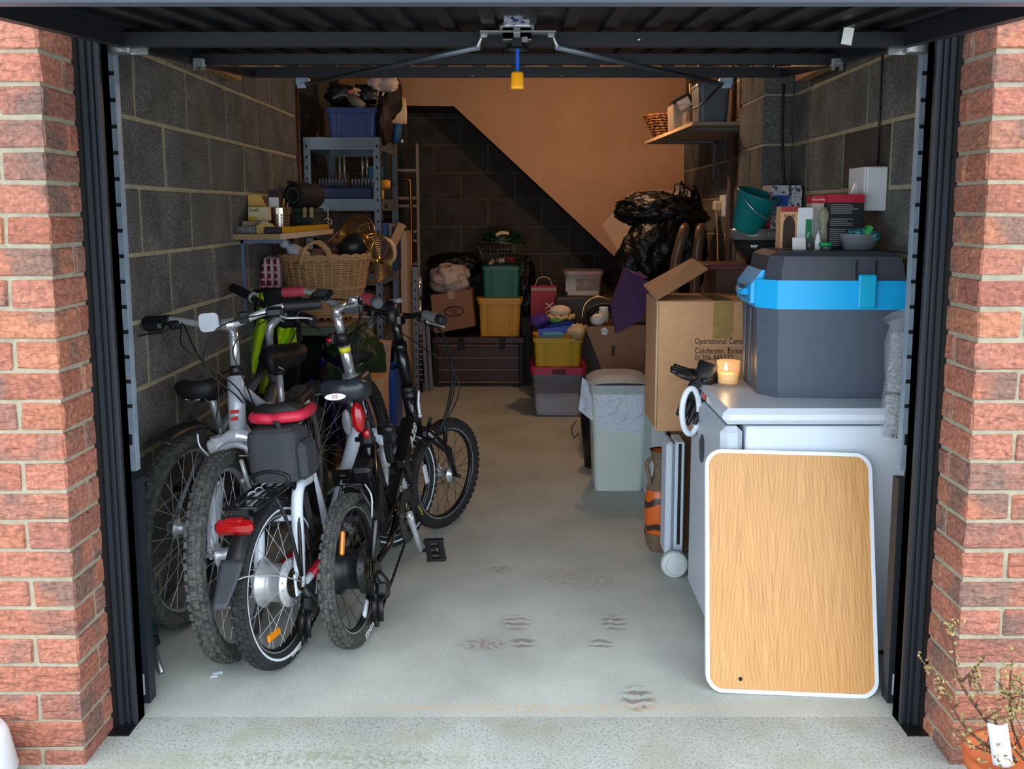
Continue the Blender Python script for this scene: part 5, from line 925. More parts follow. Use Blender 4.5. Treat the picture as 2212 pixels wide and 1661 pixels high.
# leaning folding table top
t = thing('table_top', 'wood-grain folding table top with white edging leaning on the freezer', 'table', (.78, 2.40, 0))
c00, c10, c01, c11 = fl(1519, 1494), fl(1888, 1512), at(1529, 970, 2.592), at(1893, 982, 2.588)
ux = ((c10-c00)+(c11-c01))/2; uy = ((c01-c00)+(c11-c10))/2; W_, H_ = ux.length, uy.length; cc = (c00+c10+c01+c11)/4+V((0, 0, .002)); MT = face(cc, ux, uy)
M_oak = mat('oak_laminate', rough=.42); N, L, p_ = nodes(M_oak); tcn = N.new('ShaderNodeTexCoord'); sp_ = N.new('ShaderNodeSeparateXYZ'); L.new(tcn.outputs['Object'], sp_.inputs[0])
def mth(op, a, b=None):
    k = N.new('ShaderNodeMath'); k.operation = op
    for i, q in enumerate((a, b)):
        if q is None: continue
        if isinstance(q, (int, float)): k.inputs[i].default_value = q
        else: L.new(q, k.inputs[i])
    return k.outputs[0]
xx = mth('MINIMUM', mth('ABSOLUTE', mth('ADD', sp_.outputs['X'], .144)), mth('ABSOLUTE', mth('ADD', sp_.outputs['X'], -.045)))  # distance from the nearest cathedral axis
nzx = N.new('ShaderNodeTexNoise'); nzx.inputs['Scale'].default_value = 7; nzx.inputs['Detail'].default_value = 3; L.new(tcn.outputs['Object'], nzx.inputs[0])
fn = N.new('ShaderNodeTexNoise'); fn.inputs['Scale'].default_value = 60; mpn = N.new('ShaderNodeMapping'); mpn.inputs['Scale'].default_value = (5, .10, 1); L.new(tcn.outputs['Object'], mpn.inputs[0]); L.new(mpn.outputs[0], fn.inputs[0]); fn.inputs['Detail'].default_value = 5
ph = mth('ADD', mth('ADD', sp_.outputs['Y'], mth('MULTIPLY', xx, 7)), mth('ADD', mth('MULTIPLY', nzx.outputs[0], .10), mth('MULTIPLY', fn.outputs[0], .008))); sn = mth('POWER', mth('ADD', mth('MULTIPLY', mth('SINE', mth('MULTIPLY', ph, 78)), .5), .5), 5)
fac = mth('SUBTRACT', mth('ADD', .12, mth('MULTIPLY', fn.outputs[0], .80)), mth('MULTIPLY', sn, .11))
rp = N.new('ShaderNodeValToRGB'); L.new(fac, rp.inputs[0]); rp.color_ramp.elements[0].position = .3; rp.color_ramp.elements[0].color = lin((164, 114, 64)); rp.color_ramp.elements[1].position = .6; rp.color_ramp.elements[1].color = lin((204, 152, 92)); L.new(rp.outputs[0], p_.inputs['Base Color'])
bd_ = link('board', G().prism(rrect(W_-.012, H_-.012, .045, 6), -.018, .0).mesh('board', M_oak), t); bd_.matrix_basis = Matrix.Translation(-OFF[t.name])@MT
outer, inner = rrect(W_, H_, .05, 7), rrect(W_-.022, H_-.022, .040, 7); g = G(); n = len(outer)
vs = [(x, y, -.022) for x, y in outer]+[(x, y, .002) for x, y in outer]+[(x, y, .003) for x, y in inner]+[(x, y, -.022) for x, y in inner]
g._add(vs, [((k*n+i), k*n+(i+1) % n, ((k+1) % 4)*n+(i+1) % n, ((k+1) % 4)*n+i) for k in range(4) for i in range(n)], False); g.xf(MT); obj(g, 'edging', mat('edging_white', (218, 226, 236), .35), t)
g = G(); g.lathe([(0, .001), (.006, .001), (.006, -.001)], 10, MT@Matrix.Translation((-W_/2+.10, -H_/2+.04, 0))); obj(g, 'screw_hole', M_gap, t)
# foil roll in a clear bag, boards
t = thing('foil_roll', 'roll of silver foil insulation in a clear plastic bag by the right frame post', 'roll', at(1935, 940, 2.62)); a, b_ = at(1928, 945, 2.60), at(1947, 720, 2.66)
g = G().tube([a+(b_-a)*k/30 for k in range(31)], [.030+.0022*RN.uniform(-1, 1) for k in range(31)], 18); obj(g, 'roll', mat('silver_foil', (206, 210, 216), .25, .8, bp=(110, 1, .02), nz=(60, .3)), t)
g = G(); g.tube([a+(b_-a)*.4+V((0, 0, .0)), a+(b_-a)*.43], .0312, 16); obj(g, 'dark_band', M_gap, t)
g = G(); g.tube([a+V((0, 0, -.01)), a+(b_-a)*.2, a+(b_-a)*.55, a+(b_-a)*.9, b_+V((-.005, 0, .03)), b_+V((-.018, 0, .055))], [.032, .044, .036, .046, .034, .044], 18, caps=False); 
for i in range(len(g.v)): g.v[i] += V((noise.noise(g.v[i]*30), noise.noise(g.v[i]*30+V((9, 0, 0))), 0))*.008
obj(g, 'plastic_bag', mat('clear_film', (236, 240, 244), .1, alpha=.16, bp=(40, 1, .01)), t)
g = G(); g.box((1.16, 2.58, .36), (.012, .16, .72), rot=(0, .04, 0)); one(g, 'board', mat('old_board', (110, 98, 78), .9, nz=(14, .4)), 'dull brown board leaning inside the right frame post', 'board')
# ---------------------------------------------------------------- far end, right half
def crate(nm, label, x0, x1, yt, yb, Y, dp, m, lidm=None, rib=True, cat='crate', lidh=.03, tap=.92, z0=None, open_=True):
    a, c = at(x0, yt, Y), at(x1, yb, Y); zb = c.z if z0 is None else z0; t = thing(nm, label, cat, ((a.x+c.x)/2, Y+dp/2, zb)); cx, cy = (a.x+c.x)/2, Y+dp/2; wx, h = c.x-a.x, a.z-zb
    P = rrect(wx, dp, .025); n = len(P); g = G(); zs = [(zb, tap, 1), (zb+h, .975, 1)] 
    vs = [(cx+x*k, cy+y*k, z) for z, k, _ in zs for x, y in P]+[(cx+x*.945, cy+y*.945, zb+h) for x, y in P]+[(cx+x*(tap-.03), cy+y*(tap-.03), zb+.01) for x, y in P]
    fs = [tuple(range(n))[::-1]]+[(k*n+i, k*n+(i+1) % n, (k+1)*n+(i+1) % n, (k+1)*n+i) for k in range(3) for i in range(n)]+[tuple(range(3*n, 4*n))]
    g._add(vs, fs); bo = obj(g, 'body', m, t)
    Po = rrect(wx*1.03, dp*1.03, .03); g = G(); vs = [(cx+x, cy+y, zb+h-.028) for x, y in Po]+[(cx+x, cy+y, zb+h+.002) for x, y in Po]+[(cx+x*.93, cy+y*.93, zb+h+.002) for x, y in Po]+[(cx+x*.93, cy+y*.93, zb+h-.028) for x, y in Po]
    g._add(vs, [(k*n+i, k*n+(i+1) % n, ((k+1) % 4)*n+(i+1) % n, ((k+1) % 4)*n+i) for k in range(4) for i in range(n)]); obj(g, 'rim', m, t)
    if rib:
        for s in (-.27, .27):
            g = G(); k0 = tap; q0, q1 = V((cx+s*wx*k0, cy-dp/2*k0-.002, zb+.006)), V((cx+s*wx, cy-dp/2*.975-.002, zb+h-.03)); ud = (q1-q0); g.box((q0+q1)/2, (.022, .012, ud.length), rot=(-math.atan2(ud.y, ud.z), 0, 0), b=.003); obj(g, 'rib', m, t)
    if lidm:
        Pl = rrect(wx*1.08, dp*1.06, .035); g = G(); g._add(*taper([(x+cx, y+cy) for x, y in Pl], zb+h-.004, zb+h+lidh, 1, 1)); obj(g, 'lid', lidm, t)
    return t, V((cx, cy, zb)), wx, h
M_yel = mat('crate_yellow', (214, 170, 16), .4); M_clr = mat('clear_tub', (170, 170, 182), .15, alpha=.2); M_pinkl = mat('lid_pink', (176, 40, 78), .4)
t, q, wx, h = crate('storage_tub', 'clear storage tub with a pink lid standing on the floor', 1150, 1262, 808, 899, 5.86, .36, M_clr, M_pinkl, rib=False, cat='tub', lidh=.045, z0=0)
g = G(); g.box((q.x, q.y-.012, .082), (wx*.85, .29, .145), b=.02, jit=.006); obj(g, 'sheets', mat('sheet_white', (196, 200, 210), .9), t)
g = G(); 
for k in range(6): g.box((q.x-.04+.016*k, q.y-.207, h+.02), (.010, .03, .035), b=.004)
obj(g, 'clip_handle', mat('clip_grey', (60, 62, 66), .5), t)
t, qy, wy, hy_ = crate('storage_crate', 'open yellow crate full of oddments standing on the pink lidded tub', 1153, 1258, 731, 804, 5.88, .32, M_yel, z0=h+.047)
M_pur = mat('purple_cloth', (84, 52, 140), .8, nz=(20, .3)); zt = qy.z+hy_
def blob(nm, label, cat, c, r, m, jit=.35, seed=1, fr=2, n=18, mm=12): g = G(); g.ball(c, r, n, mm, jit, seed, fr); return one(g, nm, m, label, cat)
t = thing('tray', 'blue plastic tray tilted in the yellow crate', 'tray', (qy.x, qy.y, zt)); c = V((at(1203, 708, 5.85).x, 5.95, zt+.035)); g = G(); g.box(c, (.25, .2, .012), rot=(0, -.13, 0)); 
for dx, dy, sx, sy in ((0, -.1, .25, .01), (0, .1, .25, .01), (-.12, 0, .01, .2), (.12, 0, .01, .2)): g.box(c+V((dx, dy, .022+dx*.13)), (sx, sy, .05), rot=(0, -.13, 0))
obj(g, 'body', mat('tray_blue', (34, 66, 190), .4), t)
blob('cloth', 'purple cloth heaped at the left of the yellow crate', 'cloth', at(1166, 692, 5.95), (.07, .08, .05), M_pur, seed=5)
blob('cloth', 'green cloth lying in the blue tray', 'cloth', at(1202, 690, 5.95), (.055, .05, .02), mat('green_cloth', (90, 190, 80), .8), seed=6)
t = thing('cushion', 'cream domed cushion on a frilled base above the blue tray', 'cushion', at(1210, 680, 5.97)); g = G(); g.ball(at(1210, 672, 5.97), (.075, .06, .042), 18, 10); obj(g, 'dome', mat('cream_foam', (212, 196, 172), .8), t)
g = G(); c = at(1212, 684, 5.97); g.tube([c+V((.085*math.cos(a), .065*math.sin(a), .008*math.sin(a*9))) for a in [2*PI*k/50 for k in range(50)]], [.016 if k % 2 else .009 for k in range(50)], 8, closed=True); obj(g, 'frill', mat('frill_cream', (206, 176, 120), .8), t)
blob('crumpled_paper', 'crumpled cream paper spilling over the front right of the yellow crate', 'paper', at(1247, 716, 5.83), (.06, .035, .045), mat('paper_cream', (206, 184, 146), .9), .9, 8, 4)
g = G(); g.box(at(1194, 722, 5.84), (.14, .05, .03), b=.004, rot=(.2, 0, .05)); one(g, 'packet', mat('packet_teal', (80, 150, 170), .5), 'teal packet lying at the front of the yellow crate', 'packet')
# banana box
t = thing('cardboard_box', 'open brown cardboard box with hand holes leaning right of the yellow crate', 'box', at(1330, 795, 5.0)); A, B_, C_, D_ = at(1300, 797, 5.0), at(1392, 793, 4.96), at(1395, 702, 4.96), at(1264, 706, 5.05)
def quadprism(q, dvec, m, nm, t):
    g = G(); g._add(list(q)+[V(p)+V(dvec) for p in q], [(0, 1, 2, 3), (7, 6, 5, 4), (0, 4, 5, 1), (1, 5, 6, 2), (2, 6, 7, 3), (3, 7, 4, 0)]); return obj(g, nm, m, t)
M_box2 = mat('box_brown', (150, 108, 80), .8, nz=(12, .12)); quadprism([A, B_, C_, D_], (.0, .012, 0), M_box2, 'front', t); quadprism([A, D_, D_+V((.02, .34, 0)), A+V((.06, .32, 0))], (.01, 0, 0), M_box2, 'side', t); quadprism([A+V((.06, .32, 0)), B_+V((0, .3, 0)), C_+V((0, .3, 0)), D_+V((.02, .34, 0))], (0, .01, 0), M_box2, 'back', t)
g = G(); g._add([A, B_, B_+V((0, .3, 0)), A+V((.06, .32, 0))], [(0, 3, 2, 1)]); obj(g, 'base', M_box2, t)
for (px, py, w_, h_) in ((1324, 757, .014, .062), (1374, 732, .066, .018)):
    q = at(px, py, 4.985); g = G(); g.prism(rrect(w_, h_, min(w_, h_)*.48), -.001, .002, face(q-V((0, .002, 0)), (1, 0, 0), (0, 0, 1))); obj(g, 'hand_hole', M_gap, t)
q = at(1306, 715, 5.02); g = G(); g.prism([(-.018, -.018), (.012, -.022), (.022, .0), (.004, .022), (-.02, .014)], 0, .001, face(q-V((0, .006, 0)), (1, 0, 0), (0, 0, 1))); sk2 = obj(g, 'sticker', M_txw, t); text('LO', .024, M_txk, sk2, face(q-V((0, .008, 0)), (1, 0, -.1), (.1, 0, 1)), .0003)
t = thing('cable_coil', 'coil of thick black cable in the open brown box', 'cable', at(1305, 700, 5.15)); g = G(); c = at(1308, 690, 5.18)
for k in range(7): g.tube([c+V(((.12-.008*k)*math.cos(a), .05*math.sin(a)+.02*(k % 3), (.085-.006*k)*math.sin(a)-.0)) for a in [2*PI*j/28 for j in range(28)]], .011, 6, closed=True)
obj(g, 'coil', M_cab, t)
g = G(); c = at(1300, 668, 5.2); g.tube(bez([c+V((-.12, 0, -.06)), c+V((-.10, 0, .03)), c+V((-.03, 0, .075)), c+V((.05, 0, .05)), c+V((.10, 0, -.02))], 6), .006, 8); one(g, 'brass_hoop', mat('brass', (206, 160, 96), .25, 1), 'shiny brass hoop standing over the cable coil', 'hoop')
lathething('bottle', 'white capped bottle top poking out of the open brown box', 'bottle', at(1304, 672, 5.1), [(0, -.06), (.03, -.06), (.03, 0), (.02, .005)], M_cream, 'body', [('cap', [(.026, 0), (.026, .025), (0, .026)], M_wp)])
blob('bowl', 'small round white dish among the cable in the brown box', 'dish', at(1292, 690, 5.08), (.045, .03, .035), mat('dish_white', (206, 196, 188), .4), 0)
t = thing('gift_bag', 'crumpled purple gift bag behind the large cardboard box', 'bag', at(1350, 720, 4.9)); A, B_, C_, D_ = at(1330, 720, 4.95), at(1388, 690, 4.9), at(1408, 612, 4.9), at(1352, 580, 5.0); g = G(); g._add([A, B_, C_, D_, at(1322, 660, 5.0)], [(0, 1, 2, 3, 4)]); g._add([V(p)+V((0, .12, 0)) for p in (A, B_, C_, D_, at(1322, 660, 5.0))], [(4, 3, 2, 1, 0)]); g._add([A, A+V((0, .12, 0)), at(1322, 660, 5.0)+V((0, .12, 0)), at(1322, 660, 5.0)], [(0, 1, 2, 3)]); g._add([at(1322, 660, 5.0), at(1322, 660, 5.0)+V((0, .12, 0)), D_+V((0, .12, 0)), D_], [(0, 1, 2, 3)]); obj(g, 'front', M_pur2 if 'M_pur2' in globals() else mat('gift_purple', (82, 48, 100), .55, nz=(9, .25)), t); g = G(); g._add([D_+V((.0, .12, 0)), C_+V((0, .12, .02)), at(1380, 585, 5.05), at(1365, 600, 5.02)], [(0, 1, 2, 3)]); obj(g, 'back', mat('gift_purple'), t)
# support shelf / boxes under the rubbish bags
g = G(); g.b2((.62, 4.98, 0), (1.18, 5.6, .62), b=.01); one(g, 'cardboard_box', M_box2, 'brown carton on the floor under the black rubbish bags', 'box')
M_bag_ = mat('bin_bag', (11, 11, 12), .36, bp=(22, 1.0, .015)); M_film = mat('thin_film', (232, 214, 196), .15, alpha=.22, bp=(26, 1, .01))
def sack(nm, label, c, r, seed, M=None, jit=.3, fr=2.2, m=None, cat='rubbish bag', grp=None, rg=1):
    g = G(); n, mm = 64, 44
    c = V(c); vs = []; 
    for i in range(mm+1):
        th = PI*i/mm
        for k in range(n):
            a = 2*PI*k/n; d = V((math.sin(th)*math.cos(a), math.sin(th)*math.sin(a), math.cos(th))); e_2 = d+.35*V((noise.noise(d*3+V((seed, 4, 0))), noise.noise(d*3+V((0, seed, 7))), noise.noise(d*3+V((9, 0, seed))))); q = 1+jit*.6*noise.noise(d*fr+V((seed, 0, 0)))-rg*.10*(1-abs(noise.noise(V((e_2.x*5, e_2.y*5, e_2.z*1.6+seed)))))**6-rg*.07*(1-abs(noise.noise(V((e_2.x*2.2, e_2.y*9, e_2.z*5+seed)))))**5+rg*.05*noise.noise(d*9+V((0, seed, 0)))
            vs.append(V((d.x*r[0], d.y*r[1], d.z*r[2]))*q)
    fs = [(i*n+k, (i+1)*n+k, (i+1)*n+(k+1) % n, i*n+(k+1) % n) for i in range(mm) for k in range(n)]; g._add([(M@p if M else p)+c for p in vs], fs, True)
    return one(g, nm, m or M_bag_, label, cat, grp)
sack('rubbish_bag', 'black rubbish bag lying on top of the heap by the plaster wall', at(1425, 458, 5.55), (.30, .22, .125), 2, Matrix.Rotation(.06, 3, 'Y'))
sack('rubbish_bag', 'tall shiny black rubbish bag leaning under the topmost bag', at(1395, 560, 5.45), (.19, .2, .34), 5, Matrix.Rotation(.42, 3, 'Y'))
sack('rubbish_bag', 'black rubbish bag slumped at the right of the heap against the block wall', at(1475, 540, 5.6), (.16, .2, .42), 9)
g = G(); fc = [at(1300, 487, 6.3), at(1342, 548, 6.2), at(1365, 412, 6.4), at(1462, 412, 6.3), at(1470, 560, 6.1)]
def film(u, v):
    a_ = fc[0].lerp(fc[2], min(1, u*1.6)) if u < .625 else fc[2].lerp(fc[3], (u-.625)/.375); b_ = fc[1].lerp(fc[4], u); p = a_.lerp(b_, v) if v < .75 else (a_.lerp(b_, .75)).lerp(V((b_.x+.02, b_.y, .62)), (v-.75)*4)
    return p+V((0, .05*noise.noise(p*7), .015*noise.noise(p*11)))
g.sheet(film, 24, 20); one(g, 'plastic_bag', M_film, 'clear crumpled plastic sheet behind the black rubbish bags', 'plastic bag')
g = G(); M_arm = mat('wrapped_wood', (112, 84, 62), .35, nz=(14, .3), bp=(30, .5))
for x0, x1 in ((1458, 1477), (1503, 1513)): q = at(x0, 590, 5.0); g.tube(bez([V((q.x, 5.04, .62)), V((q.x, 5.02, .85)), at(x0, 580, 5.0), at(x0+(x1-x0)*.4, 540, 4.99), at(x1, 500, 5.0), at(x1+3, 488, 5.06)], 5), [.03]*22+[.028, .026, .024, .02], 10)
one(g, 'wrapped_chair', M_arm, 'pair of curved wooden chair arms wrapped in clear film', 'chair')
# box pile in the middle of the far wall
t = thing('carrier_bag', 'red paper carrier bag with white letters in front of the back wall', 'bag', at(1175, 690, 6.55)); a, c = at(1147, 612, 6.5), at(1202, 682, 6.5); g = G(); g.b2((a.x, 6.5, c.z-.05), (c.x, 6.62, a.z-.02)); obj(g, 'front', mat('bag_red', (158, 26, 54), .5, nz=(10, .15)), t); g = G(); g.b2((a.x, 6.498, a.z-.055), (c.x, 6.5, a.z-.035)); obj(g, 'white_band', mat('band_pale', (176, 150, 140), .6, nz=(60, .4)), t); g = G(); g.tube(bez([(a.x+.03, 6.5, a.z-.02), (a.x+.06, 6.5, a.z+.04), (c.x-.06, 6.5, a.z+.04), (c.x-.03, 6.5, a.z-.02)], 5), .003, 6); obj(g, 'handle', M_cream, t)
text('DX', .085, M_txw, t, face(((a.x+c.x)/2+.045, 6.497, a.z-.20), (0, 0, 1), (-1, 0, 0)), .0005)
g = G(); g.b2((a.x+.02, 6.45, 0), (c.x-.01, 6.85, c.z-.052), b=.01); one(g, 'carton', mat('carton_low', (58, 42, 38), .8), 'dark brown carton on the floor beneath the red carrier bag', 'box')
t, q, wx, h = crate('storage_tub', 'clear lidded storage box of red and silver decorations by the back wall', 1221, 1300, 592, 640, 6.35, .30, mat('clear_tub2', (200, 190, 190), .12, alpha=.22), mat('lid_clear', (150, 128, 126), .2, alpha=.85), rib=False, cat='tub', lidh=.02, z0=None)
for k in range(9): RN.seed(40+k); g = G(); g.ball((q.x+.05+RN.uniform(-.09, .09), q.y+RN.uniform(-.08, .04), q.z+.06+RN.uniform(0, .09)), .03, 10, 7); obj(g, 'bauble', [mat('bauble_red', (150, 24, 34), .2, .4), mat('bauble_silver', (190, 180, 172), .2, .8)][k % 2], t)
g = G(); g.box((q.x-.09, q.y-.11, q.z+.08), (.075, .004, .10)); obj(g, 'white_card', mat('paper_white'), t); g = G(); g.box((q.x, q.y, q.z+.02), (wx*.82, .24, .03)); obj(g, 'lining', mat('paper_white'), t)
g = G(); g.b2((q.x-.2, 6.3, 0), (q.x+.22, 6.7, q.z-.004), b=.01); one(g, 'storage_box', mat('box_dark', (56, 54, 58), .5), 'dark plastic box under the tub of decorations', 'box')
# chest and the crates on it
M_chest = wave_mat('chest_wood', (88, 52, 44), (28, 15, 13), 14, 'Z', 5, .42, 3, st=(1.2, 1, 6)); M_chestd = mat('chest_dark', (34, 24, 22), .5, nz=(20, .4)); M_chestb = mat('chest_batten_highlight', (134, 102, 88), .45, nz=(40, .5))  # batten colour is lightened to carry painted highlights
a, c = at(935, 722, 6.92), at(1131, 834, 6.92); cy = 6.92; t = thing('wooden_chest', 'dark slatted wooden chest on the floor before the back wall', 'chest', ((a.x+c.x)/2, 7.1, 0)); x0, x1, zt = a.x, c.x, .405
g = G(); g.b2((x0+.01, cy+.012, .03), (x1-.01, 7.36, zt-.06)); obj(g, 'carcass', M_chestd, t)
for k in range(3): z0 = .045+k*.098; g = G(); g.b2((x0+.035, cy-.0, z0), (x1-.035, cy+.02, z0+.085), b=.004); obj(g, 'plank', M_chest, t)
for k in range(4): z0 = .030+k*.0985; g = G(); g.b2((x0+.005, cy-.014, z0), (x1-.005, cy+.012, z0+.016), b=.003); obj(g, 'batten', M_chestb, t)
for x in (x0+.018, x1-.018): g = G(); g.b2((x-.018, cy-.018, .02), (x+.018, cy+.02, zt-.055), b=.004); obj(g, 'corner_post', M_chestd, t)
g = G(); g.b2((x0-.006, cy-.02, zt-.055), (x1+.006, 7.38, zt), b=.006); obj(g, 'lid', M_chest, t)
for x in (x0+.2, x0+.53): g = G(); g.b2((x, cy-.026, zt-.10), (x+.05, cy-.018, zt-.005), b=.002); obj(g, 'hasp', M_gap, t)
for x in (x0+.05, x1-.05): g = G(); g.b2((x-.025, cy-.01, 0), (x+.025, cy+.04, .032), b=.004); obj(g, 'foot', M_chestd, t)
t = thing('cardboard_box', 'brown carton printed with an oval smart solar mark on the chest', 'box', at(980, 720, 6.9)); A, B_, C_, D_ = at(938, 721, 6.87), at(1026, 704, 6.87), at(1018, 626, 6.87), at(930, 638, 6.87)
for p in (A, B_, C_, D_): pass
dz_ = zt+.001-min(A.z, B_.z); quadprism([A, B_, C_, D_], (0, .30, 0), M_box2, 'carton', t); c = (A+B_+C_+D_)/4+V((.01, -.004, 0)); Mx = face(c, (1, 0, .1), (-.1, 0, 1))
g = G()
for k in (0, 1): g.tube([Mx@V(((.078-.006*k)*math.cos(a_)+.003*k, (.040-.005*k)*math.sin(a_), 0)) for a_ in [2*PI*j/36 for j in range(36)]], .002, 4, closed=True)
ov = obj(g, 'oval_mark', M_txk, t); text('smart', .03, M_txk, ov, Mx@Matrix.Translation((0, .012, 0))); text('solar', .03, M_txk, ov, Mx@Matrix.Translation((0, -.014, 0))); g = G(); q = (C_+D_)/2; g.box(q+V((.0, -.002, -.02)), (.055, .002, .06), rot=(0, -.08, 0)); obj(g, 'tape', mat('tape_pale', (170, 150, 124), .25), t)
sack('plastic_bag', 'crumpled pale carrier bag with round patterns on the smart solar carton', at(972, 603, 6.98), (.165, .13, .13), 21, jit=.35, m=mat('bag_pattern', (190, 172, 164), .5, nz=(11, .5, .40, .44), c2=(120, 92, 88), bp=(20, .6, .01)), cat='plastic bag', rg=.35)
M_yel2 = mat('crate_amber', (206, 150, 24), .4); M_grn = mat('crate_green', (12, 96, 74), .4)
t, q1_, wx, h = crate('storage_crate', 'yellow lidded crate standing on the wooden chest', 1033, 1126, 650, 716, 6.93, .34, M_yel2, mat('lid_amber', (206, 148, 30), .4), z0=zt+.001, lidh=.022); z2 = zt+.001+h+.024
t, q2_, wx, h2 = crate('storage_crate', 'green crate stacked on the yellow lidded crate', 1040, 1125, 576, 644, 6.95, .32, M_grn, z0=z2); z3 = z2+h2
t = thing('wire_basket', 'wire basket with a green hose coil on the green crate', 'basket', (q2_.x, q2_.y, z3)); M_wire = mat('wire_grey', (120, 116, 110), .4, .7); g = G(); c = V((q2_.x, q2_.y, z3)); w0, w1, hh = .14, .185, .17
for k in range(6): z = hh*k/5; w_ = w0+(w1-w0)*k/5; g.tube([c+V((x*w_, y*w_*.75, z+.03*(1 if k == 5 and x < 0 else 0))) for x, y in ((-1, -1), (1, -1), (1, 1), (-1, 1))], .0025 if k < 5 else .004, 5, closed=True)
for k in range(13):
    u = -1+2*k/12
    for y in (-1, 1): g.tube([c+V((u*w0, y*w0*.75, 0)), c+V((u*w1, y*w1*.75, hh))], .0018, 4)
for k in range(9):
    u = -1+2*k/8
    for x in (-1, 1): g.tube([c+V((x*w0, u*w0*.75, 0)), c+V((x*w1, u*w1*.75, hh))], .0018, 4)
obj(g, 'wires', M_wire, t, kind='stuff')
g = G().tube(bez([c+V((-.185, .02, hh)), c+V((-.175, .03, hh+.11)), c+V((-.06, .03, hh+.14)), c+V((.12, .03, hh+.12)), c+V((.185, .03, hh))], 6), .008, 8); obj(g, 'handle', M_plast, t)
for k in range(3): g = G(); g.box(c+V((-.08+.07*k, -.03, .03+.01*k)), (.05, .1, .03), b=.004, rot=(0, -.5+.4*k, .3*k)); obj(g, 'oddment', [M_cream, mat('paper_white'), mat('tin_red')][k], t)
t = thing('garden_hose', 'coiled dark green garden hose on the wire basket', 'hose', c+V((0, 0, hh))); g = G()
for k in range(8): g.tube([c+V(((.155-.010*k)*math.cos(a_), .10*math.sin(a_), hh+.045+.035*math.sin(a_)*.6+.010*(k % 4)+.02*math.sin(a_*2+k))) for a_ in [2*PI*j/30 for j in range(30)]], .010, 7, closed=True)
obj(g, 'coil', mat('hose_green', (16, 52, 36), .35), t); g = G().tube(bez([c+V((-.04, -.11, hh+.075)), c+V((.0, -.115, hh+.095)), c+V((.06, -.11, hh+.09))], 5), .016, 8); obj(g, 'reel_handle', M_cream, t)
sack('rubbish_bag', 'black rubbish bag slumped behind the patterned carrier bag', at(985, 575, 7.18), (.24, .14, .12), 31)
sack('rubbish_bag', 'black rubbish bag standing right behind the green crate', at(1135, 640, 7.2), (.10, .14, .32), 33)
g = G(); g.b2((at(1142, 700, 6.98).x-.06, 6.98, 0), (at(1142, 700, 6.98).x+.02, 7.25, .55), b=.004); one(g, 'dark_carton', mat('carton_dark', (44, 22, 26), .6, nz=(60, .9, .52, .56), c2=(18, 16, 18)), 'tall narrow dark patterned carton right of the chest', 'box')
# shelf on the right wall
M_shelf = mat('shelf_board', (150, 132, 112), .7, nz=(40, .15)); s0, s1, sx = 4.62, 5.75, .88
# edges from the picture: near end corner, far end corner
A_, F_ = at(1497, 263, 4.72), at(1425, 299, 6.1); t = thing('wall_shelf', 'chipboard shelf on the right wall above the corner pipe', 'shelf', (1.05, 5.3, A_.z)); zs = A_.z; xs_ = A_.x
g = G(); P_ = [(xs_, 4.72), (XR-.002, 4.72), (XR-.002, 6.05), (xs_-.07, 6.05)]; g.prism(P_, zs-.018, zs); obj(g, 'board', M_shelf, t); g = G(); g._add([(xs_, 4.719, zs-.018), (xs_, 4.719, zs+.0005), (xs_-.0705, 6.05, zs+.0005), (xs_-.0705, 6.05, zs-.018), (xs_-.004, 4.719, zs-.018), (xs_-.004, 4.719, zs+.0005), (xs_-.0745, 6.05, zs+.0005), (xs_-.0745, 6.05, zs-.018)], [(0, 1, 2, 3), (7, 6, 5, 4), (0, 4, 5, 1), (1, 5, 6, 2), (2, 6, 7, 3), (3, 7, 4, 0)]); obj(g, 'edge_strip', mat('edge_pale', (206, 170, 128), .6), t)
for y in (4.9, 5.8): g = G(); g.b2((xs_+.04, y-.012, zs-.03), (XR-.002, y+.012, zs-.0185)); g.b2((XR-.014, y-.012, zs-.26), (XR-.002, y+.012, zs-.018)); obj(g, 'bracket', mat('bracket_grey', (90, 92, 98), .5), t)
t = thing('bucket', 'dark grey storage bucket with a raised handle at the near end of the right shelf', 'bucket', (XR-.14, 4.86, zs)); cb = V((at(1535, 250, 4.85).x, 4.87, zs+.001)); g = G(); g._add(*taper(rrect(.175, .22, .03), 0, .20, .88, 1.0)); g.xf(Matrix.Translation(cb)); obj(g, 'body', mat('bucket_grey', (84, 90, 98), .35), t); g = G(); g._add(*taper(rrect(.185, .23, .035), .19, .205, 1, 1)); g.xf(Matrix.Translation(cb)); obj(g, 'rim', mat('bucket_grey'), t); g = G().tube(bez([cb+V((-.10, .02, .08)), cb+V((-.06, -.115, .10)), cb+V((0, -.115, .16)), cb+V((.06, -.10, .22))], 6), .005, 6); obj(g, 'handle', M_plast, t)
t = thing('tub', 'clear plastic tub holding a boxed item and tools on the right shelf', 'tub', (xs_+.06, 5.15, zs)); cb = V((at(1463, 265, 5.3).x, 5.25, zs+.001)); g = G(); g._add(*taper(rrect(.11, .20, .02), 0, .14, .9, 1.0)); g.xf(Matrix.Translation(cb)); obj(g, 'body', mat('clear_tub3', (220, 204, 186), .15, alpha=.4), t); g = G(); g.box(cb+V((.02, 0, .15)), (.11, .10, .09), rot=(0, -.5, 0)); bx2 = obj(g, 'boxed_item', mat('carton_black'), t); g = G(); g.box(cb+V((.02, -.052, .15)), (.075, .003, .055), rot=(0, -.5, 0)); obj(g, 'white_label', mat('paper_white'), bx2); g = G(); g.box(cb+V((.075, .02, .14)), (.012, .03, .27), rot=(0, -.06, 0)); obj(g, 'wooden_stake', M_tim, t)
t = thing('wicker_basket', 'brown striped wicker bowl basket at the far end of the right shelf', 'basket', (xs_-.02, 5.8, zs)); cb = V((at(1437, 270, 5.8).x, 5.8, zs+.001)); g = G()
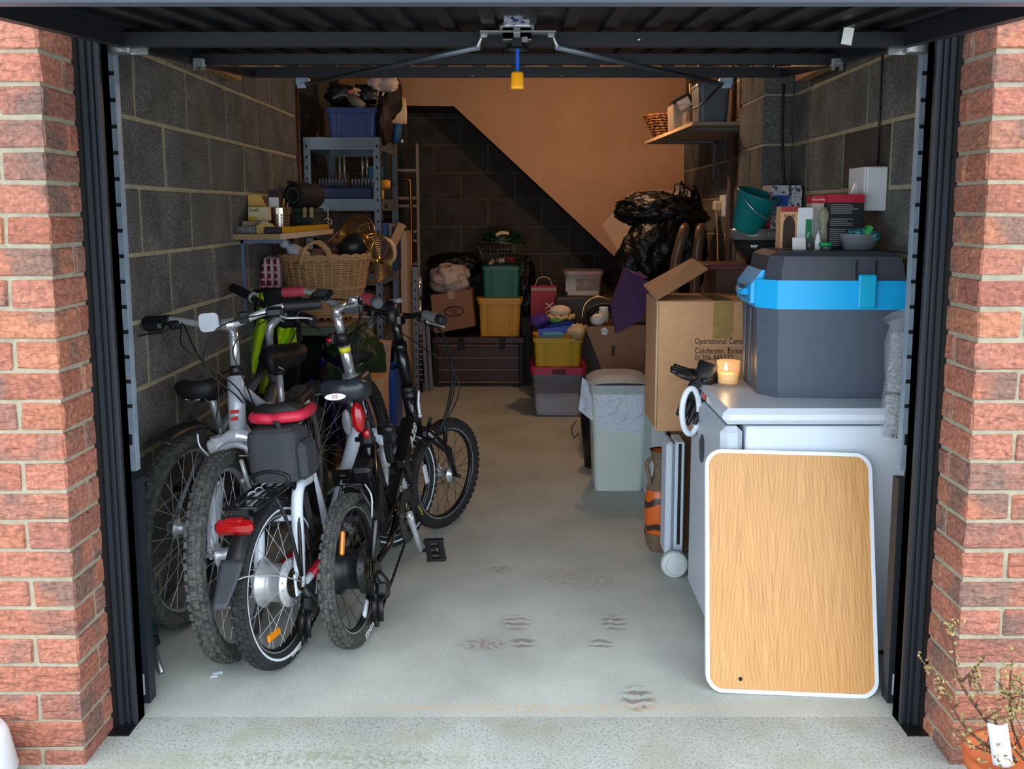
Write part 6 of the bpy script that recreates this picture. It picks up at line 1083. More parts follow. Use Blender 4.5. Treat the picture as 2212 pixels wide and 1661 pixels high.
M_wick2 = wave_mat('wicker_dark', (150, 96, 52), (40, 24, 16), 30, 'DIAGONAL', 3, .6, 1)
for k in range(9): z = .012+.016*k; r = .075+.010*k; g.tube([cb+V((r*math.cos(a_)*.9, r*math.sin(a_)*1.0, z)) for a_ in [2*PI*j/28 for j in range(28)]], [.0095 if (j+k) % 2 else .0065 for j in range(28)], 6, closed=True)
g.lathe([(0, .004), (.072, .006), (.14, .13)], 24, Matrix.Translation(cb)); obj(g, 'bowl', M_wick2, t)
g = G(); g.b2((at(1545, 175, 4.9).x, 4.95, zs+.206), (at(1590, 175, 4.9).x, 5.1, zs+.24), b=.004); one(g, 'parts_tray', mat('tray_blue_grey', (120, 140, 160), .4), 'blue grey tray resting on the grey bucket under the door rail', 'tray')
# ---------------------------------------------------------------- left-hand side
# shelf on the left wall, with what stands on it
SZ = 1.298; xf = -1.085; M_chip = mat('chipboard', (168, 138, 96), .85, nz=(90, .35)); t = thing('wall_shelf', 'chipboard shelf on the left block wall holding small tools', 'shelf', (-1.2, 4.4, SZ)); g = G(); g.b2((XL, 3.90, SZ-.025), (xf, 4.95, SZ)); obj(g, 'board', M_chip, t); g = G(); g.b2((xf, 3.90, SZ-.025), (xf+.004, 4.95, SZ+.001)); obj(g, 'edge_strip', mat('edge_white', (206, 190, 170), .6), t)
for y in (4.02, 4.8): g = G(); g.b2((XL, y-.012, SZ-.045), (xf-.03, y+.012, SZ-.026)); g.b2((XL, y-.012, SZ-.42), (XL+.012, y+.012, SZ-.026)); obj(g, 'bracket', mat('bracket_blue', (96, 112, 138), .5), t)
def sp(px, Y): k = (Y*_c+(H-SZ)*_s); return V(((px-1135.5)/1895*k, Y, SZ+.0005))
t = thing('screw_box', 'clear box of silver screws at the front of the left shelf', 'box', sp(522, 3.97)); a, c = sp(508, 3.93), sp(552, 3.93); g = G(); g.b2((a.x, 3.93, SZ), (c.x, 4.05, SZ+.035), b=.003); obj(g, 'box', mat('clear_box', (120, 124, 124), .2, alpha=.55), t); g = G(); RN.seed(3)
for k in range(26): p = V((RN.uniform(a.x+.008, c.x-.008), RN.uniform(3.935, 4.03), SZ+RN.uniform(.006, .026))); q = V((RN.uniform(-1, 1), RN.uniform(-1, 1), RN.uniform(-.4, .4))).normalized()*.012; g.tube([p-q, p+q], .0022, 5); g.ball(p+q, .004, 6, 4)
obj(g, 'screws', M_chrome, t, kind='stuff')
t = thing('tape_dispenser', 'yellow tape dispenser beside the screw box', 'tape', sp(575, 3.95)); p = sp(578, 3.95); g = G(); g.prism([(-.045, 0), (.05, 0), (.045, .015), (.02, .045), (-.02, .055), (-.045, .035)], -.012, .012, face(p, (1, 0, 0), (0, 0, 1))); obj(g, 'body', mat('tape_yellow', (206, 164, 70), .45), t); g = G().lathe([(.014, .014), (.026, .014), (.026, -.014), (.014, -.014), (.014, .014)], 18, along(p+V((-.012, 0, .032)), (0, -1, 0))); obj(g, 'tape_roll', mat('tape_clear', (206, 176, 140), .2, alpha=.8), t)
g = G(); p = sp(552, 4.05); g.box(p+V((0, 0, .042)), (.10, .08, .028), b=.006); g.box(p+V((0, 0, .014)), (.10, .08, .027)); one(g, 'flat_box', mat('box_tan', (176, 156, 126), .8), 'flat tan box under the small yellow printed carton', 'box')
t = thing('carton', 'small yellow and white printed carton on the left shelf', 'box', sp(555, 4.08)); p = sp(556, 4.06); g = G(); g.b2((p.x-.04, 4.06, SZ+.0565), (p.x+.05, 4.12, SZ+.12), b=.002); obj(g, 'carton', mat('carton_ivory', (206, 190, 150), .7), t); g = G(); g.b2((p.x-.0395, 4.0590, SZ+.058), (p.x+.0, 4.06, SZ+.075)); obj(g, 'yellow_band', mat('band_yellow', (196, 160, 30), .6), t); text('Duall', .022, M_txk, t, face((p.x-.012, 4.0585, SZ+.105), (1, 0, 0), (0, 0, 1)), .0003)
g = G(); p = sp(563, 4.14); g.prism([(-.05, 0), (.03, 0), (.005, .055), (-.05, .055)], -.01, .01, face(p+V((0, 0, .121)), (1, .1, 0), (0, .1, 1))); one(g, 'set_square', mat('card_orange', (214, 164, 84), .6), 'orange card propped behind the small yellow carton', 'card')
t = thing('cutlery_holder', 'perforated steel cutlery holder full of pens on the left shelf', 'holder', sp(602, 4.22)); p = sp(604, 4.22); M_perf = mat('brushed_steel', (186, 176, 156), .28, 1); rc, hc_ = .05, .115; g = G()
# perforated wall: a sheet of strips with real holes
nh, nv = 20, 8; q = []
for i in range(nh):
    a0, a1 = 2*PI*i/nh, 2*PI*(i+1)/nh
    for j in range(nv):
        z0, z1 = hc_*j/nv, hc_*(j+1)/nv
        def cp(u, v): a_ = a0+(a1-a0)*u; return p+V((rc*math.cos(a_), rc*math.sin(a_), z0+(z1-z0)*v))
        if 1 <= j <= 5: O = [cp(x, y) for x, y in ((0, 0), (1, 0), (1, 1), (0, 1))]; Q = [cp(x, y) for x, y in ((.32, .32), (.68, .32), (.68, .68), (.32, .68))]; g._add(O+Q, [(k, (k+1) % 4, 4+(k+1) % 4, 4+k) for k in range(4)])
        else: g._add([cp(0, 0), cp(1, 0), cp(1, 1), cp(0, 1)], [(0, 1, 2, 3)])
g.lathe([(rc, hc_), (rc+.003, hc_+.002), (rc-.003, hc_)], 24, Matrix.Translation(p)); g.lathe([(0, .002), (rc, .002)], 20, Matrix.Translation(p)); obj(g, 'holder', M_perf, t)
for k, (dx, dy, hh, m_) in enumerate(((.02, .0, .16, mat('pencil_yellow', (206, 160, 60), .5)), (.032, .01, .14, M_tim), (-.025, .02, .15, M_plast), (-.03, -.01, .135, M_plast))): g = G().tube([p+V((dx*.5, dy, .01)), p+V((dx*1.3, dy, hh))], .004, 6); obj(g, 'pen', m_, t)
t = thing('carton', 'dark purple and white bottle carton in the steel cutlery holder', 'box', p+V((-.01, 0, .06))); g = G(); g.box(p+V((-.018, .0, .12)), (.048, .042, .16), b=.002, rot=(0, -.03, 0)); obj(g, 'carton', mat('carton_plum', (52, 26, 40), .5), t); g = G(); g.box(p+V((-.016, -.0225, .137)), (.046, .002, .055)); obj(g, 'label', mat('paper_white'), t)
t = thing('speaker', 'black cylindrical speaker resting on the green tool case', 'speaker', sp(645, 4.75)); M_spk = mat('speaker_black', (26, 24, 25), .75, bp=(260, .4)); c = at(632, 422, 4.68); d2 = V((.40, .9, .0)).normalized(); g = G().lathe([(0, .0), (.030, .004), (.034, 0), (.058, .0), (.066, .012), (.066, .19), (.058, .2), (0, .2)], 28, along(c, d2)); obj(g, 'body', M_spk, t); g = G().lathe([(.035, -.002), (.038, -.003), (.041, -.002)], 28, along(c, d2)); obj(g, 'trim_ring', mat('ring_grey', (90, 88, 88), .4), t); g = G(); g.box(c+V((.02, .05, .068)), (.05, .12, .012), rot=(0, .05, -.4)); obj(g, 'carry_handle', M_spk, t)
t = thing('tool_case', 'dark green tool case with cream latches under the black speaker', 'case', sp(655, 4.8)); a, c = sp(633, 4.70), sp(677, 4.70); zt_ = at(650, 449, 4.70).z; g = G(); g.b2((a.x, 4.70, SZ+.001), (c.x, 4.93, zt_-.028), b=.006); obj(g, 'body', mat('case_green', (30, 52, 40), .5), t); g = G(); g.b2((a.x-.004, 4.696, zt_-.03), (c.x+.006, 4.934, zt_), b=.006); obj(g, 'lid', mat('case_lid', (38, 52, 44), .5), t)
for x in (.62, .95): g = G(); xx_ = a.x+(c.x-a.x)*x; g.b2((xx_-.009, 4.686, zt_-.052), (xx_+.009, 4.697, zt_+.003), b=.002); obj(g, 'latch', mat('latch_cream', (170, 150, 90), .5), t)
t = thing('spirit_level', 'long yellow spirit level lying along the front edge of the left shelf', 'spirit level', sp(650, 4.3)); g = G(); g.b2((xf-.055, 3.935, SZ+.0005), (xf-.006, 4.90, SZ+.028), b=.002); obj(g, 'bar', mat('level_yellow', (206, 160, 22), .4), t); g = G(); g.b2((xf-.075, 3.91, SZ+.0005), (xf-.002, 3.94, SZ+.030), b=.004); obj(g, 'end_cap', mat('cap_navy', (30, 28, 38), .5), t)
g = G().tube(bez([at(708, 448, 5.475), at(708, 470, 5.47), at(700, 474, 5.47), at(712, 472, 5.47), at(708, 480, 5.47), at(716, 484, 5.47), at(716, 474, 5.47)], 5), .0035, 6); one(g, 'twine', mat('twine_white', (190, 176, 160), .8), 'loop of pale twine hanging from the front beam before the ROY carton', 'twine')
# metal shelving unit
UX0, UX1, UY0, UY1, UZ = -1.375, -.897, 5.5, 6.22, 1.85; M_sh = mat('shelf_galv', (122, 130, 138), .45, .6, nz=(40, .15)); M_shd = mat('shelf_board_dark', (84, 74, 66), .8, nz=(12, .2))
t = thing('shelving_unit', 'tall galvanised shelving unit in the left rear corner', 'shelving', ((UX0+UX1)/2, (UY0+UY1)/2, 0))
for x, y in ((UX0, UY0), (UX1, UY0), (UX0, UY1), (UX1, UY1)):
    sx_ = 1 if x == UX0 else -1; sy_ = 1 if y == UY0 else -1; g = G(); g.b2(*[tuple(q) for q in zip(*[sorted(z) for z in ((x, x+sx_*.045), (y, y+sy_*.003), (0, UZ))])]); g.b2(*[tuple(q) for q in zip(*[sorted(z) for z in ((x, x+sx_*.003), (y, y+sy_*.045), (0, UZ))])]); ps = obj(g, 'post', M_sh, t); g = G()
    for k in range(27): g.box((x+sx_*.022, y-sy_*.0012, .08+.066*k), (.010, .002, .017)); g.box((x-sx_*.0012, y+sy_*.022, .08+.066*k), (.002, .010, .017))
    obj(g, 'slot', M_dark, ps, kind='stuff')
SHZ = [UZ, 1.475, 1.01, .60, .12]
for z in SHZ:
    g = G(); g.b2((UX0+.004, UY0+.004, z-.012), (UX1-.004, UY1-.004, z-.002)); obj(g, 'shelf', M_shd, t)
    for lo, hi in (((UX0+.003, UY0+.003, z-.075), (UX1-.003, UY0+.008, z)), ((UX0+.003, UY1-.008, z-.075), (UX1-.003, UY1-.003, z)), ((UX0+.003, UY0+.003, z-.075), (UX0+.008, UY1-.003, z)), ((UX1-.008, UY0+.003, z-.075), (UX1-.003, UY1-.003, z))):
        g = G(); g.b2(lo, hi)
        if hi[0]-lo[0] > .1: g.b2((lo[0]+.04, lo[1]-.003, z-.05), (hi[0]-.04, lo[1], z-.035)); g.b2((lo[0]+.04, lo[1]-.004, z-.075), (hi[0]-.04, lo[1], z-.06))
        obj(g, 'beam', M_sh, t)
# on its top
M_blue = mat('crate_blue', (52, 70, 128), .4)
t, q, wx, h = crate('storage_crate', 'blue crate of oddments on top of the metal shelving', 703, 815, 233, 294, 5.52, .34, M_blue, z0=UZ+.001, tap=.88); zt_ = UZ+h
t2 = thing('power_tool', 'pale handled tool lying on the blue crate', 'tool', at(765, 228, 5.6)); g = G().tube([at(758, 212, 5.6), at(772, 222, 5.58), at(786, 230, 5.56)], [.028, .032, .022], 10); obj(g, 'handle', mat('tool_grey', (130, 122, 104), .5), t2); g = G().tube(bez([at(757, 213, 5.6), at(745, 205, 5.6), at(730, 207, 5.6), at(719, 213, 5.6)], 5), .007, 6); obj(g, 'hose', mat('tool_grey'), t2)
for k, (x0, x1, y0) in enumerate(((806, 815, 172), (832, 838, 172))):
    td = thing('feather_duster', ('fluffy pale duster standing upright in the blue crate' if k == 0 else 'fluffy cream duster leaning to the right in the blue crate'), 'duster', at(812, 232, 5.7)); g = G().tube([at(812 if k == 0 else 814, 236, 5.66), at(816 if k == 0 else 830, 196, 5.7)], .007, 8); obj(g, 'stick', mat('stick_ivory', (206, 190, 160), .5), td); g = G(); g.ball(at(x0+8, 180, 5.7), (.062, .05, .05), 22, 14, .5, k+2, 7); obj(g, 'head', mat('duster_fluff', (206, 180, 168), .95, bp=(40, 1, .01)), td)
for k, (px, py, r, m_, nm, lab, cat) in enumerate(((735, 205, (.09, .08, .07), M_plast, 'rag', 'dark rag heaped at the left in the blue crate', 'rag'), (790, 205, (.1, .09, .06), M_plast, 'cable_coil', 'black cable bundle at the back of the blue crate', 'cable'))): blob(nm, lab, cat, at(px, py, 5.72), r, m_, .6, 50+k, 3)
g = G(); g.box(at(771, 199, 5.66), (.05, .04, .05), rot=(0, .2, 0), b=.004); one(g, 'card', mat('card_cream', (200, 170, 130), .7), 'small cream card tucked in the blue crate', 'card')
blob('toy', 'small pink round toy in the blue crate', 'toy', at(757, 200, 5.64), (.025, .025, .022), mat('toy_pink', (170, 96, 90), .5), .2, 3)
M_mrn = mat('bag_maroon', (28, 14, 18), .6); sack('sports_bag', 'dark maroon padded bag hanging over the right side of the shelving top', at(830, 262, 5.62), (.05, .12, .15), 41, jit=.25, m=M_mrn, cat='bag', rg=.3); sack('sports_bag', 'dark padded bag standing behind the two dusters', at(842, 205, 5.85), (.08, .12, .16), 43, jit=.3, m=mat('bag_black', (18, 16, 18), .7), cat='bag', rg=.3)
t = thing('batting_pads', 'pair of cream and blue batting pads at the right end of the shelving top', 'pads', at(858, 300, 5.95)); pa = at(862, 300, 6.05)
for k in range(4): g = G(); b0, b1 = at(848+8*k, 268, 6.0+.01*k), at(846+8*k, 212, 6.0+.01*k); g.tube([b0, (b0+b1)/2, b1], [.022, .026, .020], 10, flat=1); obj(g, 'bolster', mat('pad_cream', (206, 184, 150), .7), t)
g = G(); g.tube([at(856, 308, 6.02), at(858, 268, 6.02)], [.045, .062], 12, flat=.6); obj(g, 'lower_pad', mat('pad_blue', (30, 84, 136), .6), t); g = G(); g.ball(at(868, 305, 5.98), .014, 8, 6); obj(g, 'buckle', M_chrome, t)
# second shelf
zz = SHZ[1]; t = thing('drill_bit_set', 'blue case with two rows of upright sockets on the second shelf', 'tool set', (-1.15, 5.6, zz)); g = G(); g.b2((-1.31, 5.53, zz+.001), (-.96, 5.72, zz+.07), b=.006); obj(g, 'case', mat('case_blue', (22, 36, 84), .4), t)
for k in range(17):
    if k == 9: continue
    x = -1.295+.0205*k; g = G().lathe([(0, 0), (.0075, 0), (.0075, .05), (.006, .055), (0, .055)], 8, Matrix.Translation((x, 5.58, zz+.071))); obj(g, 'socket', mat('socket_grey', (104, 106, 124), .4, .5), t)
for k, px in enumerate((733, 743, 782, 792)): g = G().tube([at(px, 336, 5.85), at(px+2, 400 if k > 1 else 386, 5.85)], .007, 8); one(g, 'steel_rod', M_alloy, '%s of the four thin upright steel rods on the second shelf' % ('first from the left', 'second from the left', 'third from the left', 'rightmost')[k], 'rod', 'steel rods on the second shelf')
g = G(); a, c = at(796, 358, 5.8), at(829, 358, 5.8); g.b2((a.x, 5.8, zz+.001), (c.x-.02, 5.95, a.z), b=.003); one(g, 'carton', mat('carton_blue', (20, 92, 132), .5), 'blue printed carton on the second shelf behind the front post', 'box')
g = G(); g.b2((-.955, 5.9, zz+.001), (-.905, 6.02, zz+.31), b=.003); one(g, 'carton', mat('carton_dk', (30, 30, 34), .5), 'tall dark carton at the right of the second shelf', 'box')
t = thing('power_drill', 'yellow and black cordless drill at the right of the second shelf', 'drill', at(832, 432, 5.7)); M_dry = mat('drill_yellow', (220, 150, 20), .5); c = at(834, 405, 5.66); g = G().tube([c+V((-.05, 0, .02)), c+V((.01, 0, .02)), c+V((.03, 0, .02))], [.026, .03, .02], 12); g.tube([c+V((-.03, 0, 0)), c+V((-.035, 0, -.10))], .018, 10); obj(g, 'body', M_dry, t); g = G().tube([c+V((.03, 0, .02)), c+V((.055, 0, .02))], [.018, .010], 10); obj(g, 'chuck', M_plast, t); g = G().box(c+V((-.035, 0, -.115)), (.075, .05, .035), b=.006); obj(g, 'battery', M_plast, t)
# third shelf level: box with letters, books, fan, frame
zz = SHZ[2]; t = thing('carton', 'dark carton printed ROY on the third shelf of the metal unit', 'box', (-1.16, 5.8, zz)); g = G(); g.b2((-1.33, 5.62, zz+.001), (-.98, 6.05, 1.385), b=.004); obj(g, 'carton', mat('carton_umber', (66, 52, 44), .8), t); text('ROYAL', .105, M_txk, t, face((-1.10, 5.618, 1.335), (1, 0, 0), (0, 0, 1)), .0005); text('CROWN', .03, M_txk, t, face((-1.13, 5.618, 1.255), (1, 0, 0), (0, 0, 1)), .0005) if False else None
for k, (px0, px1, pt, m_) in enumerate(((824, 836, 482, mat('book_blue', (40, 96, 160), .6)), (838, 846, 484, mat('book_grey', (120, 112, 104), .6)), (847, 856, 490, mat('book_navy', (26, 50, 90), .6)))): a, c = at(px0, pt, 5.72), at(px1, pt, 5.72); g = G(); g.b2((a.x, 5.72, zz+.001), (c.x, 5.92, a.z), b=.002); one(g, 'book', m_, ['bright blue folder standing on the third shelf', 'grey folder between two blue folders on the third shelf', 'navy folder nearest the rear post on the third shelf'][k], 'folder', 'folders on the third shelf')
t = thing('oval_ring', 'cream oval ring leaning on the third shelf by the front post', 'ring', (-.93, 5.56, zz)); c = at(826, 545, 5.54); g = G().tube([c+V((.0+.075*math.cos(a_), .01, .085*math.sin(a_))) for a_ in [2*PI*k/28 for k in range(28)]], .026, 10, closed=True, flat=.6); obj(g, 'ring', mat('seat_cream', (206, 180, 146), .35), t)
g = G(); g.box(at(858, 508, 5.66), (.05, .03, .16), rot=(0, .45, 0)); one(g, 'card_flap', M_kraft, 'loose brown card flap at the rear post of the shelving', 'card')
g = G(); g.b2((-1.33, 5.6, SHZ[3]+.001), (-.95, 6.1, SHZ[3]+.3), b=.01); one(g, 'carton', mat('carton_brown', (70, 54, 44), .8), 'brown carton on the fourth shelf behind the wicker basket', 'box')  # plain card in one even dark brown
g = G(); g.ball((-.97, 5.62, SHZ[3]+.10), (.06, .06, .08), 14, 9, .3, 4); one(g, 'jar', mat('jar_film', (130, 112, 100), .3), 'film wrapped jar on the fourth shelf by the front post', 'jar')
# ladder, pipe, poles, panels beyond the shelving
M_lad = mat('ladder_alloy', (150, 132, 118), .45, .5); t = thing('stepladder', 'aluminium ladder leaning beside the shelving against the back wall', 'ladder', (-.9, 7.2, 0)); X1, X0 = at(903, 400, 7.15).x, at(862, 400, 7.15).x-.02
for x in (X0, X1): g = G(); g.b2((x-.012, 7.12, 0), (x+.012, 7.18, at(0, 310, 7.15).z), b=.003); obj(g, 'rail', M_lad, t)
for y in (368, 428, 445, 500, 520, 570, 630): g = G(); z = at(0, y, 7.15).z; g.b2((X0, 7.125, z-.012), (X1, 7.175, z+.012), b=.003); obj(g, 'rung', M_lad, t)
g = G().tube(bez([at(868, 388, 6.7), at(880, 388, 6.7), at(886, 402, 6.7), at(889, 520, 6.7), at(889, 620, 6.7)], 6), .012, 8); one(g, 'bent_tube', mat('bronze', (150, 98, 56), .3, 1), 'bronze tube with a hooked top standing by the ladder', 'tube')
g = G(); g.b2((at(864, 520, 6.45).x, 6.45, .0), (at(878, 520, 6.45).x, 6.75, at(0, 500, 6.45).z), b=.003); one(g, 'board', mat('frame_pale', (190, 166, 142), .6), 'pale flat board standing on end beside the shelving unit', 'board')
g = G(); xx_ = at(898, 700, 6.6).x; g.b2((xx_-.02, 6.6, 0), (xx_+.02, 6.604, .98)); g.b2((xx_-.02, 6.6, 0), (xx_-.016, 6.64, .98)); t = one(g, 'loose_post', M_sh, 'spare slotted shelving post standing near the telescopic pole', 'post'); g = G()
for k in range(13): g.box((xx_, 6.599, .08+.066*k), (.010, .002, .017))
obj(g, 'slot', M_dark, t, kind='stuff')
t = thing('telescopic_pole', 'silver and black banded pole standing left of the chest', 'pole', at(906, 830, 6.7)); xp = at(907, 700, 6.7).x; zz_ = lambda y: at(0, y, 6.7).z
g = G().tube([(xp, 6.7, zz_(640)), (xp, 6.7, zz_(598))], .022, 12); g.tube([(xp, 6.7, zz_(726)), (xp, 6.7, zz_(648))], .016, 12); obj(g, 'upper_tube', M_chrome, t); g = G().tube([(xp, 6.7, 0), (xp, 6.7, zz_(724))], .018, 12); lowr = obj(g, 'lower_tube', M_plast, t)
for k in range(9): z = zz_(732)-.040*k; g = G().tube([(xp, 6.7, z), (xp, 6.7, z+.006)], .0195, 12); obj(g, 'band', M_chrome, lowr)
for k, (px, lab) in enumerate(((918, 'narrow grey panel leaning beside the banded pole'), (928, 'wider grey panel leaning against the end of the chest'))): g = G(); q = at(px, 760, 6.75+.03*k); g.box((q.x, 6.75+.03*k, .27), (.028, .02, .54), rot=(0, -.05, 0), b=.002); one(g, 'grey_panel', mat('panel_grey', (120, 122, 134), .5), lab, 'panel')
# work table, wicker basket and the things round it
TZ = .86; t = thing('work_table', 'grey-green slab topped table under the wicker basket', 'table', (-1.07, 4.63, 0)); g = G(); g.b2((-1.275, 4.26, TZ-.07), (-.875, 5.0, TZ-.022), b=.006); obj(g, 'slab', mat('slab_green', (88, 96, 76), .6, nz=(9, .2)), t); g = G(); g.b2((-1.285, 4.24, TZ-.022), (-.86, 5.02, TZ), b=.003); obj(g, 'top', mat('table_wood', (122, 92, 70), .6, nz=(8, .2)), t)
for x, y in ((-1.24, 4.29), (-.89, 4.29), (-1.24, 4.96), (-.89, 4.96)): g = G(); g.b2((x-.012, y-.012, 0), (x+.012, y+.012, TZ-.07)); obj(g, 'leg', M_alloy, t)
M_wick = mat('wicker', (188, 144, 98), .7, nz=(18, .25), bp=(60, .4)); bc = V((at(702, 600, 4.46).x, 4.46, TZ+.001)); t = thing('laundry_basket', 'large oval wicker laundry basket standing on the work table', 'basket', bc)
def bw(z): return (.155+.068*(z/.31)**.9, .125+.062*(z/.31)**.9)
g = G(); nr, ns, hb_ = 30, 31, .296
for k in range(nr):
    z = .012+hb_*k/(nr-1); rx, ry = bw(z); pts_ = []
    for j in range(ns*2): a_ = 2*PI*j/(ns*2); s_ = .007*math.cos(PI*(j/1+k)) ; pts_.append(bc+V(((rx+s_)*math.cos(a_), (ry+s_)*math.sin(a_), z)))
    g.tube(pts_, .0052, 5, closed=True)
obj(g, 'weave', M_wick, t, kind='stuff')
g = G()
for j in range(ns): a_ = 2*PI*j/ns; g.tube([bc+V((bw(z)[0]*math.cos(a_), bw(z)[1]*math.sin(a_), z)) for z in (0, .10, .20, .31)], .0075, 5)
obj(g, 'stake', mat('wicker'), t, kind='stuff')
g = G()
for k in range(2): rx, ry = bw(.31); g.tube([bc+V(((rx+.003)*math.cos(a_), (ry+.003)*math.sin(a_), .302+.014*k+.005*math.sin(a_*22+k*3))) for a_ in [2*PI*j/66 for j in range(66)]], .011, 6, closed=True)
g.tube([bc+V(((bw(.155)[0]+.008)*math.cos(a_), (bw(.155)[1]+.008)*math.sin(a_), .155)) for a_ in [2*PI*j/50 for j in range(50)]], .008, 6, closed=True); g.lathe([(0, .006), (.155, .006)], 24, Matrix.Translation(bc), sy=.8); obj(g, 'rim', M_wick, t)
for s, yy in ((-1, -.184), (1, .184)):
    g = G()
    for k in range(3): g.tube([q+V((.007*math.cos(i*.7+k*2.1), .007*math.sin(i*.7+k*2.1), .004*math.cos(i*.7+k*2.1))) for i, q in enumerate(bez([bc+V((-.075, yy, .28)), bc+V((-.055, yy*1.0, .35)), bc+V((0, yy*.98, .388)), bc+V((.055, yy, .35)), bc+V((.075, yy, .28))], 8))], .0085, 6)
    obj(g, 'handle', M_wick, t)
t = thing('bottle', 'white ribbed plastic bottle lying tilted in the wicker basket', 'bottle', at(630, 540, 4.36)); Mq = along(at(672, 568, 4.36), at(609, 522, 4.34)-at(672, 568, 4.36)); L_ = (at(609, 522, 4.34)-at(672, 568, 4.36)).length; g = G().lathe([(0, 0), (.045, 0), (.05, .02), (.05, L_*.45), (.043, L_*.66), (.022, L_*.80), (.020, L_*.84)], 18, Mq, sy=.75); b_o = obj(g, 'body', mat('bottle_white', (186, 188, 196), .45), t); g = G().lathe([(.023, L_*.83), (.024, L_*.97), (.02, L_), (0, L_)], 16, Mq); obj(g, 'cap', mat('bottle_white'), t); g = G()
for k in range(5): g.box((.02, -.042+.006*0, L_*(.2+.075*k)), (.05, .006, .008), b=.002); 
g.xf(Mq); obj(g, 'rib', mat('bottle_white'), b_o, kind='stuff')
blob('cloth', 'pinkish cloth bundle inside the wicker basket', 'cloth', bc+V((-.01, -.03, .30)), (.11, .10, .05), mat('cloth_rose', (120, 92, 88), .9), .4, 15); g = G(); g.tube([at(672, 560, 4.40), at(730, 500, 4.56)], .010, 8); one(g, 'stick', mat('stick_maroon', (70, 40, 40), .5), 'dark stick rising diagonally out of the wicker basket', 'stick')
t = thing('fan_motor', 'black and bronze domed motor lying in the wicker basket', 'motor', at(765, 535, 4.46)); g = G().tube([at(735, 545, 4.44), at(758, 535, 4.44), at(776, 524, 4.46), at(786, 520, 4.48)], [.04, .062, .06, .03], 16); obj(g, 'body', M_plast, t); g = G().ball(at(782, 521, 4.45), (.042, .04, .042), 16, 10); obj(g, 'dome', mat('bronze_dome', (150, 104, 50), .3, .8), t)
M_brass = mat('brass_wire', (206, 168, 96), .28, 1)
def cage(nm, label, c, d, R_, dep):
    t = thing(nm, label, 'fan guard', c); M_ = along(c, d); g = G()
    for k in range(12): r = R_*(.18+.82*k/11); g.tube([M_@V((r*math.cos(a_), r*math.sin(a_), dep*math.sqrt(max(0, 1-(r/R_)**2)))) for a_ in [2*PI*j/40 for j in range(40)]], .0022, 4, closed=True)
    for k in range(4): a_ = PI*k/4; g.tube([M_@V((R_*q*math.cos(a_), R_*q*math.sin(a_), dep*math.sqrt(max(0, 1-q*q))-.002)) for q in [-1+2*j/14 for j in range(15)]], .002, 4)
    obj(g, 'rings', M_brass, t, kind='stuff'); g = G().tube([M_@V((R_*math.cos(a_), R_*math.sin(a_), 0)) for a_ in [2*PI*j/44 for j in range(44)]], .005, 6, closed=True); obj(g, 'outer_ring', M_brass, t); g = G().lathe([(0, dep*1.02), (R_*.17, dep), (R_*.18, dep*.9)], 16, M_); obj(g, 'centre_badge', M_brass, t); return t, M_
cage('fan_guard', 'brass wire fan guard standing upright behind the wicker basket', at(772, 515, 4.66), (-.55, -.8, .25), .122, .068); tf, M_ = cage('fan_guard', 'brass wire fan guard hanging down at the right end of the basket', at(804, 560, 5.40), (.75, -.6, -.1), .157, .07)
# plaid bag, hi-vis vests, green sack, boxes under the table
M_plaid = mat('plaid', rough=.9); N, L, p_ = nodes(M_plaid); tcn = N.new('ShaderNodeTexCoord')
def wv(sc_, ax_):
    k = N.new('ShaderNodeTexWave'); k.bands_direction = ax_; k.inputs['Scale'].default_value = sc_; L.new(tcn.outputs['Object'], k.inputs[0]); r = N.new('ShaderNodeValToRGB'); r.color_ramp.elements[0].position = .72; r.color_ramp.elements[1].position = .85; L.new(k.outputs['Fac'], r.inputs[0]); return r.outputs[0]
m1 = N.new('ShaderNodeMix'); m1.data_type = 'RGBA'; m1.inputs[6].default_value = lin((112, 30, 52)); m1.inputs[7].default_value = lin((196, 170, 176)); L.new(wv(9, 'X'), m1.inputs[0]); m2 = N.new('ShaderNodeMix'); m2.data_type = 'RGBA'; L.new(m1.outputs[2], m2.inputs[6]); m2.inputs[7].default_value = lin((190, 160, 168)); L.new(wv(9, 'Z'), m2.inputs[0]); L.new(m2.outputs[2], p_.inputs['Base Color'])
for k, (px, lab) in enumerate(((566, 'folded red plaid cloth leaning nearest the left wall'), (580, 'folded red plaid cloth in the middle of the plaid pile'), (594, 'folded red plaid cloth next to the wicker basket'))): q = at(px, 590, 4.26+.03*k); g = G(); g.box(q+V((0, .08, -.0)), (.030, .17, .16), b=.012, rot=(.05, .15-.05*k, .1)); one(g, 'plaid_cloth', M_plaid, lab, 'cloth', 'plaid cloths by the basket')
g = G(); g.b2((-1.285, 4.25, TZ+.001), (-1.20, 4.44, TZ+.085), b=.01); one(g, 'dark_box', mat('box_dark'), 'dark box on the table beneath the plaid cloths', 'box')
M_hv = mat('hi_vis', (196, 236, 20), .6, nz=(16, .1)); M_vb = mat('vest_black', (18, 20, 22), .8, bp=(60, .3)); t = thing('hi_vis_jacket', 'black jacket with fluorescent yellow panels hung behind the bikes', 'jacket', at(560, 740, 4.19)); 
def drape(x0, x1, y0, y1, Y, m, nm, amp=.02, seed=0, par=None, th=.012, xs=0):
    g = G(); g.sheet(lambda u, v: at(x0+(x1-x0)*u+xs*v, y0+(y1-y0)*v, Y+.03*math.sin(u*7+v*3+seed))+V((0, 0, amp*.5*noise.noise(V((u*4+seed, v*3, 0))))), 14, 16, th); return obj(g, nm, m, par or t)
drape(516, 650, 625, 880, 4.18, M_vb, 'body', seed=1)
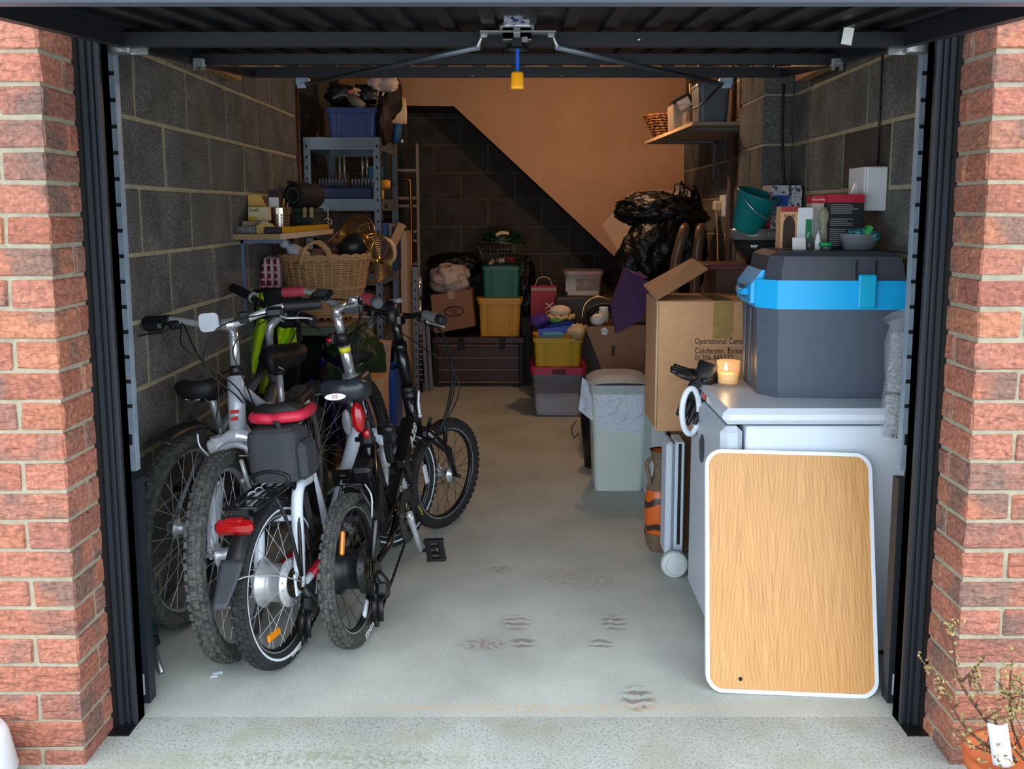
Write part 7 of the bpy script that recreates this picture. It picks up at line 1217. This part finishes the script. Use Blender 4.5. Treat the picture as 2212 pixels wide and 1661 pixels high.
drape(517, 546, 640, 800, 4.145, M_hv, 'yellow_panel', seed=1, th=.004, xs=-4); drape(550, 594, 690, 850, 4.145, M_hv, 'yellow_panel', seed=2, th=.004, xs=-16); drape(600, 640, 708, 745, 4.145, M_hv, 'yellow_panel', seed=3, th=.004); drape(555, 568, 632, 682, 4.145, M_hv, 'yellow_panel', seed=4, th=.004); drape(520, 545, 780, 870, 4.145, M_hv, 'yellow_panel', seed=5, th=.004, xs=10)
sack('garden_sack', 'dark green woven sack on the floor under the work table', at(735, 790, 4.72), (.24, .2, .26), 61, jit=.25, m=mat('sack_green', (34, 62, 34), .45, nz=(16, .4), bp=(30, .8, .01)), cat='sack', rg=.4)
g = G(); q = at(805, 745, 4.95); g.box((q.x, 5.0, .50), (.16, .1, .32), b=.004, rot=(0, .1, 0)); one(g, 'carton', mat('carton_beige', (190, 160, 130), .8), 'beige carton standing behind the green sack', 'box')
a, c = at(788, 818, 4.45), at(830, 900, 4.45); g = G(); g.b2((a.x, 4.45, 0), (c.x, 4.62, a.z), b=.004); t = one(g, 'carton', M_kraft, 'brown carton on the floor in front of the blue bin', 'box')
t, q, wx, h = crate('storage_crate', 'blue bin on the floor between the carton and the black bike', 828, 856, 800, 862, 5.05, .30, mat('bin_blue', (26, 70, 150), .4), z0=0, rib=False)
g = G(); g.b2((-1.2, 4.62, 0), (-1.03, 5.0, .30), b=.008); one(g, 'carton', mat('carton_brown'), 'brown carton at the wall end under the work table', 'box')
# ---------------------------------------------------------------- near the doorway
t = thing('parasol', 'folded dark green parasol standing inside the left frame post', 'parasol', fl(350, 1456)); a, b_ = fl(350, 1456), at(326, 1380, 2.62); d_2 = (b_-a).normalized(); 
g = G().tube([a, a+d_2*.13], .009, 10); obj(g, 'pole', mat('pole_steel', (150, 150, 148), .35, .8), t); g = G(); g.tube([a+d_2*q for q in (.115, .125, .17, .26, .42, .60)], [.014, .020, .028, .034, .036, .030], 14)
for i in range(len(g.v)): g.v[i] += V((noise.noise(g.v[i]*40), noise.noise(g.v[i]*40+V((5, 0, 0))), 0))*.006
obj(g, 'canopy', mat('parasol_green', (22, 48, 44), .7, nz=(30, .4)), t); g = G().tube([a+d_2*.118, a+d_2*.132], .024, 12); obj(g, 'strap', M_plast, t)
p = fl(470, 1455); g = G(); g.box(p+V((0, 0, .003)), (.03, .012, .005), rot=(0, 0, .4), b=.001); g.box(p+V((-.004, -.02, .003)), (.022, .010, .004), rot=(0, 0, .2), b=.001); one(g, 'plastic_clip', mat('clip_clear', (206, 220, 230), .2, alpha=.7), 'small broken clear plastic clip on the floor near the bikes', 'clip')
p = V((-1.345, 1.98, -.03)); g = G().lathe([(0, 0), (.09, 0), (.10, .012), (.085, .10), (.075, .12), (.0, .125)], 24, Matrix.Translation(p+V((0, .0, .06)))); g.lathe([(0, 0), (.07, 0), (.07, .062)], 20, Matrix.Translation(p)); one(g, 'white_tub', M_wp, 'white plastic tub outside by the left brick pier', 'tub')
M_leaf = mat('dry_leaf', (168, 150, 98), .8, nz=(20, .4), c2=(104, 88, 54)); M_twig = mat('twig_brown', (96, 62, 48), .8, nz=(30, .3)); M_tc = mat('terracotta', (196, 100, 52), .8, nz=(10, .2))
pc_ = V((at(2195, 1650, 1.90).x, 1.90, -.03)); t = thing('potted_plant', 'dried up shrub with pale seed heads in a terracotta pot by the right pier', 'plant', pc_); zr = at(2195, 1632, 1.90).z-.005; g = G().lathe([(0, -.12), (.075, -.12), (.098, 0), (.112, .0), (.115, .03), (.10, .03), (.095, .005), (0, .0)], 26, Matrix.Translation(V((pc_.x, pc_.y, zr-.03)))); 
for i in range(len(g.v)): g.v[i].z = max(g.v[i].z, -.03)
obj(g, 'pot', M_tc, t); base = V((pc_.x, pc_.y, zr-.01)); RN.seed(77); gt = G(); LV = []
def twig(pts, r):
    P = bez([p for p in pts], 5); gt.tube(P, [r*(1-.7*i/len(P)) for i in range(len(P))], 5); return P
main = [twig([base+V((.0, 0, 0)), at(2090, 1500, 1.88), at(2065, 1440, 1.87), at(2058, 1350, 1.86)], .0045), twig([base+V((-.02, 0, 0)), at(2085, 1570, 1.86), at(2030, 1475, 1.85), at(1982, 1416, 1.84)], .0045), twig([base+V((.03, .02, 0)), at(2185, 1560, 1.9), at(2182, 1480, 1.9), at(2186, 1425, 1.9)], .004), twig([base+V((.06, .02, 0)), at(2215, 1540, 1.92), at(2205, 1470, 1.92)], .004), twig([base+V((.02, -.02, 0)), at(2150, 1560, 1.84), at(2188, 1545, 1.84), at(2205, 1500, 1.85)], .003), twig([at(2078, 1472, 1.87), at(2110, 1440, 1.86), at(2130, 1415, 1.86)], .003), twig([at(2130, 1552, 1.88), at(2165, 1530, 1.88)], .003), twig([base, at(2100, 1610, 1.85), at(2050, 1575, 1.84)], .003), twig([base, at(2120, 1600, 1.83), at(2075, 1580, 1.83)], .0025)]
heads = [(at(2058, 1350, 1.86), .02, 14), (at(2012, 1455, 1.845), .02, 8), (at(2036, 1482, 1.85), .016, 6), (at(2105, 1455, 1.86), .030, 14), (at(2110, 1475, 1.86), .03, 14), (at(2190, 1470, 1.9), .05, 40), (at(2185, 1510, 1.9), .05, 44), (at(2205, 1525, 1.9), .045, 30), (at(2118, 1535, 1.87), .03, 10), (at(2150, 1586, 1.86), .03, 10), (at(2066, 1512, 1.86), .02, 6), (at(2120, 1600, 1.85), .03, 10), (at(2160, 1645, 1.82), .06, 30), (at(2205, 1600, 1.86), .05, 24)]
gl = G()
def leaf(o):
    d = V((RN.uniform(-1, 1), RN.uniform(-1, .3), RN.uniform(-.6, 1))).normalized(); s_ = d.cross(V((RN.uniform(-1, 1), RN.uniform(-1, 1), RN.uniform(-1, 1)))).normalized(); L_ = RN.uniform(.009, .017); nn = d.cross(s_)
    gl._add([o, o+d*L_*.5+s_*L_*.32+nn*.002, o+d*L_, o+d*L_*.5-s_*L_*.32+nn*.002, o+d*L_*.5+nn*.005], [(0, 1, 4), (1, 2, 4), (2, 3, 4), (3, 0, 4)])
for c, r, n in heads:
    near = min((p for P in main for p in P), key=lambda p: (p-c).length)
    for k in range(n):
        o = c+V((RN.gauss(0, r*.38), RN.gauss(0, r*.3), RN.gauss(0, r*.6))); leaf(o)
for P in main:
    for k in range(int(len(P)*1.4)):
        p = P[RN.randrange(len(P)//3, len(P))]; leaf(p+V((RN.uniform(-.004, .004), RN.uniform(-.004, .004), RN.uniform(-.004, .004))))
for c, r, n in heads:  # fine side shoots that carry the seed heads
    near = min((p for P in main for p in P), key=lambda p: (p-c).length)
    for k in range(3): q = c+V((RN.gauss(0, r*.5), RN.gauss(0, r*.3), RN.gauss(0, r*.7))); gt.tube([near, (near+q)/2+V((0, 0, .004)), q], [.0016, .0013, .0009], 4)
obj(gt, 'twig', M_twig, t)
obj(gl, 'leaf', M_leaf, t, kind='stuff')
g = G(); c = at(2160, 1606, 1.83); g.sheet(lambda u, v: c+V(((u-.5)*.045+(v-.5)*.02*-1, -.012*math.sin(u*3), (v-.5)*.10)), 6, 6, .001); one(g, 'plant_label', mat('label_lilac', (200, 206, 232), .5), 'folded white plant label in the terracotta pot', 'label')
